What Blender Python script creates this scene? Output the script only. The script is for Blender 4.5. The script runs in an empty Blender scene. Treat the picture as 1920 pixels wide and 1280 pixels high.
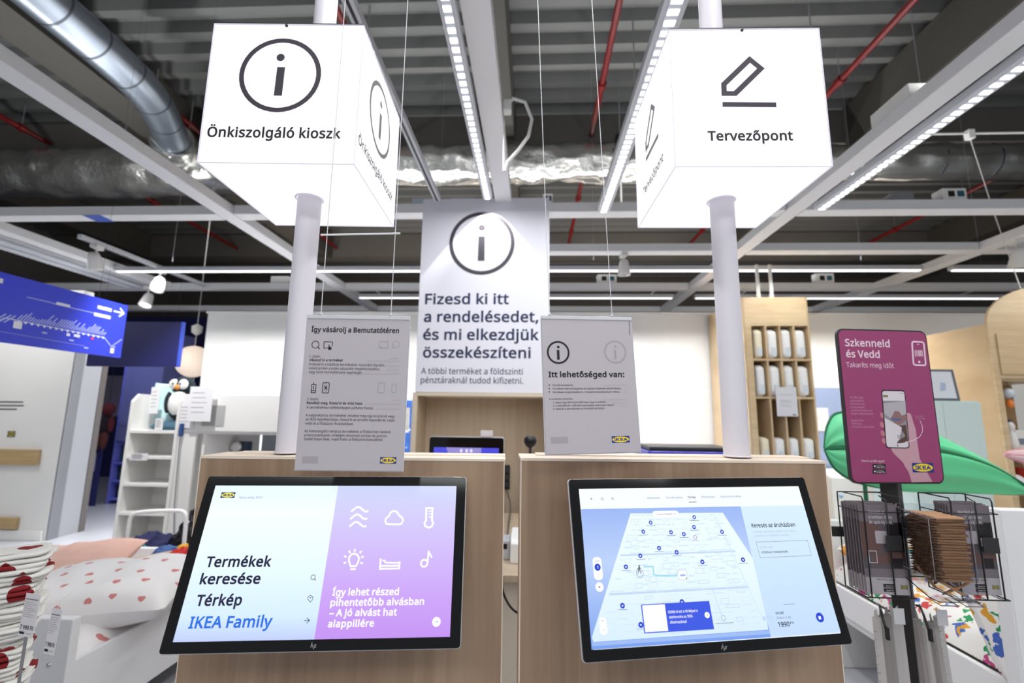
import bpy, bmesh, math, random
from mathutils import Matrix, Vector, geometry
import mathutils.noise as mnoise

# ------------------------------------------------------------------ camera
SC = bpy.context.scene
COL = SC.collection
PI = math.pi
EYE = 1.40
def cam_axes(p, r, y):
    cp, sp, cr, sr, cy, sy = math.cos(p), math.sin(p), math.cos(r), math.sin(r), math.cos(y), math.sin(y)
    f = Vector((sy*cp, cy*cp, sp)); rt = Vector((cy, -sy, 0)); up = rt.cross(f)
    return rt*cr + up*sr, up*cr - rt*sr, f
_rt, _up, _fw = cam_axes(0.1542, 0.0128, -0.0471)
cd = bpy.data.cameras.new('camera'); cam = bpy.data.objects.new('camera', cd); COL.objects.link(cam)
cam.matrix_world = Matrix(((_rt.x, _up.x, -_fw.x, 0), (_rt.y, _up.y, -_fw.y, 0), (_rt.z, _up.z, -_fw.z, EYE), (0, 0, 0, 1)))
cd.sensor_width = 36; cd.lens = 871.16/1920*36; cd.clip_start = .02; cd.clip_end = 100
cd.dof.use_dof = True; cd.dof.focus_distance = 1.08; cd.dof.aperture_fstop = 2.8
SC.camera = cam
vs = SC.view_settings
vs.view_transform = 'Standard'; vs.look = 'None'; vs.gamma = 1; vs.use_curve_mapping = False
vs.exposure = 0.0
# ------------------------------------------------------------------ light
W = bpy.data.worlds.new('store_ambient'); SC.world = W; W.use_nodes = True
W.node_tree.nodes['Background'].inputs[0].default_value = (0.93, 0.96, 1, 1)
W.node_tree.nodes['Background'].inputs[1].default_value = 0.45
def area(name, loc, sx, sy, power, rot=(0, 0, 0), col=(1, .98, .96), spread=180):
    l = bpy.data.lights.new(name, 'AREA'); l.shape = 'RECTANGLE'; l.size = sx; l.size_y = sy
    l.energy = power; l.color = col; l.spread = math.radians(spread)
    o = bpy.data.objects.new(name, l); o.location = loc; o.rotation_euler = rot; COL.objects.link(o); return o
def spot(name, loc, target, power, angle, blend=.2, col=(1, .985, .96), rad=.03):
    l = bpy.data.lights.new(name, 'SPOT'); l.energy = power; l.spot_size = math.radians(angle); l.spot_blend = blend
    l.color = col; l.shadow_soft_size = rad
    o = bpy.data.objects.new(name, l); o.location = loc
    o.rotation_euler = (Vector(target) - Vector(loc)).to_track_quat('-Z', 'Y').to_euler(); COL.objects.link(o); return o
# the luminous strips of the store (most fixtures are built further down); upward fill is added to brighten the ceiling
def strip_light(name, x, y, sx, sy, down, up=0, z=3.03, spread=180, col=(.99, .995, 1)):
    area(name, (x, y, z), sx, sy, down, spread=spread, col=col)
    if up: area(name+'_up_fill', (x, y, z+.17), sx, sy, up, (PI, 0, 0), col)  # added fill for the deck and ducts, not the strip's own output
strip_light('strip_light_centre', -.366, 1.5, .05, 3.6, 28, 24)
strip_light('strip_light_right', .575, 1.6, .06, 3.8, 32, 24)
strip_light('strip_light_far_right', 2.32, 1.6, .05, 4.0, 36, 34)
strip_light('fill_light_far_left', -5.57, 3.2, .25, 5.0, 50, 110)  # added fill; the two strips hanging here are unlit
strip_light('strip_light_cross_left', -2.8, 5.30, 4.6, .06, 95, 55, spread=105)
strip_light('strip_light_cross_right', 2.2, 5.30, 4.3, .06, 95, 55, spread=105)
strip_light('strip_light_rear', 1.0, 6.6, 9, .06, 40, 110)
strip_light('strip_light_entrance', 0, -1.8, 6.0, .8, 80, 30)
strip_light('strip_light_far_aisle_right', 6.0, 2.6, .2, 4.0, 70, 30)
strip_light('fill_light_beyond', 1, 9.8, 14, .3, 60, 230, 3.3, col=(1, .87, .76))  # added warm fill without a fixture, lifts and browns the rear ceiling
spot('sign_spot', (-.366, 3.40, 3.17), (-.36, 3.45, 2.0), 42, 78, .05, (1, 1, 1), .008)
for sx, p in ((-3.6, 30), (-2.2, 44), (-.6, 38), (1.1, 48), (3.4, 17)):
    spot('wall_washer', (sx, 4.75, 3.0), (sx, 6.0, .9), p, 70, .5)
spot('cubby_washer', (2.62, 4.45, 3.0), (2.6, 5.05, 2.1), 26, 90, .5)
spot('right_unit_washer', (4.7, 3.6, 3.0), (4.7, 4.4, 1.9), 24, 90, .6)
spot('bed_washer_right', (2.2, 2.6, 3.0), (2.1, 2.4, .5), 26, 70, .6)
spot('bed_washer_left', (-2.3, 2.3, 3.0), (-2.3, 2.5, .5), 20, 70, .6)
spot('loft_fill', (-2.9, 3.2, 3.0), (-2.9, 4.0, 1.3), 175, 80, .6)  # added spot that brightens the loft whites, has no fixture
spot('left_wall_fill', (-6.3, 3.7, 3.0), (-6.2, 5.0, 1.2), 42, 100, .6)  # added spot to lift the dark left wall, has no fixture
spot('blue_room_wash', (-6.6, 5.9, 2.9), (-6.2, 7.2, .9), 34, 110, .6, (.62, .66, 1))

# ------------------------------------------------------------------ helpers
def lin(c):
    return tuple(((v/255.)/12.92 if v/255. <= .04045 else ((v/255.+.055)/1.055)**2.4) for v in c)
MATS = {}
def mat(name, col, rough=.5, metal=0, emit=0, var=0, vscale=(8, 8, 8), bump=0, bscale=60, alpha=1, trans=0, coat=0, spec=.5, ecol=None, sss=0, vdetail=4):
    if name in MATS: return MATS[name]
    m = bpy.data.materials.new(name); m.use_nodes = True; nt = m.node_tree; b = nt.nodes['Principled BSDF']
    L = lin(col)
    b.inputs['Base Color'].default_value = (*L, 1); b.inputs['Roughness'].default_value = rough; b.inputs['Metallic'].default_value = metal
    b.inputs['Specular IOR Level'].default_value = spec; b.inputs['Coat Weight'].default_value = coat; b.inputs['Coat Roughness'].default_value = .05
    b.inputs['Transmission Weight'].default_value = trans; b.inputs['Alpha'].default_value = alpha
    if emit:
        b.inputs['Emission Color'].default_value = (*(lin(ecol) if ecol else L), 1); b.inputs['Emission Strength'].default_value = emit
    if var or bump:
        tc = nt.nodes.new('ShaderNodeTexCoord'); mp = nt.nodes.new('ShaderNodeMapping'); nt.links.new(tc.outputs['Object'], mp.inputs[0])
        mp.inputs['Scale'].default_value = vscale
        if var:
            n = nt.nodes.new('ShaderNodeTexNoise'); n.inputs['Scale'].default_value = 1; n.inputs['Detail'].default_value = vdetail
            nt.links.new(mp.outputs[0], n.inputs[0])
            r = nt.nodes.new('ShaderNodeValToRGB'); nt.links.new(n.outputs[0], r.inputs[0])
            r.color_ramp.elements[0].position = .25; r.color_ramp.elements[1].position = .75
            r.color_ramp.elements[0].color = (*[v*(1-var) for v in L], 1); r.color_ramp.elements[1].color = (*[min(1, v*(1+var)) for v in L], 1)
            nt.links.new(r.outputs[0], b.inputs['Base Color'])
        if bump:
            n2 = nt.nodes.new('ShaderNodeTexNoise'); n2.inputs['Scale'].default_value = bscale; n2.inputs['Detail'].default_value = 3
            nt.links.new(tc.outputs['Object'], n2.inputs[0])
            bp = nt.nodes.new('ShaderNodeBump'); bp.inputs['Strength'].default_value = bump; bp.inputs['Distance'].default_value = .01
            nt.links.new(n2.outputs[0], bp.inputs['Height']); nt.links.new(bp.outputs[0], b.inputs['Normal'])
    MATS[name] = m; return m
def wood(name, a, b, rough=.45, grain=(40, 40, 1.2), rot=None):
    """veneer: long soft streaks with a few darker bands"""
    if name in MATS: return MATS[name]
    m = bpy.data.materials.new(name); m.use_nodes = True; nt = m.node_tree; bs = nt.nodes['Principled BSDF']
    tc = nt.nodes.new('ShaderNodeTexCoord'); mp = nt.nodes.new('ShaderNodeMapping'); mp.inputs['Scale'].default_value = grain
    nt.links.new(tc.outputs['Object'], mp.inputs[0])
    n = nt.nodes.new('ShaderNodeTexNoise'); n.inputs['Detail'].default_value = 5; n.inputs['Roughness'].default_value = .55; n.inputs['Distortion'].default_value = .4
    n.inputs['Scale'].default_value = 1; nt.links.new(mp.outputs[0], n.inputs[0])
    mp2 = nt.nodes.new('ShaderNodeMapping'); mp2.inputs['Scale'].default_value = tuple(v*.16 for v in grain); nt.links.new(tc.outputs['Object'], mp2.inputs[0])
    n2 = nt.nodes.new('ShaderNodeTexNoise'); n2.inputs['Scale'].default_value = 1; n2.inputs['Detail'].default_value = 1; nt.links.new(mp2.outputs[0], n2.inputs[0])
    mx = nt.nodes.new('ShaderNodeMath'); mx.operation = 'ADD'; nt.links.new(n.outputs[0], mx.inputs[0]); nt.links.new(n2.outputs[0], mx.inputs[1])
    r = nt.nodes.new('ShaderNodeValToRGB'); nt.links.new(mx.outputs[0], r.inputs[0])
    h = nt.nodes.new('ShaderNodeMath'); h.operation = 'MULTIPLY'; h.inputs[1].default_value = .5
    nt.links.new(mx.outputs[0], h.inputs[0]); nt.links.new(h.outputs[0], r.inputs[0])
    r.color_ramp.elements[0].position = .36; r.color_ramp.elements[1].position = .64
    r.color_ramp.elements[0].color = (*lin(a), 1); r.color_ramp.elements[1].color = (*lin(b), 1)
    nt.links.new(r.outputs[0], bs.inputs['Base Color']); bs.inputs['Roughness'].default_value = rough
    MATS[name] = m; return m
def screen_mat(name, stops, axis='Z', lo=-.145, hi=.145, strength=1.0):
    """a lit display: emission runs through the shown picture's own colours along one panel axis"""
    if name in MATS: return MATS[name]
    m = bpy.data.materials.new(name); m.use_nodes = True; nt = m.node_tree; b = nt.nodes['Principled BSDF']
    tc = nt.nodes.new('ShaderNodeTexCoord'); sp = nt.nodes.new('ShaderNodeSeparateXYZ'); nt.links.new(tc.outputs['Object'], sp.inputs[0])
    mr = nt.nodes.new('ShaderNodeMapRange'); mr.inputs[1].default_value = lo; mr.inputs[2].default_value = hi; nt.links.new(sp.outputs[axis], mr.inputs[0])
    r = nt.nodes.new('ShaderNodeValToRGB'); nt.links.new(mr.outputs[0], r.inputs[0])
    e = r.color_ramp.elements
    while len(e) < len(stops): e.new(.5)
    for q, (p, c) in zip(e, stops): q.position = p; q.color = (*lin(c), 1)
    b.inputs['Base Color'].default_value = (0, 0, 0, 1); b.inputs['Roughness'].default_value = .12
    nt.links.new(r.outputs[0], b.inputs['Emission Color']); b.inputs['Emission Strength'].default_value = strength
    MATS[name] = m; return m
def glow(name, col, s=1.0, rough=.12):
    if name in MATS: return MATS[name]
    m = mat(name, (0, 0, 0), rough, emit=s, ecol=col); return m

class MB:
    """collects shapes and links them as ONE mesh object"""
    def __init__(s): s.v = []; s.f = []; s.m = []; s.mats = []; s.sm = []
    def mi(s, m):
        if m not in s.mats: s.mats.append(m)
        return s.mats.index(m)
    def add(s, vs, fs, m, smooth=False):
        o = len(s.v); s.v += [tuple(p) for p in vs]; k = s.mi(m)
        for f in fs: s.f.append(tuple(i+o for i in f)); s.m.append(k); s.sm.append(smooth)
        return s
    def box(s, x0, x1, y0, y1, z0, z1, m, M=None):
        P = [(x, y, z) for x in (x0, x1) for y in (y0, y1) for z in (z0, z1)]
        if M is not None: P = [M @ Vector(p) for p in P]
        return s.add(P, [(0, 1, 3, 2), (4, 6, 7, 5), (0, 4, 5, 1), (2, 3, 7, 6), (0, 2, 6, 4), (1, 5, 7, 3)], m)
    def tube(s, path, r, m, n=10, closed=False, caps=True, smooth=True):
        path = [Vector(p) for p in path]; N = len(path); R = r if hasattr(r, '__len__') else [r]*N
        up = None; vs = []; fs = []
        for i in range(N):
            a = path[i-1] if (i > 0 or closed) else path[i]; b = path[(i+1) % N] if (i < N-1 or closed) else path[i]
            t = (b-a).normalized()
            if up is None:
                up = Vector((0, 0, 1)) if abs(t.z) < .9 else Vector((1, 0, 0))
            u = (up - t*up.dot(t)).normalized(); w = t.cross(u); up = u
            for j in range(n):
                q = 2*PI*j/n; vs.append(path[i] + (u*math.cos(q) + w*math.sin(q))*R[i])
        for i in range(N if closed else N-1):
            for j in range(n):
                a = i*n+j; b = i*n+(j+1) % n; c = ((i+1) % N)*n+(j+1) % n; d = ((i+1) % N)*n+j
                fs.append((a, b, c, d))
        s.add(vs, fs, m, smooth)
        if caps and not closed:
            s.add(vs[:n], [tuple(range(n))[::-1]], m); s.add(vs[-n:], [tuple(range(n))], m)
        return s
    def cyl(s, p0, p1, r, m, n=16, r1=None, smooth=True): return s.tube([p0, p1], [r, r if r1 is None else r1], m, n, smooth=smooth)
    def lathe(s, prof, m, n=24, c=(0, 0, 0), M=None, smooth=True):
        vs = []; fs = []; K = len(prof)
        for j in range(n):
            q = 2*PI*j/n
            for r, z in prof: vs.append(Vector((c[0]+r*math.cos(q), c[1]+r*math.sin(q), c[2]+z)))
        if M is not None: vs = [M @ p for p in vs]
        for j in range(n):
            for k in range(K-1):
                a = j*K+k; b = ((j+1) % n)*K+k; fs.append((a, b, b+1, a+1))
        return s.add(vs, fs, m, smooth)
    def prism(s, poly, y0, y1, m, M=None, plane='xz'):
        """extrude a 2-D outline (x,z) between two depths"""
        n = len(poly)
        if plane == 'xz': P = [Vector((x, y0, z)) for x, z in poly] + [Vector((x, y1, z)) for x, z in poly]
        elif plane == 'xy': P = [Vector((x, z, y0)) for x, z in poly] + [Vector((x, z, y1)) for x, z in poly]
        else: P = [Vector((y0, x, z)) for x, z in poly] + [Vector((y1, x, z)) for x, z in poly]
        tri = geometry.tessellate_polygon([[Vector((x, z, 0)) for x, z in poly]])
        if M is not None: P = [M @ p for p in P]
        fs = [tuple(t) for t in tri] + [tuple(i+n for i in t)[::-1] for t in tri] + [(i, (i+1) % n, n+(i+1) % n, n+i) for i in range(n)]
        return s.add(P, fs, m)
    def grid(s, nu, nv, fn, m, closed_u=False, smooth=True, mfn=None):
        P = [fn(i/(nu if closed_u else nu-1), j/(nv-1)) for i in range(nu) for j in range(nv)]
        fs = []
        for i in range(nu if closed_u else nu-1):
            for j in range(nv-1):
                fs.append((i*nv+j, ((i+1) % nu)*nv+j, ((i+1) % nu)*nv+j+1, i*nv+j+1))
        return s.add(P, fs, m, smooth)
    def build(s, name, parent=None, loc=None, bevel=0, seg=2, subsurf=0, solid=0, recalc=True, rot=None):
        me = bpy.data.meshes.new(name); me.from_pydata(s.v, [], s.f); me.update()
        for m in s.mats: me.materials.append(m)
        me.polygons.foreach_set('material_index', s.m); me.polygons.foreach_set('use_smooth', s.sm)
        if recalc:
            bm = bmesh.new(); bm.from_mesh(me); pass
            bmesh.ops.recalc_face_normals(bm, faces=bm.faces); bm.to_mesh(me); bm.free()
        o = bpy.data.objects.new(name, me); COL.objects.link(o)
        if parent is not None: o.parent = parent
        if loc: o.location = loc
        if rot: o.rotation_euler = rot
        if solid:
            k = o.modifiers.new('thickness', 'SOLIDIFY'); k.thickness = solid; k.offset = 0
        if bevel:
            k = o.modifiers.new('bevel', 'BEVEL'); k.width = bevel; k.segments = seg; k.limit_method = 'ANGLE'; k.angle_limit = math.radians(40); k.harden_normals = False
        if subsurf:
            k = o.modifiers.new('smooth', 'SUBSURF'); k.levels = subsurf; k.render_levels = subsurf
        return o
def tag(o, label, cat, group=None, kind=None):
    o['label'] = label; o['category'] = cat
    if group: o['group'] = group
    if kind: o['kind'] = kind
    return o
def thing(name, label, cat, loc=(0, 0, 0), rot=(0, 0, 0), group=None):
    o = bpy.data.objects.new(name, None); o.empty_display_size = .05; COL.objects.link(o)
    o.location = loc; o.rotation_euler = rot
    return tag(o, label, cat, group)
def struct(name, mb, bevel=0):
    o = mb.build(name, bevel=bevel); o['kind'] = 'structure'; return o
def box1(name, x0, x1, y0, y1, z0, z1, m, parent=None, bevel=.002, **k):
    return MB().box(x0, x1, y0, y1, z0, z1, m).build(name, parent, bevel=bevel, **k)
def dup(root, loc, rot=None, label=None, scale=None):
    r = root.copy(); COL.objects.link(r); r.location = loc
    if rot is not None: r.rotation_euler = rot
    if scale is not None: r.scale = scale
    if label: r['label'] = label
    for ch in list(root.children):
        c = ch.copy(); COL.objects.link(c); c.parent = r
        for g in list(ch.children):
            d = g.copy(); COL.objects.link(d); d.parent = c
    return r

# ------------------------------------------------------------------ lettering
_AL = '#$%&()*+,-./0123456789:;<=>?@ABCDEFGHIJKLMNOPQRSTUVWXYZ[]^_abcdefghijklmnopqrstuvwxyz{}'
_GD = ('A/x|.q(X-r+0*Z+0)](X(X(X+l0o,f0o/w(X|,].S,R.r,D/D,:/i,//>,#.r+t.S*z,)-U,)~B0*|,)0l-#0h-j0X.E0B.n/{/+/K/3.i//.?.}-u.i-V.L-=.+-+-Y,y-Y,t.-,j.S,X.v,A/6+{/F+Q/K*w/C*9/-)^.b)6..(r-I(_,X'
    '(X)d(X)d0l|,;-?-1-F-d-].#.*.-.^-}/9-Z/Z-$/p,-/v*g/v*g-?|*g,K*g)M,G)M-@)V-v)t.9*F.B+$.>+H.1+i-t,)-Q,;-#,G,@,K~C/q|-80$,Y/y,(/j+T/P+1//*n.^*W.+*J-J*F,c*I,)*R+M*c*x+-*<+])k,C)O-7)F-g)'
    'H.9)N/4)d/4(m.d(_.8(U-c(P-*(N,<(S+W(d*{)#*L)F*()s)d*M)N+1)B+t)>,d)@-?)H-s)T.H)r//*?/g*r09+T0Y,B0o-90v-q0s.L0k/$0]/P0J/,/U.9/r-h/{~D0}|0=,j08+u0)+0/i*M/F)t.t)J.?)*-[(l,q(^,#(X)d(X)d'
    '0l,90l-&0h-g0X.F0B.y/}/H/S/k.}0*.C08-Y|/5,g/1-J/&.&.n.S.F/1-i/V-$/o,,/v*g/v*g)N+q)N,s)V-d)p.C*?.n*x/-+h~E.}|.>(X)d(X)d0l.>0l.>/t*g/t*g-A.,-A.,,J*g,J*g)P.>)P~F.U|*g(X)d(X)d0l.>0l.>/'
    't*g/t*g,}.+,}.+,+*g,+~G0z|-<,w0.,w0.(u/K(e.i(W.((P-8(N,I(S+d(d++(}*S)E*-)r)g*K)P+/)B+r)>,c)C-Q)R.;)l.w*5/Q*a0#+:0F+w0b,c0q-T0v.70s.p0k/K0]0#0J/Y/S/1/e.Z/r.*/{-O0$,r/z,?/n+m/Y+5//*g'
    '.L*S-x*I-C*E,c*H,**Q+O*b*{+-*>+b)l,4)U,j)I-M)E.F)J/+)V/+,$-<,$~H1.|/}(X.y(X.y,I*g,I*g(X)d(X)d0l*g0l*g-A.y-A.y0l/}0l~I,O|,%(X))(X)))5*%)H*%/{))06))0l,%0l,%06+)/{+))H,%)5~J+f|(T%H(*%'
    'L&c%U&c&J(,&C(R&@(l&C)*&J)?&X)O&o)Y(4)^(])^0l*b0l*b(e*Z(#*I&H*-%{)a%_)1%M~K/d|/d(X.O(X+W,Q*g+j*g(X)d(X)d0l*g0l*g,h+K-S,2.@.E0l/W0l,A-8~L.Z|)d(X)d0l*g0l*g)Q.A)Q.A(X~M3%|-A(X*[/k*W/k'
    '*Z/6*^.J*_-V*_(X)d(X)d0l+90l-i*+-m*+0F0l1u0l1u(X0s(X0s-]0t.K0w/40z/j0v/j.4(X~N1A|07(X/$(X*Z/H*V/H*Y.j*].%*_-4*_(X)d(X)d0l*u0l/=*$/A*$/>*U/;+D/:,3/:0l070l~O1V|0r,d0p,,0i+Q0[*}0A*;/u'
    ')]/E)1.e(j-z(U-,(N,4(U+H(k*h)2*8)])m*;)R*})G+R)@,-)>,e)B-R)N.;)d.w*&/Q*L0#*z0G+W0c,>0r--0w-s0r.V0c/30G/b0$0./Q0J.w0a.;0n-R|*F,d*I,)*Q+L*a*w+(*<+U)j,:)N-,)E-x)N.Y)j//*</O*w/^+L/g,)/'
    'j,d/d-_/O.N/0/0.Z/[-x/v--0%,:/v+U/Z+(/0*a.O*Q-z*I-D~P/T|+s0l,q0f-]0R.803.]/b.s/-.z.F.v-t.k-H.V,{.:,W-l,:-9,#,S+p+b+k*g+k*g(X)d(X)d0l|+k/v*g/v*g,a+V,a,=,e,r,o-@-)-]-E-n-l-t.B-i/&-F/'
    'R,f/m~Q1V|0r,d0o,*0h+L0X*t0;*1/l)Q/6)%.N(b0K%].z%]-E(O-8(N-,(N,5(U+H(k*h)2*8)])m*;)R*})G+R)@,-)>,e)B-R)N.;)d.w*&/Q*L0#*z0G+W0c,>0r--0w-s0r.V0c/30G/b0$0./Q0J.w0a.;0n-R|*F,d*I,)*Q+L*'
    'a*w+(*<+U)j,:)N-,)E-x)N.Y)j//*</O*w/^+L/g,)/j,d/d-_/O.N/0/0.Z/[-x/v--0%,:/v+U/Z+(/0*a.O*Q-z*I-D~R/g|+{0l,u0f-^0S.907.]/i.s/4.z.M.u-r.e-E.K,}.-,b-e,K-@,</V(X.D(X,E+}*g+}*g(X)d(X)d0l'
    '|+v/u*g/u*g,q+{,q,o,z-J-:-j-g-t.I-o.u-a/=-H/U-&/h,S/r~S.u|.D*k.<*..$)T-V),,}(h,<(T+J(N*T(R)k(^)4(r)4)q)])b*6)R*o)H+N)E,()H,P)S,q)f-/*#-<*@-A*c-=+*-2+E,w+],U+t,*,/+G,F*M,m*.-()m-@)W'
    '-[)H-{)@.D)=.n)D/J)Z/y*%0C*S0_+40q+u0v,T0s-10k-b0].30L-p/V,v/s,H/{+s0$+H/{+%/q*e/a*P/K*E/1*A.m*E.J*P./*f-q+*-[+R-G,/-2,k,s-B,X-k,:.-+q.>+E~T.}|,?(X+<(X+</t(d/t(d0l.q0l.q/t,?/t~U1#|'
    '/y+O/q*b/Y)z/3)B.T(r.((^-K(R,h(N+m(V+((p*I)?)})w)e*_)[+Q)[0l*_0l*_+N*l*X+5)w+r)Q,m)E-O)K.%)^.J){.d*G.r*u.w+O.w0l/y0l~V/O|/O0l,U(X+R(X(X0l)a0l+R+S+g*t+u*?,()g,3*?,B*u,U+U.G0l~W3=|30'
    '0l0y(X/u(X.?-{.3.M.(.y-x/B-t/X-p/B-i.y-].M-P-x+y(X*u(X(f0l)m0l+,+k+7+;+@*h+H*=+N)o+T*?+^*m+j+A+v+p-D0l.J0l/x+m0,+<07*h0?*;0F)o0N*J0Z+-0k+l2)0l~X/A|/=(X..(X+x,2)f(X(](X+D,r(m0l)z0l+'
    '{-W.#0l/,0l,T,t~Y/-|+p,i-}0l/-0l,D+j,D(X+A(X+A+f(X0l)e0l~Z/3|.e(X)&(X)&)E-C/s)3/s)30l.Y0l.Y0%*=)Q.e)Q~a/(|+u.q,X.l-1.]-V.D-{-e..,k..(X-E(X-4)M-0)M,r)2,W(v,=(e+x(W+T(P+*(N*S(R**(a)a'
    '(w)E)<)4)g)/*?)?+/)p+e*I,$+2,5,+,<-/,?-/,a-(-A,k-g,F-z+p.(+E.$*w-t*.-V)l.A*9.S*h.d+@.n|,6+V+8+L*Y+6*=*m*3*>*:)p*N)S*p)C+>)>,$)G,X)e,}*<-.+)-.+Y~b/_|*W/6*U.N*R-x*W-x*t.>+?.X+o.k,O.q'
    '-6.i-n.P.A.*.e-K.y,]/&+a/#+$.t*I.d)u.A)=-n(o-6(V,O(N+o(T+?(g*t)&*W)E*P)E*>(X)V(X)V1A*W1A|,@.%+f-z+=-i*z-L*g-%*Z,J*W+d*W+_*[*z*g*F*y)v+O)M,B)@-*)M-V)w-l*G-x*}-}+b-x,G-l,{-V-J-)-r~c.'
    '.|,((N+<(U*W(m*%)9)W)p)F*C);*y)8+])<,C)G,{)Y-O*)..*[.S+A.k,..r,V.p-%.j-H._-f.S-I-c,j-t,,-}+R-v+*-e*d-F*M,x*@,C*<+^*@*{*M*G*d)y+))Z+O)I,&)C,P)E,v)L-[)d-[(m-?(a,x(U,S(P~d/_|+h(N+((V*'
    'I(o)v)<)S)t)?*c)8+_)?,[)S-J)v.**J.Q+).j+i.r,7.o,Y.g,x.Y-8.I-M.6-a-z-g-z-c.G-a.r-a1A.b1A.b(X-r(X-e)I-a)I-M)3-8(y,x(h,X(Y,6(Q|+v)@,g)L-=)q-W*R-b+M-b+^-],D-Q,y-?-I,i-s+u.&+5-r*a-E*L,u'
    '*@,@*<+]*@*z*L*F*a)w+5)M~e/+|+y.r,b.k-?.R-m...4-U.H,r.O,,.O+N*<+N*I*U*l)t+I)N,9)B,k)D-<)L.7)i.7(s-g(c-=(V,j(P,5(N+D(V*](o*))=)X)u)F*H)<*})8+[);,<)E,p)U-D){.$*Q.N+4.j|+x.(+>-w*k-V*L'
    '-%*>,=-J,=-F,j-<-6-*-T,j-m,H-}~f,T|,H-{*q-{*q(X)p(X)p-{(i-{(i.K)p.k)p/1)u/r*+0J*E0q*i12+;1A+p1F,Q1@-(14,j0F,C0P+q0U+I0N+-07*v/k*q/2*q.h,H.h~g/_|+h.r,A.m,p.]-?.C-b-x-g-x-s.h.b.h.b(O'
    '.Z&b.F&%.$%P-N%0,k$u+w$o+=$q*c$x*4%))d%8)d&2*4%y*f%l+B%d+}%a,c%k-8&1-V&b-b(H-b(^-c))-e)H-a)H-@)#,r(d,D(S+i(N+&(V*H(p)t)@)R)y)>*f)8+_)?,W)R-C)t.#*G.N+%.j|+t.%+H-y+$-g*c-G*L,x*@,C*<+'
    '^*@*y*L*E*b)u+6)L+v)?,C)B,e)I-%)W-<)l-L*--X*M-a*u-c+I-c+_-^,I-P-%-;-M,v-j,L-z~h/c|*W.i*U.@*R-u*X-u*m.5+,.J+G.Z+h.g,/.o,Q.q-6.l-h.Z.6.@.Q-t.c-@.i,Y.i(X-i(X-i,S-b-5-J-^-$-w,F.%+j-y+?'
    '-h*{-K*g-$*[,K*W+j*W(X)V(X)V1A*W1A~i+U|*W.h*W(X)V(X)V.h|*,1**?1&*O0u*[0d*a0I*[01*O/x*?/n*,/j)q/n)_/x)S01)O0I)S0d)_0u)q1&~j+U|(p$o(B$s&z${&z%k(@%d(e%a))%e)A%r)Q&3)V&])V.h*W.h*W&a*S&'
    '1*G%b*3%@)o%))G$t|)O0I)S0d)_0u)q1&*,1**?1&*O0u*[0d*a0I*[01*O/x*?/n*,/j)q/n)_/x)S01~k.f|*V,i*T,=*R+i*V+i*j,&+),F+?,a-<.h.L.h+z,/.[(X-H(X+<+M*V*q*V(X)V(X)V1A*V1A~l+U|*W(X)V(X)V1A*W1A'
    '~m3B|0A.r19.f1t.A24-u2C-A2H,Y2H(X1H(X1H,U1A-51--^0e-w02.%/F-t.r-P.W,r.O,#.O(X-O(X-O,U-L-$-C-E-4-^,x-q,Z-},8.%+a-y+:-h*x-K*f-$*Z,L*W+k*W(X)V(X)V.h*F.h*S-v*X-v*m.7+*.L+D.]+c.i,(.p,H.'
    'r-*.m-X.Z.$.>.>-o.C-o.e.>/5.Z/g.m~n/c|,S.r-7.m-i.[.6.B.Q-u.d-A.i,Y.i(X-i(X-i,S-b-5-J-^-$-w,F.%+R-r*{-K*a,g*W+k*W(X)V(X)V.h*F.h*S-v*X-v*n.7+-.K+I.]+j.i,1.p~o/T|.w+b.s*z.e*A.N)j.1)@-'
    'f(y-9(c,a(S,)(N+M(S*w(c*K(y*&)@)c)j)J*A)=*z)8+b);,A)E,u)V-I)}.(*U.P+;.j,,.r,s.j-U.P.0.(.U-I.i,u.s,A|*<+b*@+$*L*J*d)y+))Y+Q)F,+)@,])F--)Y-K)y-b*J-o+$-s+b-o,D-b,x-K-G-,-f,]-y,*.%+:-r'
    '*c-G*L,w*@,D~p/_|,P.r-7.j-n.Q.A.+.e-L.y,_/&+b/#+%.t*J.d)v.A)>-n(p-7(V,O(N,((Q+^(Y+?(h+%(w*W)E*Q)E*U(s*W(D*W$o)V$o)V.h*G.h*S-v*W-v*k.3+%.G+?.X+].g,(.o|,@.%+h-z+@-k+#-O*i-+*[,S*W+s*W'
    '+b*Z*}*g*G*z)w+=)X+g)F,B)@,q)G-;)[-W*#-l*N-x+(-}+c-x,C-l,v-V-F-)-q~q/_|-a(M-b(y-f)I-_)I-C)*,w(h,G(T+f(N+&(V*J(o)v)<)S)t)?*c)8+_);,A)D,v)T-J)w.)*K.Q+*.j+i.r,I.l,y.X-D.=-b-v-f-v-s.h.'
    'b.h.b$o-a$o|+w)@,P)E,x)T-<)o-P*:-[*k-b+K-b+^-],D-Q,z->-I,h-s+u.&+4-r*a-E*L,u*@,@*<+]*@*z*L*G*a)x+5)M~r-B|,K.r,m.p-3.l-(-r,d-w,E-y,&-v+c-l+F-Z+/-E*t-,*e,f*Z,A*W+s*W(X)V(X)V.h*G.h*Q-'
    '[*U-[*j-z+&.:+A.Q+_.d,&.n~s.-|-W*>-P)g-=)>,w(x,J(b+n(R+/(N*R(P*$(W)V(d)5(r)5)k*+)K*Y)A+1)>+m)C,;)T,Q)o,Y*6,V*I,N*Z,?*l,%*}+,+G**+q)b,.)H,H)9,j)4-9)B-w)m.K*=.b*p.n+O.r,&.p,S.i-%.[-L'
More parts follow.
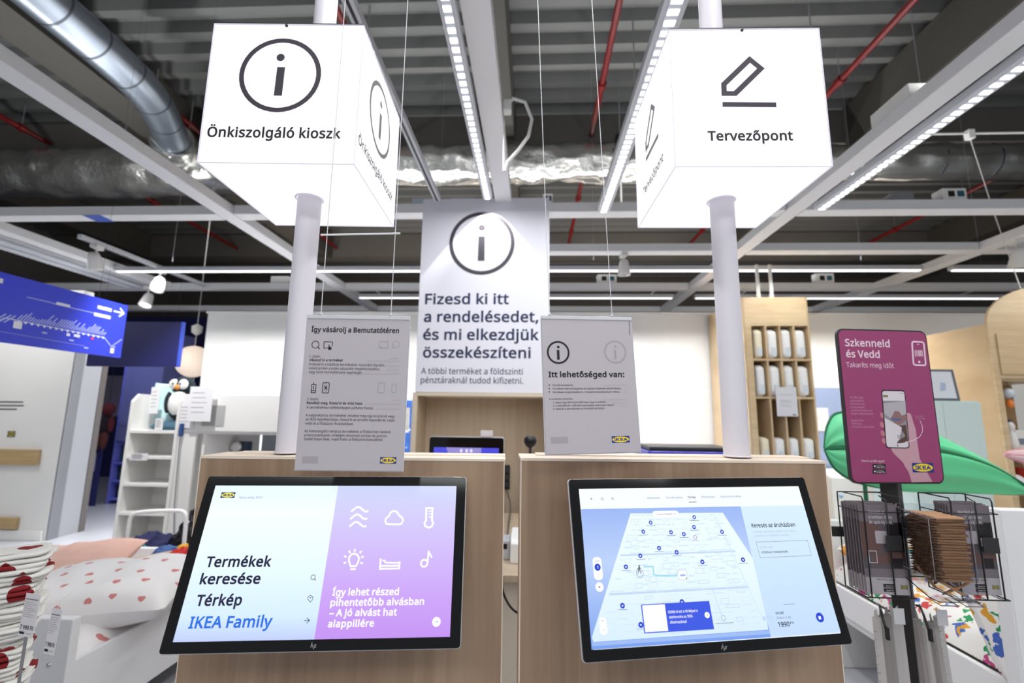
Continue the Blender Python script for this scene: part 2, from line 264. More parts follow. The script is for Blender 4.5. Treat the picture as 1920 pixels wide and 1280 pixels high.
    '.L-.-^,>-w+q.$+I.(*r.#*M-o*8-Y*1->*4-**>,q*O,b*k,R+f,/,f+a--+I-D+/-R*g~t,g|+[)?,-)B,O)J,O(_,&(S+L(N+#(R*U(]*5(r)u)8)d)e)^*F)^-{(j-{(j.L)_.q**03*_03*_.h,K.h,K-{*_-{*_*H*f)v*w)V+9)E~'
    'u/c|.e.h.e(X-t(X-g)H-c)H-M).-5(s,r(c,Q(V,0(P+g(N+*(S*P(e**)%)h)K)U*$)P*e)P.h*R.h*R*k*Y*1*q)b+=)H+t)@,Q)F,{)V-@)t-S*A-_*t-d+T-d.h~v.J|*w(X(X.h)a.h*}+/+4*U+D)z+N)O+R)O+^){+p*V,(+/-C.'
    'h.J.h,,(X~w1[|-T,+-H,T-=-$-5-G-/-d-+-d-$-G,v-#,l,T,_,*+U(Y*H(Y(e.i)i.i*Z+N*k*m*w*3+%)]+*)]+1)}+9*I+C*s+N+>,V.i-a.i.f+>.t*f/)*1/1)^/5)^/<*1/I*k/Y+N0M.i1P.i/k(Y.Y(Y~x.a|+&+g(u.h*).h+'
    '],J-7.h.C.h,8+g.M(X-@(X+]+))x(X(l(X~y.L|(Y.h)b.h+%+:+8*^+H*,+S)V+W)V+l*A,.+;-D.h.L.h+l&g+U&6+=%f*z%C*V%**.$t)U$o)+$q(e$w(e%f)%%b)G%_)f%c*$%k*:%y*L&3*[&K*i&h+,(V~z.#|-T(X)((X)();,C-'
    '{)9-{)9.h-M.h-M.#*6)E-T)E~0/3|.Y,d.X,*.S+M.L*w.;*6-{)Y-Y)/-/(i,T(T+r(N+&(Y*B(})n)Y)K*J)=+.)5+r)2,d)5-U)<.@)I.})j/m*>0I*}0l+r0w,d0l-G0I-w/m.?.}.M.@.V-U|*3,d*5,#*9+E*A*o*T*4*r)d+?)J+'
    'r)B,J)J,q)d-5*3-H*o-P+E-U,#-W,d-U-I-P.(-H.W-5/8,q/c,J/{+r0*+?/{*r/c*T/8*A.W*9.(*5-I~1/3|,a(X+b(X+b.A+b.t+d/A+f/g+G/J+%/.*1.G)Z/++o0l,a0l~2/3|.V(X)1(X)1)J+>+Y,B,d,d-5,}-^-1.1-6.a--/'
    '<,l/c,B/z+h0)+50#*c/p*:/Y)j/<)9/y)x0K*B0]*j0k+:0s+h0v,M0p-+0^-V0A-w/u.2/D.9.f.3..-{-R-^,z-9,I,0+:*I)U*I)Q.V)Q~3/3|.;.s.7.D.)-w-l-U-L-<-(-),U,v,U,r-I,^.&,:.F+_.Q*w.J*:.4)^-h)2-1(k,]'
    '(Z,((Q+D(N*g(P*3(V)[(d).(w).)r)^)]*8)M*m)D+E)A,A)J,z)h-A*<-L*y-F+I-4+j,q,),G,:+n,D+2,G*D,G*D-;+3-;+k-?,>-L,c-b,}.#-3.E-8.m-//B,n/g,C/}+f0*+@0(*x/}*</g)_/E)20*)^0F*90_*x0q+e0v,P0p-1'
    '0_-[0B.-/b~4/3|.x*L-g*L-g(X,i(X,i*L(o*L(o+@,c0p-g0p-g+D.x+D|,i-y,i.P,k.z,l/F,n/i,j/i,T/>,=.r)n+D,i+D~5/3|+h-[,S-U-7-B-i-#.3,R.J+w.Q+7.I*I.1)h-c)6-,(l,B(U+K(N*o(P*:(X)g(f)@(w)@)s)j)'
    '^*@)N*u)E+L)B,&)F,Q)R,w)i-8*/-H*U-N+.-C+n,},B,B,a+I,j*b,e*%,Y)Q,w)n0l-x0l-x/s*b/s*O-P+%-W~6/3|)8,-):,m)@-P)L.3)_.m)y/F*A/u*m0A+G0^,/0p,}0v-Q0t.#0m.#/y-R0)-$0,,=0%+b/n+7/Q*p/-*X.Y*H'
    '.(*>-I*9,i*?,i*P-&*g-;+&-L+E-Y+k-c,:-f,v-_-O-K-{-+.A,X.T+{.[+9.T*K.?)i-v)7-G(m,i(U,%(N+L(S*w(c*L({*&)D)c)r)J*P)=+9|,$)A,_)K-4)l-Q*F-[+9-R+x-8,N,f,n,(,x+S,s+-,e*g,L*M,1*?+k*:+J*<+)*'
    'C*b*O*A*b*$*x)f+9)Q+X)E~7/3|*2(X-R/s)-/s)-0l.Y0l.Y0%+<(X~8/3|+r0v,T0q-10c-]0H.$0&.:/T.A.y.<.O...,-r-g-T-K-3-3,i,x-:,b-b,F.),*.B+b.S+9.X*e.Q*+.;)R-q),-@(h,_(T+u(N+,(T*G(g)q)*)M)P)9*'
    '()2*b)7+7)F+_)_,(*%,E*I,^*q,s*N-/*/-G)o-e)Y.+)M.O)I.z)P/T)g0&*/0H*Z0b+60q|*1*a*:*/*V)a+.)F+s)=,Z)F-2)a-O*0-Y*d-T+,-F+H-0+d,k+z,E,5+s,G+c,M+8,9*p,#*T+f*@+I*5++|+q0-+=0%*m/l*Q/I*H.v*'
    'L.R*Y.6*p-x+2-d+v-A,[-d,v-x-0.6-=.S-A.v-8/I,w/l,L0%~9/3|.V->.T,X.M+u.B+8.0*W-p*$-M)P,})*,F(g+_(T*l(N*;(Q)i(X)i)L*:)B*j)?+Q)E,-)V,V)s,x*>-6*j-F+C-O+z-T,Z-N,Z-=,D-(,0,h+x,G+k,#+c+R+_'
    '*r+f*=+y)m,@)L,l)9-H)3.1):.y)O/[)t04*H0W+(0o+k0v,C0q,s0c-C0H-i0%.-/Q.C.t.Q.2|+k0*+1/y*Z/X*=/#*3.2*;-K*T,u+(,V+g,L,;,Q,c,a-),x-@-:-O-Y-T-z-R.A-J.d-?/*-./F,r/_,U/s,60%~.+a|)I)7)M)W)['
    ')m)q)x*/)}*G)x*[)m*k)V*p)7*k(q*[(Z*G(N*/(J)q(N)[(Z)M(q~,+a|*l)l*S(w*4(#)m&.)*&.)=())O)&)])w*e)w~:+a|)I)7)M)W)[)m)q)x*/)}*G)x*[)m*k)V*p)7*k(q*[(Z*G(N*/(J)q(N)[(Z)M(q|)I.0)M.P)[.g)q.'
    'r*/.v*G.r*[.g*k.P*p.0*k-j*[-S*G-G*/-C)q-G)[-S)M-j~;+a|*c)l*J(w*+&})d&.(y&.).&l)=(T)I)<)S)w*Z)w|)G.0)L.P)Y.g)o.r*-.v*E.r*Y.g*i.P*n.0*i-j*Y-S*E-G*--C)o-G)Y-S)K-j~!+b|*M*u)m*u)R0l*h0l'
    '|)I)7)N)V)[)m)q)x*0)}*G)x*[)m*k)W*p)7*k(q*[(Z*G(N*0(J)q(N)[(Z)M(q~?-W|*6+7*8+Z*=+z*H,<*W,V*o,q+3-3+q-l,+.),7.>,>.U,@.s,8/D+z/f+R/z*w0&*G0#)w/s),/T(f0C)70V)g0h*B0r+#0v+a0q,90a,b0E-0'
    '/f-=.u-9.I-..%,v-a,]-C+w,d+B,1+4+u+++_+$+-+$*u*6*u|)x)7)})V*0)m*D)x*^)}*v)x+1)m+>)W+C)7+>(q+1(Z*v(N*^(J*D(N*0(Z)}(q~(,(|))+g)+,D)0,})8-W)E.3)U.g)k/>**/n*F0A*g0l+c0l+60)*l/;*N.I*;-T'
    '*/,_*++h*-+3*2*W*;*#*G)I*W(q*l(?+)&j+C&<+b%j*g%j*F&:**&f)k(;)U(l)E)C)8)x)0*S)++0~),(|+W+g+U+0+P*S+G)x+;)C++(l*p(;*W&f*;&:)t%j(y%j)=&<)W&j)o(?*)(q*9)I*E*#*N*W*S+3*U+h*S,C*N,y*E-T*9.'
    '0*).c)o/;)W/l)=0@(x0l)t0l*;0A*W/n*p/>++.g+;.3+G-W+P,}+U,D~-,>|))+8)),/+o,/+o+8~–.B|))+8)),/-s,/-s+8~+/3|,=-).V-).V,9,=,9,=)r+L)r+L,9)3,9)3-)+L-)+L/J,=/J~%21|*o0v+W0g,/0:,D/f,Q/-,U.'
    'C,Q-X,E,z,0,K+Y+x*o+i*.+x)W,K)C,z)6-X)2.C)6/-)B/f)U0:*+0g|*o06*L0,*5/f*(/2*#.C*(-T*5,z*L,Y*o,O+8,Y+P,y+_-S+e.C+_/2+P/f+80,|0,0l+S(X*^(X/60l|/q-[0X-L10,y1F,K1S+m1W+*1S*@1G)a12)30[(^'
    "/q(N/0(^.Y)3.E)a.8*@.4+*.8+m.D,K.W,y/--L|/q,u/N,k/7,K/*+r/%+*/**:/7)a/N)@/q)60:)@0R)_0b*:0g+*0b+r0R,K0:,k~/,r|,h0l)c(X(d(X+i0l~'+4|*J0l*6-o)V-o)B0l~Á/x|.q(X-r+0*Z+0)](X(X(X+l0o,f0o"
    '/w(X|,].S,R.r,D/E,:/i,//?,#.r+t.S*z,)-U,)|-y3A-^2x-72L,g2#,?1Y+]1Y+]1g,$2;,H2r,f3K-y3K~É.}|.>(X)d(X)d0l.>0l.>/t*g/t*g-A.,-A.,,J*g,J*g)P.>)P|-l3A-P2x-*2L,X2#,21Y+O1Y+O1g+q2;,;2r,W3K'
    '-l3K~Í,O|,%(X))(X)))5*%)H*%/{))06))0l,%0l,%06+)/{+))H,%)5|,:3A+y2x+Q2L+(2#*Y1Y)x1Y)x1g*?2;*d2r+&3K,:3K~Ó1V|0r,d0p,,0i+Q0[*}0A*;/u)]/E)1.e(j-z(T-,(N,5(U+H(k*h)2*8)])m*;)R*})G+R)@,-)'
    '>,e)B-R)N.;)d.w*&/Q*L0#*z0G+W0c,>0r--0w-s0r.V0c/30H/b0$0./Q0J.w0a.;0n-R|*F,d*I,)*Q+L*a*w+(*<+U)j,:)N-,)E-x)N.Y)j//*</O*w/^+L/g,)/j,d/d-_/O.N/0/0.Z/[-x/v--0%,:/v+U/[+(/0*a.N*Q-z*I-D'
    '|.k3A.O2x.)2L-W2#-11Y,N1Y,N1g,p2;-:2r-V3K.k3K~Ö1V|0r,d0p,,0i+Q0[*}0A*;/u)]/E)1.e(j-z(T-,(N,5(U+H(k*h)2*8)])m*;)R*})G+R)@,-)>,e)B-R)N.;)d.w*&/Q*L0#*z0G+W0c,>0r--0w-s0r.V0c/30H/b0$0.'
    '/Q0J.w0a.;0n-R|*F,d*I,)*Q+L*a*w+(*<+U)j,:)N-,)E-x)N.Y)j//*</O*w/^+L/g,)/j,d/d-_/O.N/0/0.Z/[-x/v--0%,:/v+U/[+(/0*a.N*Q-z*I-D|+N2M+Q2e+]2u+m3#,%3&,83#,G2u,Q2e,U2M,Q27,G2(,81w,%1t+m1w'
    '+]2(+Q27|-]2M-a2e-k2u-z3#.33&.E3#.T2u._2e.d2M._27.T2(.E1w.31t-z1w-k2(-a27~Ő1V|0r,d0p,,0i+Q0[*}0A*;/u)]/E)1.e(j-z(T-,(N,5(U+H(k*h)2*8)])m*;)R*})G+R)@,-)>,e)B-R)N.;)d.w*&/Q*L0#*z0G+W'
    '0c,>0r--0w-s0r.V0c/30H/b0$0./Q0J.w0a.;0n-R|*F,d*I,)*Q+L*a*w+(*<+U)j,:)N-,)E-x)N.Y)j//*</O*w/^+L/g,)/j,d/d-_/O.N/0/0.Z/[-x/v--0%,:/v+U/[+(/0*a.N*Q-z*I-D|/13A.s2y.N2M.&2#-Z1Y-(1Y-(1g'
    '-F2;-g2r.(3K/13K|-/3A,q2y,L2M,$2#+X1Y+%1Y+%1g+D2;+e2r,%3K-/3K~Ú1#|/y+O/q*b/Y)z/3)B.T(s.((^-K(R,h(N+m(V+((p*I)?)})w)e*_)[+Q)[0l*_0l*_+N*l*X+5)w+r)Q,m)E-O)K.%)].J)z.d*F.r*u.w+O.w0l/y'
    '0l|.P3A.62x-i2L->2#,q1Y,51Y,51g,U2;,z2r-=3K.P3K~Ü1#|/y+O/q*b/Y)z/3)B.T(s.((^-K(R,h(N+m(V+((p*I)?)})w)e*_)[+Q)[0l*_0l*_+N*l*X+5)w+r)Q,m)E-O)K.%)].J)z.d*F.r*u.w+O.w0l/y0l|+52M+82e+C2'
    'u+R3#+f3&+x3#,.2u,82e,<2M,827,.2(+x1w+f1t+R1w+C2(+827|-C2M-F2e-P2u-a3#-s3&.,3#.;2u.E2e.I2M.E27.;2(.,1w-s1t-a1w-P2(-F27~Ű1#|/y+O/q*b/Y)z/3)B.T(s.((^-K(R,h(N+m(V+((p*I)?)})w)e*_)[+Q)'
    '[0l*_0l*_+N*l*X+5)w+r)Q,m)E-O)K.%)].J)z.d*F.r*u.w+O.w0l/y0l|.q3A.X2y.52M-g2#-A1Y,h1Y,h1g--2;-L2r-h3K.q3K|,o3A,V2y,32M+e2#+?1Y*f1Y*f1g++2;+J2r+f3K,o3K~á/(|+u.q,X.l-1.]-V.D-{-e..,k..'
    '(X-E(X-4)M-0)M,r)2,W(v,=(e+x(W+T(P+*(N*S(R**(a)a(w)E)=)4)g)/*?)?+/)p+f*I,$+2,5,+,<-/,?-/,a-(-A,k-g,F-{+p.(+E.$*w-t*.-V)l.A*9.S*h.c+@.n|,6+V+8+L*Y+6*=*m*3*>*:)p*N)S*p)C+>)>,$)G,X)e,'
    '}*<-.+)-.+Y|-R1=-80t,k0I,@/x+s/U+7/U+7/c+W07+}0o,?1G-R1G~é/+|+y.r,b.j-?.R-m...4-U.H,r.O,,.O+N*<+N*I*U*l)s+I)N,9)B,k)D-<)L.7)i.7(s-g(c-=(W,j(P,5(N+D(V*](o*()=)X)t)F*H)<*})8+[);,<)E,'
    'p)U-D){.$*Q.N+4.i|+x.(+>-w*k-V*L-%*>,=-J,=-F,j-<-6-*-T,j-m,H-}|-V1=-<0t,o0I,D/x+w/U+;/U+;/c+[07,&0o,C1G-V1G~í+U|*W(X)V(X)V.h*W.h|+j1=+N0t+(0I*V/x*0/U)M/U)M/c)o07*90o*U1G+j1G~ó/T|.w'
    '+b.s*z.e*A.N)j.1)@-f(y-9(b,a(S,)(N+M(S*w(b*K(y*&)@)c)j)J*A)=*z)8+b);,A)E,u)V-H*#.(*U.O+;.j,,.r,s.j-U.O.0.(.U-H.i,u.s,A|*<+b*@+$*L*I*d)y+))Y+Q)F,+)@,])F--)Y-K)y-b*I-o+$-s+b-o,D-b,x-'
    'K-G-,-f,]-y,*.%+:-r*c-G*L,w*@,D|-j1=-N0t-(0I,V/x,0/U+M/U+M/c+o07,90o,U1G-j1G~ö/T|.w+b.s*z.e*A.N)j.1)@-f(y-9(b,a(S,)(N+M(S*w(b*K(y*&)@)c)j)J*A)=*z)8+b);,A)E,u)V-H*#.(*U.O+;.j,,.r,s.'
    'j-U.O.0.(.U-H.i,u.s,A|*<+b*@+$*L*I*d)y+))Y+Q)F,+)@,])F--)Y-K)y-b*I-o+$-s+b-o,D-b,x-K-G-,-f,]-y,*.%+:-r*c-G*L,w*@,D|*M0I*Q0a*[0p*l0y+$0}+70y+F0p+P0a+T0I+P03+F0#+7/s+$/p*l/s*[0#*P03|'
    ',[0I,_0a,j0p,y0y-20}-D0y-S0p-^0a-c0I-^03-S0#-D/s-2/p,y/s,j0#,_03~ő/T|.w+b.s*z.e*A.N)j.1)@-f(y-9(b,a(S,)(N+M(S*w(b*K(y*&)@)c)j)J*A)=*z)8+b);,A)E,u)V-H*#.(*U.O+;.j,,.r,s.j-U.O.0.(.U-'
    'H.i,u.s,A|*<+b*@+$*L*I*d)y+))Y+Q)F,+)@,])F--)Y-K)y-b*I-o+$-s+b-o,D-b,x-K-G-,-f,]-y,*.%+:-r*c-G*L,w*@,D|.01=-r0u-M0I-%/x,Y/U,&/U,&/c,E07,f0o-&1G.01G|,.1=+p0u+K0I+#/x*W/U*$/U*$/c*C07'
    '*d0o+$1G,.1G~ú/c|.e.h.e(X-t(X-g)H-c)H-M).-5(s,r(c,Q(W,0(P+g(N+*(S*P(e**)%)h)K)U*$)P*e)P.h*R.h*R*k*Y*1*q)b+=)H+t)@,Q)F,{)W-@)t-S*A-_*t-d+T-d.h|-p1=-T0t-.0I,]/x,6/U+S/U+S/c+u07,?0o,['
    '1G-p1G~ü/c|.e.h.e(X-t(X-g)H-c)H-M).-5(s,r(c,Q(W,0(P+g(N+*(S*P(e**)%)h)K)U*$)P*e)P.h*R.h*R*k*Y*1*q)b+=)H+t)@,Q)F,{)W-@)t-S*A-_*t-d+T-d.h|*S0I*W0a*c0p*r0y++0}+=0y+L0p+V0a+Z0I+V03+L0#'
    '+=/s++/p*r/s*c0#*V03|,c0I,f0a,p0p-%0y-80}-J0y-Y0p-e0a-i0I-e03-Y0#-J/s-8/p-%/s,p0#,f03~ű/c|.e.h.e(X-t(X-g)H-c)H-M).-5(s,r(c,Q(W,0(P+g(N+*(S*P(e**)%)h)K)U*$)P*e)P.h*R.h*R*k*Y*1*q)b+='
    ')H+t)@,Q)F,{)W-@)t-S*A-_*t-d+T-d.h|.61=-x0u-S0I-,/x,a/U,-/U,-/c,K07,l0o--1G.61G|,41=+v0u+Q0I+*/x*^/U*+/U*+/c*I07*j0o++1G,41G')
_B = len(_AL); _IX = {c: i for i, c in enumerate(_AL)}
def _dec(t): return [_IX[t[i]]*_B+_IX[t[i+1]]-400 for i in range(0, len(t), 2)]
GL = {}
for _e in _GD.split('~'):
    _p = _e[1:].split('|'); GL[_e[0]] = (_dec(_p[0])[0], [list(zip(_dec(q)[::2], _dec(q)[1::2])) for q in _p[1:]])
_TC = {}
def _area(l): return sum(l[i][0]*l[(i+1) % len(l)][1]-l[(i+1) % len(l)][0]*l[i][1] for i in range(len(l)))/2
def _inside(p, l):
    r = False
    for i in range(len(l)):
        (xa, ya), (xb, yb) = l[i], l[(i+1) % len(l)]
        if (ya > p[1]) != (yb > p[1]) and p[0] < (xb-xa)*(p[1]-ya)/(yb-ya)+xa: r = not r
    return r
def _fat(l, d, hole):
    if d == 0: return l
    n = len(l); out = []; sgn = 1 if _area(l) > 0 else -1
    if hole: sgn = -sgn
    for i in range(n):
        (xa, ya), (xb, yb), (xc, yc) = l[i-1], l[i], l[(i+1) % n]
        ax, ay = xb-xa, yb-ya; cx, cy = xc-xb, yc-yb
        la = math.hypot(ax, ay) or 1; lc = math.hypot(cx, cy) or 1
        n1 = (ay/la, -ax/la); n2 = (cy/lc, -cx/lc)
        k = 1+n1[0]*n2[0]+n1[1]*n2[1]; k = max(k, .45)
        out.append((xb+sgn*d*(n1[0]+n2[0])/k, yb+sgn*d*(n1[1]+n2[1])/k))
    return out
def glyph(ch, w):
    key = (ch, round(w, 2))
    if key in _TC: return _TC[key]
    adv, L = GL.get(ch, GL['-']); d = w*13; V = []; F = []
    depth = [sum(_inside(l[0], k) for k in L if k is not l) for l in L]
    for i, l in enumerate(L):
        if depth[i] % 2: continue
        loops = [_fat(l, d, False)] + [_fat(h, d, True) for j, h in enumerate(L) if depth[j] % 2 and _inside(h[0], l)]
        tri = geometry.tessellate_polygon([[Vector((x, y, 0)) for x, y in q] for q in loops])
        o = len(V); V += [p for q in loops for p in q]; F += [tuple(o+i for i in t) for t in tri]
    if d:                                   # narrow strokes can cross when fattened: then lay shifted copies of the plain letter instead
        want = sum(abs(_area(_fat(l, d, depth[i] % 2 == 1)))*(-1 if depth[i] % 2 else 1) for i, l in enumerate(L))
        got = sum(abs((V[b][0]-V[a][0])*(V[c][1]-V[a][1])-(V[c][0]-V[a][0])*(V[b][1]-V[a][1]))/2 for a, b, c in F)
        if abs(want-got) > .012*want:
            _, V0, F0 = glyph(ch, 0); V = []; F = []
            for q in range(8):
                o = len(V); V += [(x+d*math.cos(q*PI/4), y+d*math.sin(q*PI/4), q) for x, y in V0]; F += [tuple(i+o for i in t) for t in F0]
            o = len(V); V += [(x, y, 8) for x, y in V0]; F += [tuple(i+o for i in t) for t in F0]
    _TC[key] = (adv+d*.9, V, F); return _TC[key]
class Ink:
    """flat printing in the x-z plane of a panel, millimetres, nearest layer last"""
    def __init__(s, y=-.0004, step=.00002, pal=None): s.mb = MB(); s.y = y; s.st = step; s.k = 0; s.pal = pal or {}
    def add(s, pts, fs, c, M=None):
        y = s.y - s.k*s.st
        s.mb.add([(x/1000., y, z/1000.) for x, z in pts], fs, s.pal[c])
    def text(s, t, x0, x1, z, cap, w, c):
        X = 0; V = []; F = []
        for ch in t:
            if ch == ' ': X += 260; continue
            a, v, f = glyph(ch, w); o = len(V)
            V += [(X+p[0], p[1], p[2] if len(p) > 2 else 0) for p in v]; F += [tuple(i+o for i in q) for q in f]; X += a
        mn = min(p[0] for p in V); mxx = max(p[0] for p in V)
        kx = (x1-x0)/(mxx-mn) if x1 is not None else cap/714.; kz = cap/714.
        y = s.y-s.k*s.st; s.mb.add([((x0+(p[0]-mn)*kx)/1000., y-p[2]*1.5e-6, (z+p[1]*kz)/1000.) for p in V], F, s.pal[c])
        s.k += 1 if all(p[2] == 0 for p in V) else max(1, int(1.4e-5/s.st)+1)
    def poly(s, P, c):
        t = geometry.tessellate_polygon([[Vector((x, z, 0)) for x, z in P]])
        s.add(P, [tuple(q) for q in t], c); s.k += 1
    def disc(s, x, z, r, c, w=0, n=40, ry=None):
        ry = ry or r
        C = [(math.cos(2*PI*i/n), math.sin(2*PI*i/n)) for i in range(n)]
        if not w: s.add([(x+r*a, z+ry*b) for a, b in C], [tuple(range(n))], c)
        else:
            P = [(x+(r+w/2)*a, z+(ry+w/2)*b) for a, b in C] + [(x+(r-w/2)*a, z+(ry-w/2)*b) for a, b in C]
            s.add(P, [(i, (i+1) % n, n+(i+1) % n, n+i) for i in range(n)], c)
        s.k += 1
    def stroke(s, P, w, c, closed=False):
        n = len(P); r = w/2
        if closed and n > 2:                       # mitred outline
            A, B = [], []
            for i in range(n):
                (xa, za), (xb, zb), (xc, zc) = P[i-1], P[i], P[(i+1) % n]
                la = math.hypot(xb-xa, zb-za) or 1; lc = math.hypot(xc-xb, zc-zb) or 1
                n1 = (-(zb-za)/la, (xb-xa)/la); n2 = (-(zc-zb)/lc, (xc-xb)/lc); k = max(.3, 1+n1[0]*n2[0]+n1[1]*n2[1])
                ox, oz = r*(n1[0]+n2[0])/k, r*(n1[1]+n2[1])/k; A.append((xb+ox, zb+oz)); B.append((xb-ox, zb-oz))
            s.add(A+B, [(i, (i+1) % n, n+(i+1) % n, n+i) for i in range(n)], c); s.k += 1; return
        for i in range(n if closed else n-1):
            (xa, za), (xb, zb) = P[i], P[(i+1) % n]; L = math.hypot(xb-xa, zb-za)
            if L < 1e-6: continue
            nx, nz = -(zb-za)/L*r, (xb-xa)/L*r
            s.add([(xa+nx, za+nz), (xb+nx, zb+nz), (xb-nx, zb-nz), (xa-nx, za-nz)], [(0, 1, 2, 3)], c)
        mid = range(n) if closed else range(1, n-1)
        y0 = s.y
        s.y -= .000006
        for i in mid: 
            x, z = P[i]; s.add([(x+r*math.cos(PI*j/4), z+r*math.sin(PI*j/4)) for j in range(8)], [tuple(range(8))], c)
        s.y = y0; s.k += 1
    def rect(s, x0, z0, x1, z1, c, r=0, w=0):
        if z0 > z1: z0, z1 = z1, z0
        r = abs(r)
        if w and not r: s.stroke([(x0, z0), (x1, z0), (x1, z1), (x0, z1)], w, c, True); return
        P = rrect(x0, z0, x1, z1, r)
        if w: s.stroke(P, w, c, True)
        else: s.add(P, [tuple(range(len(P)))], c); s.k += 1
    def logo(s, x0, z0, x1, z1, d=False):
        if z0 > z1: z0, z1 = z1, z0
        w = x1-x0; h = z1-z0; cx = (x0+x1)/2; cz = (z0+z1)/2
        A, Y = ('lblue_d', 'lyel_d') if d else ('lblue', 'lyel')
        s.rect(x0, z0, x1, z1, A); s.disc(cx, cz, w*.47, Y, ry=h*.43)
        for t, a, b in (('I', -.36, -.29), ('K', -.26, -.045), ('E', -.015, .145), ('A', .15, .385)):
            s.text(t, cx+a*w, cx+b*w, cz-h*.19, h*.38, 4.2 if t != 'I' else 5, A)
        for a, b in ((-.395, -.26),):
            for zz in (-.19, .135): s.rect(cx+a*w, cz+zz*h, cx+b*w, cz+(zz+.055)*h, A)
    def run(s, items):
        for it in items:
            t = it[0]
            if t == 'T': s.text(*it[1:])
            elif t == 'O': s.disc(it[1], it[2], it[3], it[5], it[4])
            elif t == 'B':
                if it[7][:4] == 'logo': s.logo(it[1], it[2], it[3], it[4], it[7] == 'logod')
                else: s.rect(it[1], it[2], it[3], it[4], it[7], it[5], abs(it[6]))
            elif t == 'P': s.poly(it[1], it[3])
            elif t == 'S': s.stroke(it[1], it[2], it[3])
            elif t == 'C': s.stroke(it[1], it[2], it[3], True) if it[2] else s.poly(it[1], it[3])
        return s
    def build(s, name, parent, **k): return s.mb.build(name, parent, recalc=False, **k)
def rrect(x0, z0, x1, z1, r, n=5):
    if r <= 0: return [(x0, z0), (x1, z0), (x1, z1), (x0, z1)]
    r = min(r, (x1-x0)/2-1e-4, (z1-z0)/2-1e-4); P = []
    for cx, cz, a in ((x1-r, z0+r, -PI/2), (x1-r, z1-r, 0), (x0+r, z1-r, PI/2), (x0+r, z0+r, PI)):
        P += [(cx+r*math.cos(a+PI/2*i/n), cz+r*math.sin(a+PI/2*i/n)) for i in range(n+1)]
    return P

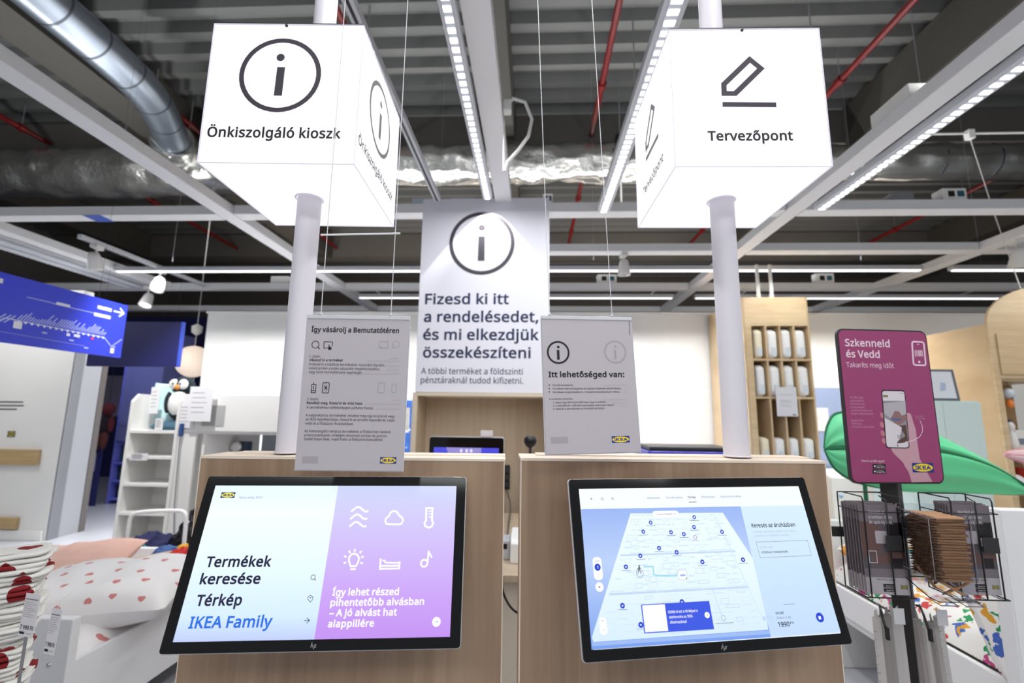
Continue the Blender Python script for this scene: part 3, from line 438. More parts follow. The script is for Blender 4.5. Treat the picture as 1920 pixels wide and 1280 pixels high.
INK={}
INK['sign']=[('T', 'Fizesd ki itt', -465.0, 199.6, -94.3, 80.3, 2, 'navy'),
('T', 'a rendelésedet,', -469.1, 431.7, -237.9, 81.5, 2, 'navy'),
('T', 'és mi elkezdjük', -469.4, 436.3, -379.7, 80.5, 2, 'navy'),
('T', 'összekészíteni', -464.2, 373.5, -520.0, 79.6, 2, 'navy'),
('T', 'A többi terméket a földszinti', -472.6, 313.3, -647.7, 45.5, 0.6, 'navy'),
('T', 'pénztáraknál tudod kifizetni.', -472.4, 318.0, -717.7, 45.2, 0.6, 'navy'),
('O',-24.0,405.9,249.1,30.86,'ink'),
('O',-26.1,537.0,27.5,0.0,'ink'),
('B',-53.9,257.2,0.7,463.9,0.0,0.0,'ink')]
INK['pL']=[('T', 'Így vásárolj a Bemutatótéren', -94.3, 84.9, 119.8, 9.7, 3, 'k'),
('T', '1. lépés:', -94.5, -71.5, 66.8, 5.0, 0, 'k'),
('T', 'Válaszd ki a terméket', -93.9, -25.9, 59.4, 5.0, 2.2, 'k'),
('T', 'Próbáld ki a kiállított termékeket, használd digitális', -93.6, 58.5, 50.5, 5.0, 0.3, 'k'),
('T', 'eszközeinket a teljes választék megtekintéséhez,', -93.5, 50.5, 42.5, 5.0, 0.3, 'k'),
('T', 'vagy kérd munkatársaink segítségét.', -93.2, 14.9, 34.7, 5.0, 0.3, 'k'),
('T', '2. lépés:', -92.0, -69.0, -19.4, 4.9, 0, 'k'),
('T', 'Rendeld meg, fizesd ki és vidd haza', -91.9, 18.2, -27.1, 4.9, 2.2, 'k'),
('T', 'A termékekhez kétféleképpen juthatsz hozzá.', -91.9, 41.5, -36.1, 4.9, 0.3, 'k'),
('T', 'A nagyraktáros termékeket rendeld meg egy kioszknál vagy', -92.2, 85.2, -51.5, 4.8, 0.3, 'k'),
('T', 'az IKEA Applikációban, fizesd ki az emeleti kasszáknál, majd', -91.8, 84.6, -59.4, 4.8, 0.3, 'k'),
('T', 'vedd át a földszinti Árukiadóban.', -92.3, 4.3, -67.5, 4.8, 0.3, 'k'),
('T', 'Az önkiszolgáló raktáros termékeket a földszinten találod,', -92.3, 79.1, -82.5, 4.8, 0.3, 'k'),
('T', 'a bemutatódarab címkéjén olvasható sorban és polcon.', -92.1, 72.3, -90.4, 4.8, 0.3, 'k'),
('T', 'Szedd össze őket, majd fizess a földszinti kasszáknál.', -92.0, 64.3, -97.9, 4.8, 0.3, 'k'),
('O',-83.9,93.3,7.2,1.42,'k'),
('S',[(-78.5,88.2),(-74.3,83.9)],1.7,'k'),
('S',[(-60.6,86.0),(-66.4,86.2),(-67.0,99.3),(-49.6,99.2),(-49.4,90.4)],1.4,'k'),
('P',[(-57.3,93.0),(-55.7,93.6),(-54.4,89.2),(-50.9,88.2),(-50.6,83.2),(-56.5,82.6),(-59.6,87.5),(-58.2,88.3),(-56.5,87.0)],0,'k'),
('B',-85.1,-4.5,-76.5,12.1,0.6,1.39,'k'),
('S',[(-81.3,12.1),(-81.5,16.1)],1.3,'k'),
('S',[(-81.3,8.3),(-81.1,2.4)],1.7,'k'),
('S',[(-84.6,-0.3),(-76.4,-0.2)],1.3,'k'),
('B',-62.7,-4.6,-50.0,16.2,2.1,1.5,'k'),
('S',[(-59.8,10.2),(-53.0,1.2)],1.4,'k'),
('S',[(-53.7,10.3),(-59.4,1.1)],1.4,'k'),
('O',-56.5,5.8,2.1,0.0,'k'),
('S',[(-58.3,13.7),(-55.3,13.7)],1.0,'k'),
('O',-56.0,-1.7,0.9,0.0,'k'),
('O',80.3,96.3,6.9,1.32,'ghost'),
('S',[(75.7,91.1),(72.0,87.2)],1.4,'ghost'),
('B',46.1,88.6,63.5,101.9,0.0,1.44,'ghost'),
('S',[(47.9,90.7),(52.5,86.4)],3.3,'ghost'),
('B',48.2,-2.7,61.1,17.2,2.1,1.5,'ghost'),
('B',76.2,-1.8,84.8,14.8,0.6,1.4,'ghost'),
('S',[(69.8,67.9),(88.2,67.9)],3.3,'ghost2'),
('S',[(22.4,61.2),(88.5,61.9)],3.3,'ghost2'),
('S',[(57.6,51.4),(89.0,51.5)],3.3,'ghost2'),
('S',[(63.5,43.8),(89.4,43.9)],3.3,'ghost2'),
('S',[(15.3,35.6),(89.8,36.3)],3.3,'ghost2'),
('S',[(76.4,-17.4),(92.5,-17.5)],3.2,'ghost2'),
('S',[(24.5,-25.5),(92.8,-24.9)],3.2,'ghost2'),
('S',[(46.4,-34.8),(93.3,-34.5)],3.2,'ghost2'),
('B',60.5,-141.6,92.5,-128.9,0.0,0.0,'logo'),
('B',-92.4,-142.4,-61.0,-129.1,0.0,0.0,'ghost')]
INK['pR']=[('T', 'Itt lehetőséged van:', -93.5, 79.1, 12.7, 11.4, 3, 'k'),
('T', 'Termék keresésére,', -86.1, -38.9, -6.7, 3.8, 0.6, 'k'),
('T', 'Termékek elérhetőségének és eladási helyének ellenőrzésére,', -86.3, 70.8, -14.3, 3.8, 0.6, 'k'),
('T', 'Termékek megrendelésére, melyeket összekészítünk neked.', -86.6, 66.3, -21.7, 3.8, 0.6, 'k'),
('T', 'A rendelést követően:', -94.4, -41.0, -36.2, 3.7, 0.3, 'k'),
('T', '1. Kapsz egy QR-kódot SMS-ben vagy e-mailben.', -86.3, 33.9, -43.6, 3.7, 0.6, 'k'),
('T', '2. A pénztárnál a QR-kód beolvasása után tudsz fizetni.', -86.5, 51.7, -50.3, 3.7, 0.6, 'k'),
('T', '3. Vedd át a termékeket az árukiadó területen.', -86.8, 29.8, -57.1, 3.7, 0.6, 'k'),
('P',[(-93.7,-2.9),(-90.1,-4.6),(-93.8,-6.4)],0,'k'),
('P',[(-94.0,-10.3),(-90.4,-12.0),(-94.1,-13.7)],0,'k'),
('P',[(-94.3,-17.6),(-90.7,-19.3),(-94.4,-21.0)],0,'k'),
('O',-69.9,66.8,23.5,4.2,'k'),
('O',-69.4,79.1,3.1,0.0,'k'),
('B',-73.0,50.7,-67.2,72.4,0.0,0.0,'k'),
('O',61.3,68.7,24.3,4.09,'ghost'),
('O',62.1,81.0,3.1,0.0,'ghost'),
('B',57.9,52.0,63.9,74.0,0.0,0.0,'ghost'),
('B',40.9,-129.3,81.1,-115.0,0.0,0.0,'logo'),
('B',-93.7,-127.5,-56.6,-114.2,0.0,0.0,'ghost'),
('S',[(99.7,141.8),(98.5,108.2)],1.5,'grey'),
('S',[(30.5,-5.3),(83.7,-5.1)],2.3,'ghost2'),
('S',[(79.4,-13.1),(83.2,-12.8)],2.4,'ghost2'),
('S',[(78.8,-20.8),(82.6,-20.4)],2.3,'ghost2'),
('S',[(23.7,-36.7),(81.4,-36.8)],2.3,'ghost2'),
('S',[(44.0,-43.8),(80.9,-43.8)],2.3,'ghost2'),
('S',[(61.9,-50.9),(80.4,-50.8)],2.3,'ghost2')]
INK['mag']=[('T', 'Szkenneld', -125.3, 21.1, 176.6, 21.2, 2.1, 'pinkw'),
('T', 'és Vedd', -125.4, -15.9, 142.3, 21.1, 2.1, 'pinkw'),
('T', 'Takaríts meg időt', -128.0, 25.9, 111.8, 14.7, 0.2, 'pinkw'),
('C',[(95.4,188.8),(96.4,192.5),(98.9,194.7),(102.8,195.4),(127.7,194.9),(131.6,194.1),(133.9,191.8),(134.6,188.1),(132.5,128.8),(131.6,125.2),(129.1,123.0),(125.2,122.3),(98.8,122.6),(94.9,123.4),(92.7,125.7),(92.1,129.3)],5.0,'pinkw'),
('S',[(102.4,168.6),(101.5,149.4)],2.7,'pinkw'),
('S',[(108.1,168.7),(107.2,149.5)],2.7,'pinkw'),
('S',[(114.9,168.9),(113.9,149.7)],4.0,'pinkw'),
('S',[(120.2,169.0),(119.3,149.8)],2.7,'pinkw'),
('S',[(125.2,169.1),(124.2,149.9)],2.7,'pinkw'),
('O',111.9,132.7,3.8,0.0,'pinkw'),
('S',[(111.1,187.5),(119.0,187.3)],2.2,'pinkw'),
('T', 'Az IKEA app', -127.2, -85.3, 17.8, 5.8, 0.3, 'pinks'),
('T', 'segítségével', -127.5, -84.7, 8.1, 5.7, 0.3, 'pinks'),
('T', 'beolvashatod', -127.9, -83.2, -1.6, 5.7, 0.3, 'pinks'),
('T', 'a termékeket', -128.2, -82.6, -11.3, 5.7, 0.3, 'pinks'),
('T', 'vásárlás közben, és', -128.5, -60.6, -20.8, 5.7, 0.3, 'pinks'),
('T', 'rögtön elkezdheted.', -128.9, -56.5, -30.4, 5.7, 0.3, 'pinks'),
('T', 'Egyszerűen', -130.1, -89.4, -50.4, 5.7, 0.3, 'pinks'),
('T', 'fizethetsz', -130.4, -97.3, -60.0, 5.7, 0.3, 'pinks'),
('T', 'az áruház kijáratánál.', -130.8, -58.4, -69.3, 5.6, 0.3, 'pinks'),
('P',[(49.1,-25.6),(55.1,-23.1),(63.3,-27.0),(73.3,-72.9),(73.7,-120.0),(74.9,-159.0),(90.2,-189.8),(106.8,-224.8),(40.7,-226.7),(35.4,-199.2),(25.0,-180.8),(19.7,-168.5),(-6.1,-143.9),(-15.7,-125.4),(44.0,-124.9),(47.8,-81.0)],0,'skin'),
('P',[(-35.4,-25.0),(-29.2,-23.4),(-21.4,-29.6),(-20.8,-39.1),(-31.3,-40.8),(-36.2,-34.6)],0,'skin2'),
('P',[(-39.5,-52.8),(-33.3,-51.1),(-25.5,-57.4),(-24.9,-66.8),(-35.4,-68.5),(-40.3,-62.2)],0,'skin2'),
('P',[(-39.9,-78.0),(-33.7,-76.3),(-25.9,-82.5),(-25.3,-91.9),(-35.7,-93.6),(-40.6,-87.4)],0,'skin2'),
('P',[(-39.0,-99.9),(-32.9,-98.2),(-25.1,-104.4),(-24.5,-113.8),(-34.9,-115.4),(-39.8,-109.2)],0,'skin2'),
('C',[(-24.1,35.1),(-22.9,40.4),(-19.3,43.7),(-13.5,44.7),(42.5,44.7),(48.2,43.7),(51.6,40.4),(52.6,35.0),(47.2,-119.5),(45.9,-124.6),(42.3,-127.8),(36.6,-128.8),(-18.6,-128.6),(-24.2,-127.6),(-27.6,-124.4),(-28.6,-119.3)],0.0,'phone'),
('P',[(-21.4,33.4),(-20.3,37.8),(-17.3,40.5),(-12.5,41.4),(41.7,41.3),(46.5,40.4),(49.3,37.6),(50.1,33.2),(44.5,-118.1),(43.4,-122.4),(40.4,-125.0),(35.6,-125.8),(-17.4,-125.5),(-22.1,-124.6),(-24.9,-122.0),(-25.7,-117.7)],0,'pwhite'),
('P',[(-22.2,11.8),(49.7,12.4),(44.5,-110.9),(-26.0,-114.6)],0,'pgrey'),
('P',[(-21.8,3.8),(50.9,12.2),(48.6,-27.2),(0.9,-43.6),(-21.9,-26.5)],0,'pgrey2'),
('P',[(-1.9,-38.9),(12.6,-18.1),(26.2,-19.5),(33.3,-32.1),(48.6,-27.2),(48.3,-43.1),(22.9,-60.8),(8.2,-54.6)],0,'pskin'),
('P',[(21.0,-62.4),(43.7,-59.0),(44.0,-110.9),(7.7,-114.3),(13.8,-106.4),(37.8,-92.1)],0,'pbrown'),
('P',[(-5.5,-39.7),(32.2,-40.9),(24.4,-48.1),(0.6,-46.8)],0,'pblue'),
('P',[(-22.5,-39.2),(29.0,-67.0),(20.1,-97.0),(6.1,-113.5),(-26.0,-114.6)],0,'pwhite'),
('S',[(12.5,-89.2),(13.7,-100.2)],1.6,'grey'),
('S',[(16.5,-89.2),(17.7,-100.2)],1.6,'grey'),
('S',[(20.4,-89.2),(21.6,-100.1)],1.6,'grey'),
('S',[(24.3,-89.1),(25.5,-100.1)],1.6,'grey'),
('B',-20.1,22.4,-4.5,29.1,0.0,0.0,'logod'),
('S',[(34.7,35.2),(46.0,35.1)],1.3,'grey'),
('S',[(8.2,-117.4),(10.0,-123.6)],2.5,'k'),
('S',[(89.8,-45.8),(95.3,-60.0),(94.3,-77.4),(84.1,-93.3),(60.2,-105.3),(34.6,-110.7)],1.9,'pinkw'),
('P',[(32.0,-111.0),(38.5,-107.2),(38.4,-113.4)],0,'pinkw'),
('T', 'Szkenneld', 76.1, 102.1, -35.0, 4.2, 0.2, 'pinks'),
('T', 'a vonalkódot', 76.1, 107.2, -42.2, 4.1, 0.2, 'pinks'),
('T', 'Töltsd le az IKEA appot!', -112.0, -38.6, -168.7, 5.8, 0.6, 'pinkw'),
('B',-77.0,-187.1,-35.8,-174.6,1.5,0.0,'k'),
('O',-70.7,-180.9,2.7,0.0,'pwhite'),
('T', 'Letöltés az', -65.0, -43.2, -178.8, 2.3, 0, 'pwhite'),
('T', 'App Store', -65.8, -38.9, -185.0, 4.9, 0.8, 'pwhite'),
('B',-78.7,-201.6,-37.6,-189.3,1.5,0.0,'k'),
('O',-72.3,-195.5,2.7,0.0,'pwhite'),
('T', 'Szerezd meg', -66.7, -44.9, -193.5, 2.3, 0, 'pwhite'),
('T', 'Google Play', -67.4, -40.6, -199.6, 4.9, 0.8, 'pwhite'),
('B',47.8,-197.5,115.2,-170.7,0.0,0.0,'logo')]
INK['mL']=[('B',-243.6,117.0,-214.3,128.7,0.0,0.0,'logo'),
('T', 'Nyitva eddig: 20:00', -204.2, -156.3, 115.9, 4.4, 0, 'sgrey'),
('T', 'Termékek', -237.4, -109.2, -16.0, 18.2, 2.5, 'snavy'),
('T', 'keresése', -239.7, -123.8, -46.8, 17.9, 2.5, 'snavy'),
('T', 'Térkép', -236.7, -150.4, -84.1, 18.0, 2.5, 'snavy'),
('T', 'IKEA Family', -238.9, -84.6, -121.5, 18.5, 2.3, 'sblue'),
('O',-21.4,-36.7,4.2,1.01,'snavy'),
('S',[(-17.9,-39.8),(-14.8,-42.8)],1.2,'snavy'),
('C',[(-20.7,-68.7),(-15.7,-71.6),(-15.0,-75.8),(-18.8,-80.8),(-24.3,-75.7),(-24.9,-71.5)],1.0,'snavy'),
('O',-20.0,-72.9,1.2,0.0,'snavy'),
('S',[(-25.0,-112.1),(-14.6,-112.0)],1.1,'snavy'),
('S',[(-20.2,-107.5),(-14.3,-112.0),(-19.0,-116.6)],1.1,'snavy'),
('T', 'Így lehet részed', 21.7, 152.9, -69.9, 11.9, 2.4, 'sw'),
('T', 'pihentetőbb alvásban', 20.8, 204.8, -87.8, 11.7, 2.4, 'sw'),
('T', '– A jó alvást hat', 21.7, 152.6, -105.5, 11.5, 2.4, 'sw'),
('T', 'alappillére', 21.9, 110.2, -123.7, 11.3, 2.4, 'sw'),
('S',[(35.5,89.3),(37.2,90.2),(38.8,91.4),(40.4,92.8),(42.1,94.4),(43.7,95.9),(45.3,97.2),(47.0,98.0),(48.8,98.4),(50.7,98.3),(52.6,97.6),(54.6,96.5),(56.7,95.0),(58.7,93.5),(60.7,91.9),(62.8,90.6),(64.7,89.6),(66.6,89.1),(68.5,89.1),(70.2,89.6),(71.9,90.6)],3.9,'sw'),
('S',[(35.8,74.2),(37.5,75.0),(39.1,76.2),(40.7,77.6),(42.3,79.2),(43.9,80.7),(45.6,81.9),(47.3,82.8),(49.1,83.1),(50.9,83.0),(52.8,82.3),(54.8,81.2),(56.8,79.8),(58.9,78.2),(60.9,76.7),(62.9,75.4),(64.9,74.4),(66.7,73.9),(68.6,73.9),(70.3,74.4),(72.0,75.4)],3.9,'sw'),
('S',[(36.1,59.2),(37.8,60.0),(39.4,61.2),(41.0,62.6),(42.6,64.2),(44.2,65.6),(45.8,66.8),(47.5,67.7),(49.3,68.0),(51.1,67.9),(53.0,67.2),(55.0,66.1),(57.0,64.7),(59.0,63.2),(61.1,61.7),(63.0,60.4),(65.0,59.4),(66.9,58.9),(68.7,58.9),(70.4,59.4),(72.1,60.4)],3.8,'sw'),
('C',[(113.4,63.8),(110.2,70.3),(112.0,76.2),(116.7,79.4),(119.9,87.1),(126.4,90.3),(133.5,88.1),(138.7,81.0),(145.4,76.7),(148.3,70.2),(145.5,64.3),(140.0,62.7)],3.6,'sw'),
('C',[(196.0,95.8),(209.3,95.6),(209.8,71.1),(213.0,65.7),(210.1,58.2),(203.5,56.1),(196.4,59.3),(194.2,65.7),(197.2,71.1)],3.8,'sw'),
('S',[(201.6,89.7),(206.8,89.7)],2.0,'sw'),
('S',[(202.1,83.7),(207.2,83.7)],2.0,'sw'),
('S',[(202.5,77.7),(207.6,77.6)],2.0,'sw'),
('C',[(50.1,-17.1),(45.5,-7.6),(44.9,-1.1),(48.5,4.9),(54.6,6.4),(61.2,3.8),(65.4,-2.8),(64.2,-10.2),(60.9,-17.2)],3.4,'sw'),
('S',[(50.7,-22.5),(61.1,-22.6)],3.5,'sw'),
('S',[(54.2,15.2),(54.7,9.9)],3.4,'sw'),
('S',[(42.3,12.0),(46.0,7.4)],3.4,'sw'),
('S',[(68.8,11.4),(65.3,7.0)],3.4,'sw'),
('S',[(34.4,2.0),(39.5,-0.1)],3.3,'sw'),
('S',[(74.1,0.7),(69.5,-1.3)],3.3,'sw'),
('S',[(35.3,-11.5),(40.5,-10.1)],3.3,'sw'),
('S',[(74.2,-12.3),(69.2,-10.8)],3.3,'sw'),
('S',[(109.4,-3.1),(110.5,-24.5)],3.6,'sw'),
('S',[(148.8,-8.9),(149.0,-23.8)],3.6,'sw'),
('S',[(110.2,-17.1),(149.1,-16.9)],3.2,'sw'),
('S',[(110.6,-22.5),(149.1,-22.3)],3.2,'sw'),
('S',[(113.7,-7.1),(118.7,-7.5),(119.6,-11.2),(148.0,-11.9)],3.0,'sw'),
('O',199.6,-12.8,6.6,3.58,'sw'),
('S',[(206.6,-10.8),(206.8,9.5),(214.6,-2.3)],3.4,'sw'),
('O',231.5,-117.9,8.4,0.0,'sw'),
('S',[(229.5,-117.8),(233.7,-117.8)],0.8,'sblue'),
('S',[(232.0,-116.2),(233.9,-117.8),(232.1,-119.4)],0.7,'sblue'),
('S',[(-2.9,-147.6),(-4.1,-156.6)],1.0,'chrome'),
('S',[(-3.6,-152.2),(-1.1,-152.1),(-0.9,-156.5)],0.9,'chrome'),
('S',[(2.5,-152.1),(1.3,-159.7)],0.9,'chrome'),
('S',[(2.5,-152.1),(5.1,-152.0),(4.8,-156.3),(2.1,-156.4)],0.9,'chrome')]
INK['mR']=[('P',[(-259.3,141.9),(258.6,142.7),(259.0,101.7),(-259.1,102.8)],0,'shead'),
('P',[(-259.2,102.4),(103.6,102.0),(104.1,-142.2),(-263.2,-143.1)],0,'smapbg'),
('P',[(-152.2,92.1),(58.2,89.6),(105.0,-3.2),(109.9,-62.7),(102.1,-129.5),(-258.8,-131.2),(-260.5,-123.5)],0,'smap'),
('P',[(-261.2,-131.9),(103.0,-130.5),(103.4,-136.8),(-261.6,-137.8)],0,'smapbg2'),
('P',[(103.6,102.0),(259.0,101.7),(260.4,-142.0),(104.1,-142.2)],0,'spanel'),
('P',[(-147.4,89.3),(-142.1,89.2),(-143.2,86.7),(-148.6,86.8)],0,'smapline2'),
('P',[(-140.6,89.2),(-130.7,89.1),(-131.3,87.5),(-141.3,87.6)],0,'smapline2'),
('P',[(-129.1,89.0),(-119.7,88.9),(-120.5,87.0),(-129.9,87.1)],0,'smapline2'),
('P',[(-116.6,88.9),(-99.5,88.7),(-100.2,86.5),(-117.5,86.7)],0,'smapline2'),
('P',[(-80.1,88.5),(-69.4,88.4),(-69.7,87.0),(-80.4,87.2)],0,'smapline2'),
('C',[(-67.2,88.3),(-61.7,88.3),(-63.1,81.3),(-68.7,81.4)],0.6,'smapline2'),
('P',[(-59.7,88.3),(-45.2,88.1),(-45.4,86.5),(-60.0,86.7)],0,'smapline2'),
('C',[(-9.8,87.7),(6.4,87.5),(6.6,82.4),(-9.9,82.6)],0.6,'smapline2'),
('C',[(8.5,87.5),(25.1,87.3),(25.5,81.9),(8.7,82.1)],0.6,'smapline2'),
('P',[(26.9,87.3),(33.8,87.2),(34.1,84.9),(27.1,84.9)],0,'smapline2'),
('P',[(46.5,87.1),(52.2,87.0),(52.6,84.9),(46.9,84.9)],0,'smapline2'),
('C',[(-151.4,80.6),(-136.3,80.5),(-138.6,75.0),(-154.0,75.1)],0.7,'smapline'),
('C',[(-134.5,80.4),(-118.3,80.3),(-120.2,75.2),(-136.6,75.3)],0.7,'smapline2'),
('P',[(-114.5,80.3),(-100.4,80.1),(-101.2,77.7),(-115.4,77.8)],0,'smapline2'),
('P',[(-99.0,80.1),(-85.1,80.0),(-85.8,77.5),(-99.7,77.6)],0,'smapline2'),
('C',[(-82.1,79.9),(-70.4,79.8),(-71.4,75.2),(-83.3,75.3)],0.7,'smapline'),
('C',[(-67.9,79.8),(-55.9,79.7),(-56.9,74.2),(-69.0,74.3)],0.7,'smapline2'),
('P',[(-54.1,79.7),(-39.2,79.6),(-39.5,77.4),(-54.4,77.6)],0,'smapline2'),
('C',[(-36.8,79.5),(-27.5,79.4),(-28.0,73.6),(-37.5,73.7)],0.7,'smapline2'),
('P',[(-23.7,79.4),(-11.3,79.3),(-11.4,76.2),(-24.0,76.3)],0,'smapline2'),
('P',[(10.2,79.1),(21.6,79.0),(21.8,77.1),(10.3,77.2)],0,'smapline2'),
('C',[(23.8,79.0),(37.3,78.8),(37.8,74.7),(24.1,74.8)],0.7,'smapline'),
('C',[(40.5,78.8),(46.3,78.8),(47.2,72.9),(41.3,73.0)],0.7,'smapline2'),
('C',[(-155.9,70.9),(-149.5,70.9),(-152.0,65.3),(-158.6,65.3)],0.7,'smapline2'),
('P',[(-145.7,70.9),(-139.6,70.8),(-140.8,68.0),(-147.0,68.0)],0,'smapline2'),
('C',[(-135.6,70.8),(-129.2,70.8),(-132.4,62.6),(-139.0,62.7)],0.7,'smapline2'),
('P',[(-109.3,70.6),(-104.7,70.6),(-105.5,68.2),(-110.1,68.2)],0,'smapline2'),
('P',[(-102.8,70.6),(-88.7,70.5),(-89.3,68.4),(-103.4,68.5)],0,'smapline2'),
('P',[(-86.5,70.4),(-76.7,70.4),(-77.3,67.9),(-87.2,68.0)],0,'smapline2'),
('P',[(-74.0,70.4),(-67.2,70.3),(-67.8,67.1),(-74.7,67.2)],0,'smapline2'),
('P',[(-63.2,70.3),(-58.7,70.2),(-59.3,67.3),(-63.8,67.3)],0,'smapline2'),
('C',[(-38.5,70.1),(-25.9,70.0),(-26.5,63.0),(-39.3,63.1)],0.7,'smapline2'),
('C',[(-22.9,70.0),(-6.7,69.9),(-6.8,65.8),(-23.2,65.9)],0.7,'smapline2'),
('P',[(-3.6,69.8),(10.5,69.7),(10.6,67.5),(-3.6,67.6)],0,'smapline2'),
('C',[(33.7,69.6),(40.4,69.5),(41.4,61.6),(34.6,61.6)],0.7,'smapline'),
('P',[(42.8,69.5),(55.4,69.4),(55.8,67.0),(43.1,67.1)],0,'smapline2'),
('P',[(-153.5,60.7),(-142.6,60.7),(-143.6,58.5),(-154.5,58.5)],0,'smapline2'),
('P',[(-140.7,60.7),(-128.2,60.6),(-129.3,57.8),(-141.9,57.8)],0,'smapline2'),
('C',[(-124.5,60.6),(-117.9,60.5),(-120.9,52.1),(-127.6,52.1)],0.7,'smapline2'),
('P',[(-114.6,60.5),(-99.1,60.4),(-100.0,57.6),(-115.6,57.7)],0,'smapline2'),
('C',[(-96.8,60.4),(-82.5,60.4),(-84.3,52.9),(-98.9,52.9)],0.7,'smapline'),
('C',[(-79.9,60.3),(-61.5,60.2),(-62.4,55.4),(-81.1,55.4)],0.7,'smapline2'),
('P',[(-57.4,60.2),(-49.2,60.2),(-49.5,58.1),(-57.7,58.2)],0,'smapline2'),
('C',[(-46.4,60.2),(-29.3,60.1),(-30.1,51.8),(-47.6,51.9)],0.7,'smapline2'),
('P',[(-25.7,60.1),(-7.1,60.0),(-7.2,57.2),(-25.9,57.3)],0,'smapline2'),
('C',[(11.2,59.9),(16.3,59.8),(16.6,54.2),(11.4,54.2)],0.7,'smapline'),
('C',[(20.0,59.8),(39.5,59.7),(40.3,53.8),(20.3,53.9)],0.7,'smapline2'),
('C',[(43.1,59.7),(48.9,59.7),(50.1,51.6),(44.2,51.6)],0.7,'smapline2'),
('C',[(-165.6,50.2),(-151.4,50.2),(-154.4,43.2),(-168.9,43.2)],0.7,'smapline'),
('C',[(-147.3,50.2),(-142.5,50.2),(-146.0,41.5),(-150.9,41.6)],0.8,'smapline'),
('P',[(-140.0,50.2),(-130.3,50.1),(-131.2,47.6),(-141.0,47.6)],0,'smapline2'),
('C',[(-128.6,50.1),(-109.5,50.0),(-112.3,41.2),(-131.8,41.2)],0.8,'smapline2'),
('P',[(-108.1,50.0),(-96.5,50.0),(-97.3,47.1),(-109.0,47.1)],0,'smapline2'),
('P',[(-94.7,50.0),(-83.8,50.0),(-84.2,48.2),(-95.2,48.2)],0,'smapline2'),
('C',[(-81.2,49.9),(-72.6,49.9),(-74.2,42.5),(-82.9,42.5)],0.8,'smapline'),
('P',[(-70.3,49.9),(-61.6,49.9),(-62.1,47.0),(-70.9,47.1)],0,'smapline2'),
('C',[(-58.1,49.9),(-48.8,49.8),(-49.5,44.9),(-59.0,45.0)],0.8,'smapline2'),
('P',[(-45.2,49.8),(-35.8,49.8),(-36.2,46.6),(-45.7,46.6)],0,'smapline2'),
('C',[(-34.1,49.8),(-28.2,49.8),(-28.8,43.1),(-34.8,43.1)],0.8,'smapline2'),
('P',[(-14.4,49.7),(-3.0,49.7),(-3.0,47.4),(-14.5,47.5)],0,'smapline2'),
('C',[(15.3,49.6),(33.4,49.5),(34.2,41.1),(15.7,41.2)],0.8,'smapline'),
('P',[(37.0,49.5),(46.7,49.5),(47.0,47.6),(37.2,47.7)],0,'smapline2'),
('P',[(-170.7,39.5),(-160.2,39.4),(-161.7,36.0),(-172.3,36.0)],0,'smapline2'),
('C',[(-156.8,39.4),(-143.8,39.4),(-147.5,30.2),(-160.8,30.2)],0.8,'smapline'),
('P',[(-142.2,39.4),(-128.0,39.4),(-129.1,36.4),(-143.3,36.4)],0,'smapline2'),
('C',[(-125.7,39.4),(-115.1,39.4),(-117.1,33.1),(-127.9,33.1)],0.8,'smapline2'),
('C',[(-113.2,39.4),(-105.1,39.3),(-107.0,33.0),(-115.2,33.0)],0.8,'smapline2'),
('P',[(-101.0,39.3),(-92.7,39.3),(-93.4,36.6),(-101.8,36.6)],0,'smapline2'),
('C',[(-90.2,39.3),(-76.0,39.3),(-77.7,30.9),(-92.4,30.9)],0.8,'smapline2'),
('P',[(-74.3,39.3),(-68.4,39.3),(-68.8,37.3),(-74.7,37.3)],0,'smapline2'),
('C',[(-65.8,39.3),(-53.0,39.2),(-53.8,33.8),(-66.8,33.9)],0.8,'smapline'),
('P',[(-49.0,39.2),(-38.6,39.2),(-38.8,36.9),(-49.3,37.0)],0,'smapline2'),
('P',[(-35.0,39.2),(-23.9,39.2),(-24.0,36.7),(-35.3,36.7)],0,'smapline2'),
('C',[(-1.9,39.1),(4.0,39.1),(4.0,34.6),(-1.9,34.6)],0.8,'smapline2'),
('P',[(7.5,39.1),(21.9,39.1),(22.1,35.8),(7.6,35.8)],0,'smapline2'),
('P',[(24.3,39.1),(42.3,39.0),(42.5,37.0),(24.4,37.0)],0,'smapline2'),
('P',[(44.0,39.0),(51.2,39.0),(51.7,35.9),(44.4,36.0)],0,'smapline2'),
('C',[(52.9,39.0),(60.9,39.0),(62.0,33.0),(53.8,33.0)],0.8,'smapline'),
('P',[(-175.8,28.5),(-156.1,28.5),(-157.3,25.6),(-177.2,25.6)],0,'smapline2'),
('C',[(-152.5,28.5),(-143.1,28.5),(-145.0,23.4),(-154.6,23.4)],0.8,'smapline'),
('P',[(-139.0,28.5),(-120.0,28.5),(-120.9,25.9),(-139.9,26.0)],0,'smapline2'),
('C',[(-115.6,28.5),(-104.6,28.5),(-106.1,23.2),(-117.3,23.2)],0.8,'smapline2'),
('P',[(-103.0,28.5),(-88.1,28.5),(-88.9,25.4),(-103.8,25.4)],0,'smapline2'),
('P',[(-83.8,28.5),(-72.3,28.4),(-72.9,25.9),(-84.4,25.9)],0,'smapline2'),
('C',[(-68.4,28.4),(-61.5,28.4),(-62.3,23.7),(-69.3,23.7)],0.8,'smapline2'),
('P',[(-57.1,28.4),(-35.8,28.4),(-36.0,25.9),(-57.5,25.9)],0,'smapline2'),
('C',[(-32.7,28.4),(-21.7,28.4),(-22.3,19.7),(-33.5,19.7)],0.8,'smapline2'),
('P',[(-19.7,28.4),(-11.6,28.4),(-11.6,26.1),(-19.9,26.1)],0,'smapline2'),
('C',[(-8.9,28.4),(-0.7,28.4),(-0.7,22.7),(-9.0,22.7)],0.8,'smapline2'),
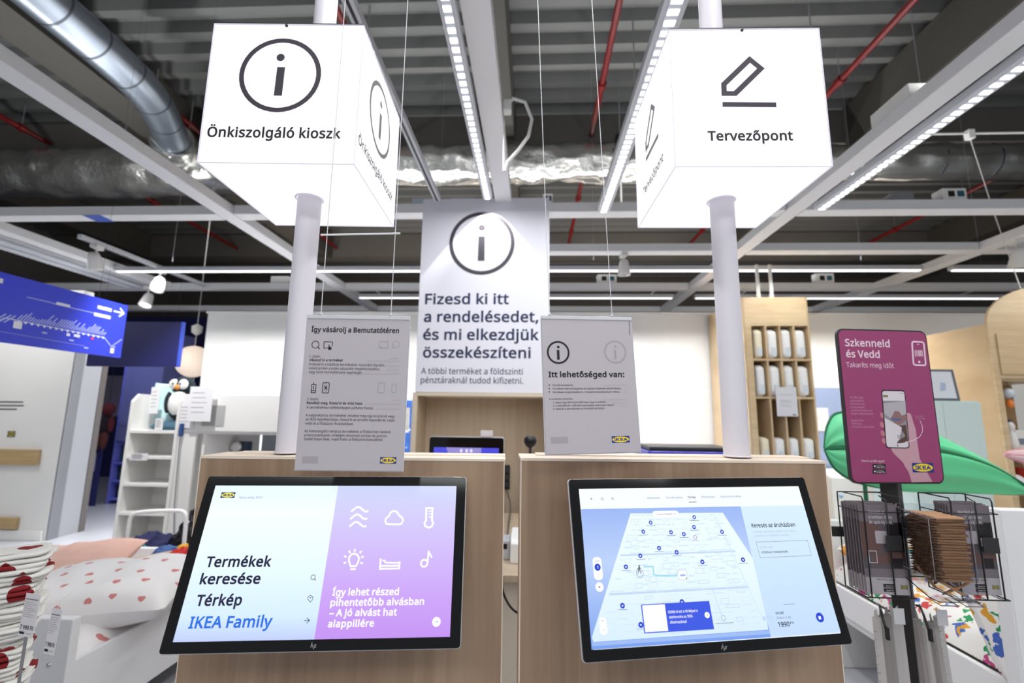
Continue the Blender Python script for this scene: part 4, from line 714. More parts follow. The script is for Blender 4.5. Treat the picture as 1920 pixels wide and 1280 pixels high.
('P',[(1.4,28.4),(8.8,28.4),(8.9,26.6),(1.4,26.6)],0,'smapline2'),
('C',[(44.5,28.4),(50.2,28.4),(50.9,23.7),(45.1,23.7)],0.8,'smapline2'),
('P',[(52.8,28.4),(62.8,28.4),(63.4,25.1),(53.3,25.1)],0,'smapline2'),
('S',[(-185.7,12.9),(68.4,13.1)],2.9,'smapline'),
('P',[(-164.2,17.4),(-149.4,17.4),(-150.5,14.8),(-165.3,14.8)],0,'smapline2'),
('C',[(-147.3,17.4),(-134.9,17.5),(-137.1,11.4),(-149.6,11.4)],0.8,'smapline'),
('C',[(-107.5,17.5),(-92.2,17.5),(-94.4,8.6),(-110.0,8.6)],0.8,'smapline2'),
('P',[(-90.3,17.5),(-72.5,17.5),(-73.2,13.8),(-91.1,13.8)],0,'smapline2'),
('C',[(-69.3,17.5),(-52.9,17.5),(-53.9,10.5),(-70.5,10.5)],0.8,'smapline'),
('C',[(-50.5,17.5),(-42.4,17.5),(-42.9,12.7),(-51.1,12.7)],0.8,'smapline'),
('C',[(-37.7,17.5),(-19.9,17.5),(-20.2,12.0),(-38.2,12.0)],0.8,'smapline2'),
('P',[(-16.3,17.5),(3.3,17.5),(3.4,14.1),(-16.4,14.0)],0,'smapline2'),
('P',[(7.7,17.5),(18.8,17.5),(18.9,15.4),(7.7,15.4)],0,'smapline2'),
('C',[(20.5,17.5),(34.1,17.5),(34.7,10.7),(20.9,10.7)],0.9,'smapline'),
('C',[(37.1,17.5),(50.0,17.5),(50.7,12.5),(37.6,12.5)],0.9,'smapline'),
('P',[(51.9,17.5),(64.5,17.6),(65.0,15.2),(52.2,15.2)],0,'smapline2'),
('P',[(-186.2,6.3),(-180.8,6.3),(-181.9,3.9),(-187.3,3.8)],0,'smapline2'),
('C',[(-177.7,6.3),(-162.9,6.3),(-165.4,0.3),(-180.4,0.2)],0.9,'smapline2'),
('P',[(-146.8,6.3),(-141.3,6.3),(-142.4,3.2),(-148.0,3.1)],0,'smapline2'),
('P',[(-138.1,6.3),(-130.5,6.3),(-131.2,4.5),(-138.8,4.5)],0,'smapline2'),
('P',[(-127.9,6.3),(-120.9,6.4),(-122.0,2.9),(-129.1,2.9)],0,'smapline2'),
('C',[(-93.6,6.4),(-87.4,6.4),(-88.9,-0.3),(-95.2,-0.3)],0.9,'smapline'),
('C',[(-84.9,6.4),(-64.3,6.4),(-65.8,-2.7),(-86.9,-2.8)],0.9,'smapline2'),
('C',[(-61.0,6.4),(-39.0,6.5),(-39.6,0.7),(-61.9,0.6)],0.9,'smapline2'),
('P',[(-36.3,6.5),(-25.5,6.5),(-25.6,3.7),(-36.6,3.7)],0,'smapline2'),
('P',[(-3.3,6.5),(7.8,6.5),(7.9,3.1),(-3.4,3.1)],0,'smapline2'),
('C',[(11.6,6.5),(34.5,6.6),(35.2,-0.5),(11.9,-0.6)],0.9,'smapline'),
('C',[(39.2,6.6),(46.7,6.6),(47.3,1.9),(39.7,1.9)],0.9,'smapline2'),
('P',[(50.1,6.6),(66.8,6.6),(67.3,3.6),(50.5,3.5)],0,'smapline2'),
('C',[(-191.5,-5.0),(-184.9,-5.0),(-188.4,-12.8),(-195.2,-12.9)],0.9,'smapline2'),
('C',[(-181.2,-5.0),(-165.5,-4.9),(-167.9,-10.9),(-183.8,-10.9)],0.9,'smapline2'),
('P',[(-161.5,-4.9),(-153.9,-4.9),(-154.7,-7.0),(-162.4,-7.1)],0,'smapline2'),
('P',[(-151.3,-4.9),(-130.6,-4.9),(-131.6,-8.0),(-152.5,-8.0)],0,'smapline2'),
('C',[(-104.2,-4.8),(-98.6,-4.8),(-100.7,-13.1),(-106.3,-13.1)],0.9,'smapline2'),
('C',[(-96.6,-4.8),(-79.6,-4.7),(-81.4,-14.1),(-98.9,-14.1)],0.9,'smapline'),
('C',[(-75.4,-4.7),(-62.8,-4.7),(-63.8,-10.9),(-76.6,-11.0)],0.9,'smapline'),
('P',[(-58.2,-4.7),(-38.8,-4.6),(-39.1,-7.8),(-58.7,-7.9)],0,'smapline2'),
('C',[(-34.5,-4.6),(-27.9,-4.6),(-28.5,-14.0),(-35.3,-14.0)],0.9,'smapline2'),
('P',[(-24.1,-4.6),(-2.5,-4.6),(-2.5,-8.2),(-24.3,-8.3)],0,'smapline2'),
('C',[(0.0,-4.6),(18.8,-4.5),(19.2,-13.4),(0.0,-13.4)],0.9,'smapline2'),
('P',[(31.5,-4.5),(40.0,-4.5),(40.3,-6.8),(31.6,-6.8)],0,'smapline2'),
('C',[(42.4,-4.5),(59.8,-4.4),(61.2,-13.7),(43.5,-13.8)],0.9,'smapline'),
('P',[(-176.1,-16.2),(-162.8,-16.2),(-164.1,-19.5),(-177.5,-19.5)],0,'smapline2'),
('C',[(-160.9,-16.2),(-150.0,-16.1),(-152.6,-23.3),(-163.7,-23.3)],0.9,'smapline'),
('C',[(-146.6,-16.1),(-129.1,-16.1),(-131.9,-24.9),(-149.7,-25.0)],0.9,'smapline'),
('C',[(-125.1,-16.1),(-109.3,-16.0),(-111.7,-25.3),(-127.9,-25.4)],0.9,'smapline2'),
('C',[(-105.4,-16.0),(-90.3,-16.0),(-92.5,-25.6),(-107.8,-25.6)],0.9,'smapline2'),
('C',[(-87.0,-16.0),(-69.6,-15.9),(-70.9,-23.8),(-88.7,-23.8)],0.9,'smapline'),
('C',[(-66.4,-15.9),(-50.2,-15.8),(-51.1,-23.5),(-67.6,-23.5)],0.9,'smapline'),
('C',[(-28.8,-15.8),(-12.4,-15.7),(-12.6,-25.3),(-29.5,-25.3)],0.9,'smapline'),
('C',[(-10.3,-15.7),(-0.6,-15.7),(-0.6,-25.2),(-10.5,-25.3)],0.9,'smapline2'),
('C',[(4.2,-15.7),(19.0,-15.6),(19.3,-21.7),(4.3,-21.7)],0.9,'smapline'),
('P',[(22.4,-15.6),(36.2,-15.6),(36.5,-19.2),(22.6,-19.2)],0,'smapline2'),
('P',[(50.7,-15.5),(63.9,-15.5),(64.5,-19.2),(51.2,-19.2)],0,'smapline2'),
('P',[(-202.1,-27.6),(-189.7,-27.6),(-190.9,-30.2),(-203.3,-30.2)],0,'smapline2'),
('P',[(-159.5,-27.4),(-140.4,-27.4),(-141.4,-30.1),(-160.5,-30.2)],0,'smapline2'),
('C',[(-136.8,-27.4),(-130.0,-27.3),(-132.1,-34.0),(-139.0,-34.1)],0.9,'smapline'),
('C',[(-127.9,-27.3),(-115.5,-27.3),(-118.1,-37.0),(-130.9,-37.0)],0.9,'smapline'),
('C',[(-112.7,-27.3),(-98.3,-27.2),(-100.4,-36.3),(-115.1,-36.4)],0.9,'smapline2'),
('P',[(-95.2,-27.2),(-70.8,-27.1),(-71.1,-29.1),(-95.7,-29.2)],0,'smapline2'),
('P',[(-46.0,-27.1),(-34.0,-27.0),(-34.3,-30.6),(-46.3,-30.6)],0,'smapline2'),
('C',[(15.4,-26.8),(33.8,-26.8),(34.4,-34.6),(15.7,-34.7)],1.0,'smapline'),
('P',[(36.4,-26.8),(44.5,-26.7),(44.9,-30.1),(36.7,-30.1)],0,'smapline2'),
('P',[(49.6,-26.7),(65.4,-26.7),(65.7,-28.8),(49.9,-28.8)],0,'smapline2'),
('C',[(-181.2,-38.8),(-164.1,-38.8),(-167.2,-47.2),(-184.7,-47.3)],0.9,'smapline2'),
('C',[(-160.2,-38.7),(-147.3,-38.7),(-150.0,-46.8),(-163.1,-46.8)],1.0,'smapline'),
('P',[(-145.4,-38.7),(-133.7,-38.6),(-134.6,-41.7),(-146.4,-41.8)],0,'smapline2'),
('C',[(-129.4,-38.6),(-115.7,-38.6),(-117.8,-46.5),(-131.8,-46.6)],1.0,'smapline2'),
('C',[(-91.2,-38.5),(-77.7,-38.4),(-79.2,-46.3),(-92.9,-46.4)],1.0,'smapline2'),
('P',[(-51.5,-38.3),(-32.2,-38.3),(-32.5,-41.6),(-51.9,-41.7)],0,'smapline2'),
('C',[(-28.8,-38.2),(-4.9,-38.1),(-5.0,-43.4),(-29.2,-43.5)],1.0,'smapline'),
('C',[(36.9,-38.0),(45.6,-38.0),(46.4,-45.4),(37.6,-45.4)],1.0,'smapline'),
('C',[(50.2,-37.9),(60.3,-37.9),(61.3,-45.2),(51.1,-45.2)],1.0,'smapline'),
('C',[(65.3,-37.9),(74.8,-37.8),(76.2,-45.6),(66.5,-45.6)],1.0,'smapline2'),
('S',[(-217.8,-54.9),(81.0,-53.6)],3.8,'smapline'),
('C',[(-212.6,-50.2),(-189.1,-50.1),(-191.4,-55.7),(-215.3,-55.8)],1.0,'smapline'),
('P',[(-170.1,-50.1),(-161.6,-50.0),(-162.8,-53.4),(-171.4,-53.4)],0,'smapline2'),
('P',[(-141.7,-49.9),(-120.2,-49.9),(-121.0,-53.1),(-142.7,-53.2)],0,'smapline2'),
('C',[(-116.8,-49.8),(-106.9,-49.8),(-108.3,-55.7),(-118.3,-55.7)],1.0,'smapline2'),
('P',[(-83.6,-49.7),(-61.9,-49.6),(-62.3,-52.1),(-84.1,-52.2)],0,'smapline2'),
('P',[(-59.9,-49.6),(-53.3,-49.6),(-53.6,-52.1),(-60.2,-52.1)],0,'smapline2'),
('P',[(-51.3,-49.6),(-37.4,-49.5),(-37.7,-53.1),(-51.7,-53.1)],0,'smapline2'),
('P',[(-34.6,-49.5),(-26.6,-49.5),(-26.8,-53.0),(-34.9,-53.0)],0,'smapline2'),
('C',[(-22.4,-49.5),(-12.5,-49.4),(-12.6,-54.3),(-22.6,-54.3)],1.0,'smapline2'),
('C',[(-10.0,-49.4),(9.0,-49.3),(9.2,-57.9),(-10.2,-58.0)],1.0,'smapline2'),
('C',[(31.9,-49.3),(57.7,-49.1),(59.0,-58.8),(32.6,-58.9)],1.0,'smapline2'),
('C',[(62.3,-49.1),(76.9,-49.1),(78.5,-58.0),(63.6,-58.1)],1.0,'smapline2'),
('C',[(-145.3,-61.2),(-129.3,-61.2),(-130.7,-66.1),(-146.8,-66.1)],1.0,'smapline'),
('C',[(-101.7,-61.1),(-90.4,-61.0),(-91.8,-68.2),(-103.3,-68.2)],1.0,'smapline2'),
('C',[(-86.1,-61.0),(-73.1,-60.9),(-74.3,-68.5),(-87.5,-68.5)],1.0,'smapline2'),
('C',[(-67.8,-60.9),(-42.6,-60.8),(-43.2,-68.2),(-68.9,-68.3)],1.0,'smapline2'),
('P',[(-14.1,-60.7),(-4.8,-60.7),(-4.8,-63.9),(-14.2,-63.9)],0,'smapline2'),
('P',[(-0.6,-60.6),(23.6,-60.5),(23.7,-62.9),(-0.6,-63.0)],0,'smapline2'),
('P',[(49.6,-60.4),(72.9,-60.3),(73.5,-63.6),(50.0,-63.7)],0,'smapline2'),
('C',[(-200.3,-72.7),(-188.9,-72.7),(-191.9,-80.2),(-203.4,-80.2)],1.0,'smapline2'),
('P',[(-186.4,-72.7),(-173.9,-72.6),(-174.7,-74.8),(-187.2,-74.9)],0,'smapline2'),
('P',[(-171.8,-72.6),(-146.3,-72.5),(-147.0,-74.5),(-172.6,-74.6)],0,'smapline2'),
('C',[(-144.0,-72.5),(-127.0,-72.4),(-128.5,-77.9),(-145.6,-78.0)],1.0,'smapline2'),
('C',[(-124.8,-72.4),(-114.1,-72.4),(-116.4,-81.8),(-127.3,-81.8)],1.0,'smapline2'),
('C',[(-110.1,-72.4),(-94.3,-72.3),(-95.4,-77.9),(-111.4,-77.9)],1.0,'smapline'),
('P',[(-90.3,-72.3),(-62.9,-72.2),(-63.2,-74.2),(-90.7,-74.3)],0,'smapline2'),
('C',[(-35.8,-72.1),(-8.0,-71.9),(-8.1,-80.4),(-36.5,-80.6)],1.0,'smapline2'),
('C',[(12.6,-71.9),(29.8,-71.8),(30.4,-81.2),(12.8,-81.2)],1.0,'smapline'),
('C',[(55.9,-71.7),(79.5,-71.6),(80.5,-77.2),(56.6,-77.3)],1.1,'smapline2'),
('P',[(-228.5,-84.1),(-202.8,-84.0),(-203.6,-86.1),(-229.5,-86.2)],0,'smapline2'),
('C',[(-198.9,-84.0),(-176.3,-83.9),(-178.1,-88.9),(-201.0,-89.0)],1.0,'smapline2'),
('P',[(-140.4,-83.7),(-131.1,-83.7),(-131.9,-86.5),(-141.2,-86.5)],0,'smapline2'),
('C',[(-126.0,-83.7),(-115.2,-83.6),(-116.9,-90.5),(-127.8,-90.5)],1.0,'smapline2'),
('P',[(-111.2,-83.6),(-95.7,-83.5),(-96.2,-86.0),(-111.7,-86.0)],0,'smapline2'),
('P',[(-90.7,-83.5),(-76.8,-83.5),(-77.1,-85.3),(-91.0,-85.4)],0,'smapline2'),
('P',[(-71.5,-83.4),(-49.5,-83.4),(-49.7,-85.7),(-71.9,-85.8)],0,'smapline2'),
('P',[(-23.2,-83.3),(-10.9,-83.2),(-11.0,-86.7),(-23.4,-86.7)],0,'smapline2'),
('C',[(-5.2,-83.2),(18.3,-83.1),(18.5,-89.2),(-5.2,-89.3)],1.1,'smapline2'),
('C',[(22.6,-83.1),(51.2,-83.0),(51.7,-88.2),(22.8,-88.3)],1.1,'smapline'),
('P',[(56.9,-82.9),(77.8,-82.9),(78.3,-85.9),(57.3,-85.9)],0,'smapline2'),
('C',[(-233.7,-95.3),(-226.9,-95.3),(-230.3,-102.7),(-237.2,-102.8)],1.0,'smapline2'),
('C',[(-224.4,-95.2),(-209.2,-95.2),(-212.4,-102.8),(-227.8,-102.8)],1.0,'smapline2'),
('P',[(-206.3,-95.2),(-186.0,-95.1),(-187.2,-98.2),(-207.6,-98.3)],0,'smapline2'),
('C',[(-135.0,-94.9),(-125.2,-94.9),(-126.6,-100.6),(-136.6,-100.7)],1.1,'smapline2'),
('P',[(-58.0,-94.6),(-47.7,-94.6),(-48.0,-97.3),(-58.3,-97.4)],0,'smapline2'),
('C',[(-44.5,-94.6),(-16.9,-94.5),(-17.2,-101.4),(-45.1,-101.5)],1.1,'smapline2'),
('P',[(-11.1,-94.4),(17.4,-94.3),(17.5,-96.8),(-11.2,-97.0)],0,'smapline2'),
('P',[(23.2,-94.3),(32.8,-94.3),(32.9,-96.2),(23.3,-96.3)],0,'smapline2'),
('P',[(71.1,-94.1),(85.0,-94.1),(85.5,-96.8),(71.5,-96.8)],0,'smapline2'),
('C',[(-219.5,-106.4),(-205.9,-106.3),(-209.6,-115.5),(-223.5,-115.5)],1.1,'smapline2'),
('P',[(-200.3,-106.3),(-173.8,-106.2),(-174.5,-108.3),(-201.1,-108.4)],0,'smapline2'),
('C',[(-168.0,-106.2),(-149.3,-106.1),(-150.7,-110.8),(-169.5,-110.9)],1.1,'smapline'),
('C',[(-146.7,-106.1),(-138.7,-106.1),(-140.8,-113.5),(-148.9,-113.6)],1.1,'smapline2'),
('P',[(-136.3,-106.1),(-124.4,-106.1),(-125.1,-108.9),(-137.1,-108.9)],0,'smapline2'),
('C',[(-121.6,-106.0),(-94.6,-106.0),(-95.7,-111.5),(-123.0,-111.6)],1.1,'smapline2'),
('C',[(-92.5,-105.9),(-76.0,-105.9),(-77.1,-113.1),(-93.9,-113.2)],1.1,'smapline'),
('P',[(-73.3,-105.9),(-44.5,-105.8),(-44.8,-109.5),(-73.8,-109.6)],0,'smapline2'),
('P',[(-39.8,-105.8),(-11.8,-105.7),(-11.8,-108.1),(-40.0,-108.2)],0,'smapline2'),
('P',[(-8.3,-105.7),(5.0,-105.6),(5.0,-108.3),(-8.3,-108.3)],0,'smapline2'),
('C',[(38.3,-105.5),(51.6,-105.5),(52.5,-113.0),(38.9,-113.1)],1.1,'smapline'),
('C',[(54.9,-105.4),(64.5,-105.4),(65.1,-110.5),(55.5,-110.5)],1.1,'smapline2'),
('P',[(69.0,-105.4),(87.0,-105.3),(87.5,-107.9),(69.4,-108.0)],0,'smapline2'),
('P',[(-244.1,-117.6),(-226.2,-117.5),(-227.0,-119.3),(-245.0,-119.4)],0,'smapline2'),
('P',[(-198.5,-117.4),(-178.8,-117.4),(-179.4,-119.2),(-199.2,-119.2)],0,'smapline2'),
('P',[(-173.5,-117.3),(-164.3,-117.3),(-165.0,-119.6),(-174.3,-119.7)],0,'smapline2'),
('C',[(-147.5,-117.3),(-137.7,-117.2),(-139.1,-122.6),(-149.1,-122.6)],1.1,'smapline'),
('P',[(-132.8,-117.2),(-105.5,-117.1),(-105.9,-119.0),(-133.3,-119.1)],0,'smapline2'),
('C',[(-100.6,-117.1),(-73.6,-117.0),(-74.8,-125.1),(-102.2,-125.2)],1.1,'smapline'),
('C',[(-37.2,-116.9),(-24.2,-116.9),(-24.5,-122.3),(-37.6,-122.4)],1.1,'smapline2'),
('P',[(38.4,-116.7),(64.9,-116.6),(65.1,-118.6),(38.6,-118.6)],0,'smapline2'),
('P',[(70.2,-116.6),(85.9,-116.6),(86.4,-119.1),(70.6,-119.2)],0,'smapline2'),
('S',[(36.9,87.2),(96.5,-116.3)],2.2,'smapline2'),
('S',[(-140.1,-9.3),(-119.6,-9.5),(-121.0,-24.1),(-110.0,-26.5),(-72.5,-27.8),(-71.0,-23.0)],2.9,'sroute'),
('O',-110.9,73.3,4.0,0.0,'sbtn'),
('B',-112.3,71.8,-109.4,74.6,0.0,0.0,'sw'),
('S',[(-121.5,66.9),(-101.3,66.7)],0.9,'sgrey'),
('O',-129.9,56.1,4.1,0.0,'sbtn'),
('B',-131.3,54.6,-128.4,57.4,0.0,0.0,'sw'),
('S',[(-140.3,49.7),(-120.5,49.5)],0.9,'sgrey'),
('O',-69.0,53.5,4.1,0.0,'sbtn'),
('B',-70.4,52.0,-67.4,54.8,0.0,0.0,'sw'),
('S',[(-79.7,47.0),(-59.5,46.8)],0.9,'sgrey'),
('O',-41.2,49.0,4.2,0.0,'sbtn'),
('B',-42.7,47.5,-39.7,50.3,0.0,0.0,'sw'),
('S',[(-52.2,42.5),(-31.8,42.3)],0.9,'sgrey'),
('O',-10.5,81.9,4.0,0.0,'sbtn'),
('B',-12.0,80.4,-8.9,83.3,0.0,0.0,'sw'),
('S',[(-21.7,75.4),(-0.9,75.3)],1.0,'sgrey'),
('O',-15.2,62.3,4.1,0.0,'sbtn'),
('B',-16.7,60.9,-13.6,63.7,0.0,0.0,'sw'),
('S',[(-26.3,55.8),(-5.7,55.7)],0.9,'sgrey'),
('O',46.7,51.4,4.2,0.0,'sbtn'),
('B',45.2,49.9,48.3,52.8,0.0,0.0,'sw'),
('S',[(35.3,44.9),(56.2,44.6)],0.9,'sgrey'),
('O',-101.0,23.9,4.3,0.0,'sbtn'),
('B',-102.4,22.5,-99.5,25.2,0.0,0.0,'sw'),
('S',[(-111.5,17.5),(-91.7,17.2)],0.9,'sgrey'),
('O',-143.7,11.0,4.3,0.0,'sbtn'),
('B',-145.1,9.6,-142.2,12.2,0.0,0.0,'sw'),
('S',[(-153.8,4.5),(-134.5,4.2)],0.9,'sgrey'),
('O',-64.0,15.1,4.4,0.0,'sbtn'),
('B',-65.4,13.7,-62.5,16.4,0.0,0.0,'sw'),
('S',[(-74.6,8.6),(-54.8,8.3)],0.9,'sgrey'),
('O',-11.2,-4.5,4.5,0.0,'sbtn'),
('B',-12.6,-5.9,-9.6,-3.2,0.0,0.0,'sw'),
('S',[(-22.1,-11.0),(-2.0,-11.4)],0.9,'sgrey'),
('O',-177.2,-8.1,4.4,0.0,'sbtn'),
('B',-178.6,-9.4,-175.8,-6.9,0.0,0.0,'sw'),
('S',[(-187.1,-14.5),(-168.1,-14.9)],0.9,'sgrey'),
('O',80.8,-3.4,4.6,0.0,'sbtn'),
('B',79.3,-4.8,82.4,-2.1,0.0,0.0,'sw'),
('S',[(69.3,-10.0),(89.9,-10.4)],0.9,'sgrey'),
('O',-193.9,-75.1,4.8,0.0,'sbtn'),
('B',-195.2,-76.4,-192.5,-74.0,0.0,0.0,'sw'),
('S',[(-203.4,-81.5),(-185.1,-82.1)],0.8,'sgrey'),
('O',-70.3,-74.1,4.9,0.0,'sbtn'),
('B',-71.7,-75.3,-68.9,-72.9,0.0,0.0,'sw'),
('S',[(-80.6,-80.6),(-61.6,-81.1)],0.8,'sgrey'),
('O',-161.7,-108.6,5.0,0.0,'sbtn'),
('B',-163.0,-109.8,-160.3,-107.5,0.0,0.0,'sw'),
('S',[(-171.3,-115.0),(-153.1,-115.7)],0.8,'sgrey'),
('O',-17.2,42.3,3.8,1.34,'sviol'),
('S',[(-25.3,35.7),(-9.6,35.6)],0.8,'sgrey'),
('O',-149.0,-7.3,1.4,0.0,'k'),
('S',[(-149.6,-8.7),(-149.9,-14.0)],2.1,'k'),
('S',[(-150.1,-13.5),(-154.4,-20.9)],1.3,'k'),
('S',[(-149.9,-13.5),(-146.5,-20.9)],1.3,'k'),
('S',[(-149.8,-9.7),(-153.8,-13.4)],1.1,'k'),
('S',[(-149.0,-9.7),(-145.9,-13.2)],1.1,'k'),
('O',-149.9,-20.3,7.3,0.62,'snavy'),
('B',-68.1,-35.2,-49.7,-18.0,0.0,0.0,'sw'),
('B',-68.1,-35.2,-49.7,-18.0,0.0,0.48,'sgrey'),
('B',-64.8,-29.2,-53.3,-25.4,0.0,0.0,'smapbg2'),
('O',-52.1,-32.8,1.3,0.0,'sgreen'),
('P',[(-156.3,-74.8),(-12.5,-74.7),(-13.0,-122.9),(-157.2,-122.8)],0,'sban'),
('P',[(-154.0,-76.5),(-107.2,-76.3),(-108.1,-121.0),(-154.8,-121.0)],0,'sw'),
('T', 'Küldd el ezt a térképet a', -102.4, -41.0, -92.1, 4.5, 1, 'sw'),
('T', 'telefonodra az IKEA', -102.4, -52.7, -100.8, 4.4, 1, 'sw'),
('T', 'alkalmazással', -102.1, -67.5, -109.3, 4.4, 1, 'sw'),
('O',-22.3,-98.6,5.3,0.0,'sw'),
('S',[(-23.1,-97.0),(-21.2,-98.7),(-23.6,-100.1)],0.7,'snavy'),
('B',-245.1,-29.3,-227.0,11.4,7.1,0.0,'sw'),
('O',-236.1,-6.8,6.4,0.0,'sbtn'),
('T', '1', -237.4, -234.9, -9.2, 4.7, 0.5, 'sw'),
('T', '2', -237.7, -235.3, -23.8, 3.7, 0.3, 'sgrey'),
('S',[(-239.7,4.5),(-231.4,4.4)],1.0,'sgrey'),
('O',-236.3,-41.5,8.2,0.0,'sw'),
('O',-236.3,-41.5,1.7,0.0,'sgrey'),
('B',-243.4,-120.4,-229.8,-92.8,5.2,0.0,'sw'),
('S',[(-238.6,-97.9),(-235.1,-98.1)],0.7,'sgrey'),
('S',[(-236.7,-96.5),(-237.0,-99.6)],0.7,'sgrey'),
('S',[(-238.0,-113.6),(-234.3,-113.7)],0.7,'sgrey'),
('S',[(-232.2,122.5),(-236.2,122.4)],0.9,'snavy'),
('S',[(-234.2,124.1),(-236.2,122.4),(-234.5,120.7)],0.9,'snavy'),
('B',-213.3,120.0,-208.9,124.0,0.0,0.86,'sgrey'),
('O',-188.4,122.3,1.8,0.9,'sgrey'),
('S',[(-187.1,120.7),(-185.7,119.4)],0.9,'sgrey'),
('T', 'Áttekintés', -110.5, -81.3, 120.4, 4.1, 0.3, 'sgrey'),
('T', 'Termék adatai', -68.4, -29.6, 120.5, 4.2, 0.3, 'sgrey'),
('T', 'Térkép', -17.1, 1.6, 120.6, 4.2, 1.6, 'snavy'),
('T', 'Vélemények', 14.2, 47.1, 120.6, 4.2, 0.3, 'sgrey'),
('T', 'Hasonló termékek', 59.8, 109.9, 120.7, 4.3, 0.3, 'sgrey'),
('S',[(-16.8,112.4),(1.1,112.5)],1.1,'snavy'),
('B',-103.7,82.7,-44.6,95.7,6.0,0.0,'sw'),
('T', 'Az áruház felfedezése', -95.0, -59.4, 87.6, 3.4, 0.4, 'snavy'),
('S',[(-55.9,87.2),(-51.5,90.7)],0.7,'snavy'),
('T', 'Keresés az áruházban', 118.5, 222.8, 58.4, 7.8, 1.6, 'snavy'),
('T', 'A térkép segítségével találd meg, hogy az', 118.6, 220.7, 47.8, 3.8, 0.1, 'sgrey2'),
('T', 'áruházban hol található a termék.', 119.2, 202.5, 39.8, 3.8, 0.1, 'sgrey2'),
('C',[(119.8,29.4),(243.2,29.8),(241.9,-0.2),(121.1,-1.1)],0.7,'sgrey'),
('T', 'Áruházi helye:', 125.0, 157.1, 17.0, 3.7, 0.1, 'sgrey2'),
('O',128.5,9.4,1.5,0.68,'snavy'),
('T', 'Otthoni rendszerezés', 131.6, 188.9, 7.4, 3.9, 1.4, 'snavy'),
('S',[(148.1,-87.8),(173.6,-87.9)],0.7,'sgrey'),
('T', 'SKUBB', 125.8, 143.7, -104.3, 4.2, 1.2, 'snavy'),
('T', 'Doboz, 6 db', 125.9, 157.2, -112.4, 4.0, 0.1, 'sgrey'),
('T', '1990', 125.5, 150.5, -125.8, 7.9, 1.8, 'snavy'),
('T', 'Ft', 152.5, 161.1, -122.4, 4.5, 1, 'snavy'),
('B',95.5,-113.8,101.9,-106.5,0.0,0.0,'smapline'),
('B',103.2,-113.7,109.6,-106.4,0.0,0.0,'smapline'),
('B',110.9,-113.6,117.3,-106.3,0.0,0.0,'smapline'),
('O',222.0,-114.1,8.7,0.0,'sbtn'),
('B',218.9,-117.3,224.2,-111.7,0.7,0.0,'sw'),
('O',10.9,-105.2,4.4,0.71,'sgrey'),
('S',[(-0.8,-55.4),(8.3,-99.6)],1.2,'smapline'),
('S',[(-7.7,-113.8),(30.0,-113.8)],0.9,'sgrey'),
('S',[(-0.3,-147.4),(-5.6,-156.2)],0.9,'chrome'),
('S',[(-3.1,-151.9),(-0.3,-151.9),(-2.1,-156.2)],0.9,'chrome'),
('S',[(3.7,-152.1),(-1.1,-159.5)],0.9,'chrome'),
('S',[(3.7,-152.1),(6.6,-152.1),(4.4,-156.3),(1.3,-156.3)],0.9,'chrome')]
INK['cL']=[('T', 'Önkiszolgáló kioszk', -163.9, 144.4, -115.7, 24.1, 2.2, 'k'),
('O',-9.3,44.4,90.8,11.35,'ink'),
('O',-12.1,90.1,9.6,0.0,'ink'),
('P',[(-17.8,64.6),(0.7,64.4),(-0.3,-9.8),(-19.4,-9.6)],0,'ink')]
INK['cR']=[('T', 'Tervezőpont', -99.6, 93.1, -112.1, 22.7, 2.2, 'k'),
('C',[(-55.5,30.1),(8.4,94.6),(32.8,70.6),(-30.6,6.3),(-56.1,6.5)],12.4,'ink'),
('S',[(-61.5,-21.5),(61.3,-23.3)],12.3,'ink')]

# ------------------------------------------------------------------ materials
WHITE = mat('white_paint', (236, 235, 232), .45); WHITE2 = mat('white_laminate', (240, 240, 240), .35)
WALL = mat('wall_paint', (228, 227, 224), .7, var=.02, vscale=(2, 2, 2))
BEAM = mat('beam_paint', (242, 242, 244), .45)
GREYST = mat('grey_steel', (150, 152, 158), .4, .6); DARKST = mat('charcoal_steel', (58, 57, 58), .45, .3)
CHROME = mat('bright_metal', (215, 215, 218), .22, 1); BLACK = mat('black_plastic', (16, 16, 18), .35)
SILVER = mat('silver_plastic', (226, 226, 230), .35, .25)
OAK = wood('pale_oak_veneer', (142, 115, 92), (172, 145, 120)); EDGE = mat('pale_edging', (236, 220, 202), .45)
PLY = wood('birch_plywood', (196, 168, 128), (222, 198, 160), grain=(3, 3, 22)); PLYV = wood('birch_plywood_side', (190, 162, 124), (218, 194, 156), grain=(14, 2, 3))
NICHE = wood('beech_laminate', (186, 166, 142), (206, 188, 164), grain=(25, 25, 1.2)); NEDGE = mat('beech_edging', (226, 212, 190), .5)
INK1 = mat('print_black', (24, 22, 26), .6); INKG = mat('print_charcoal', (64, 58, 68), .6); NAVY = mat('print_navy', (24, 34, 80), .6)
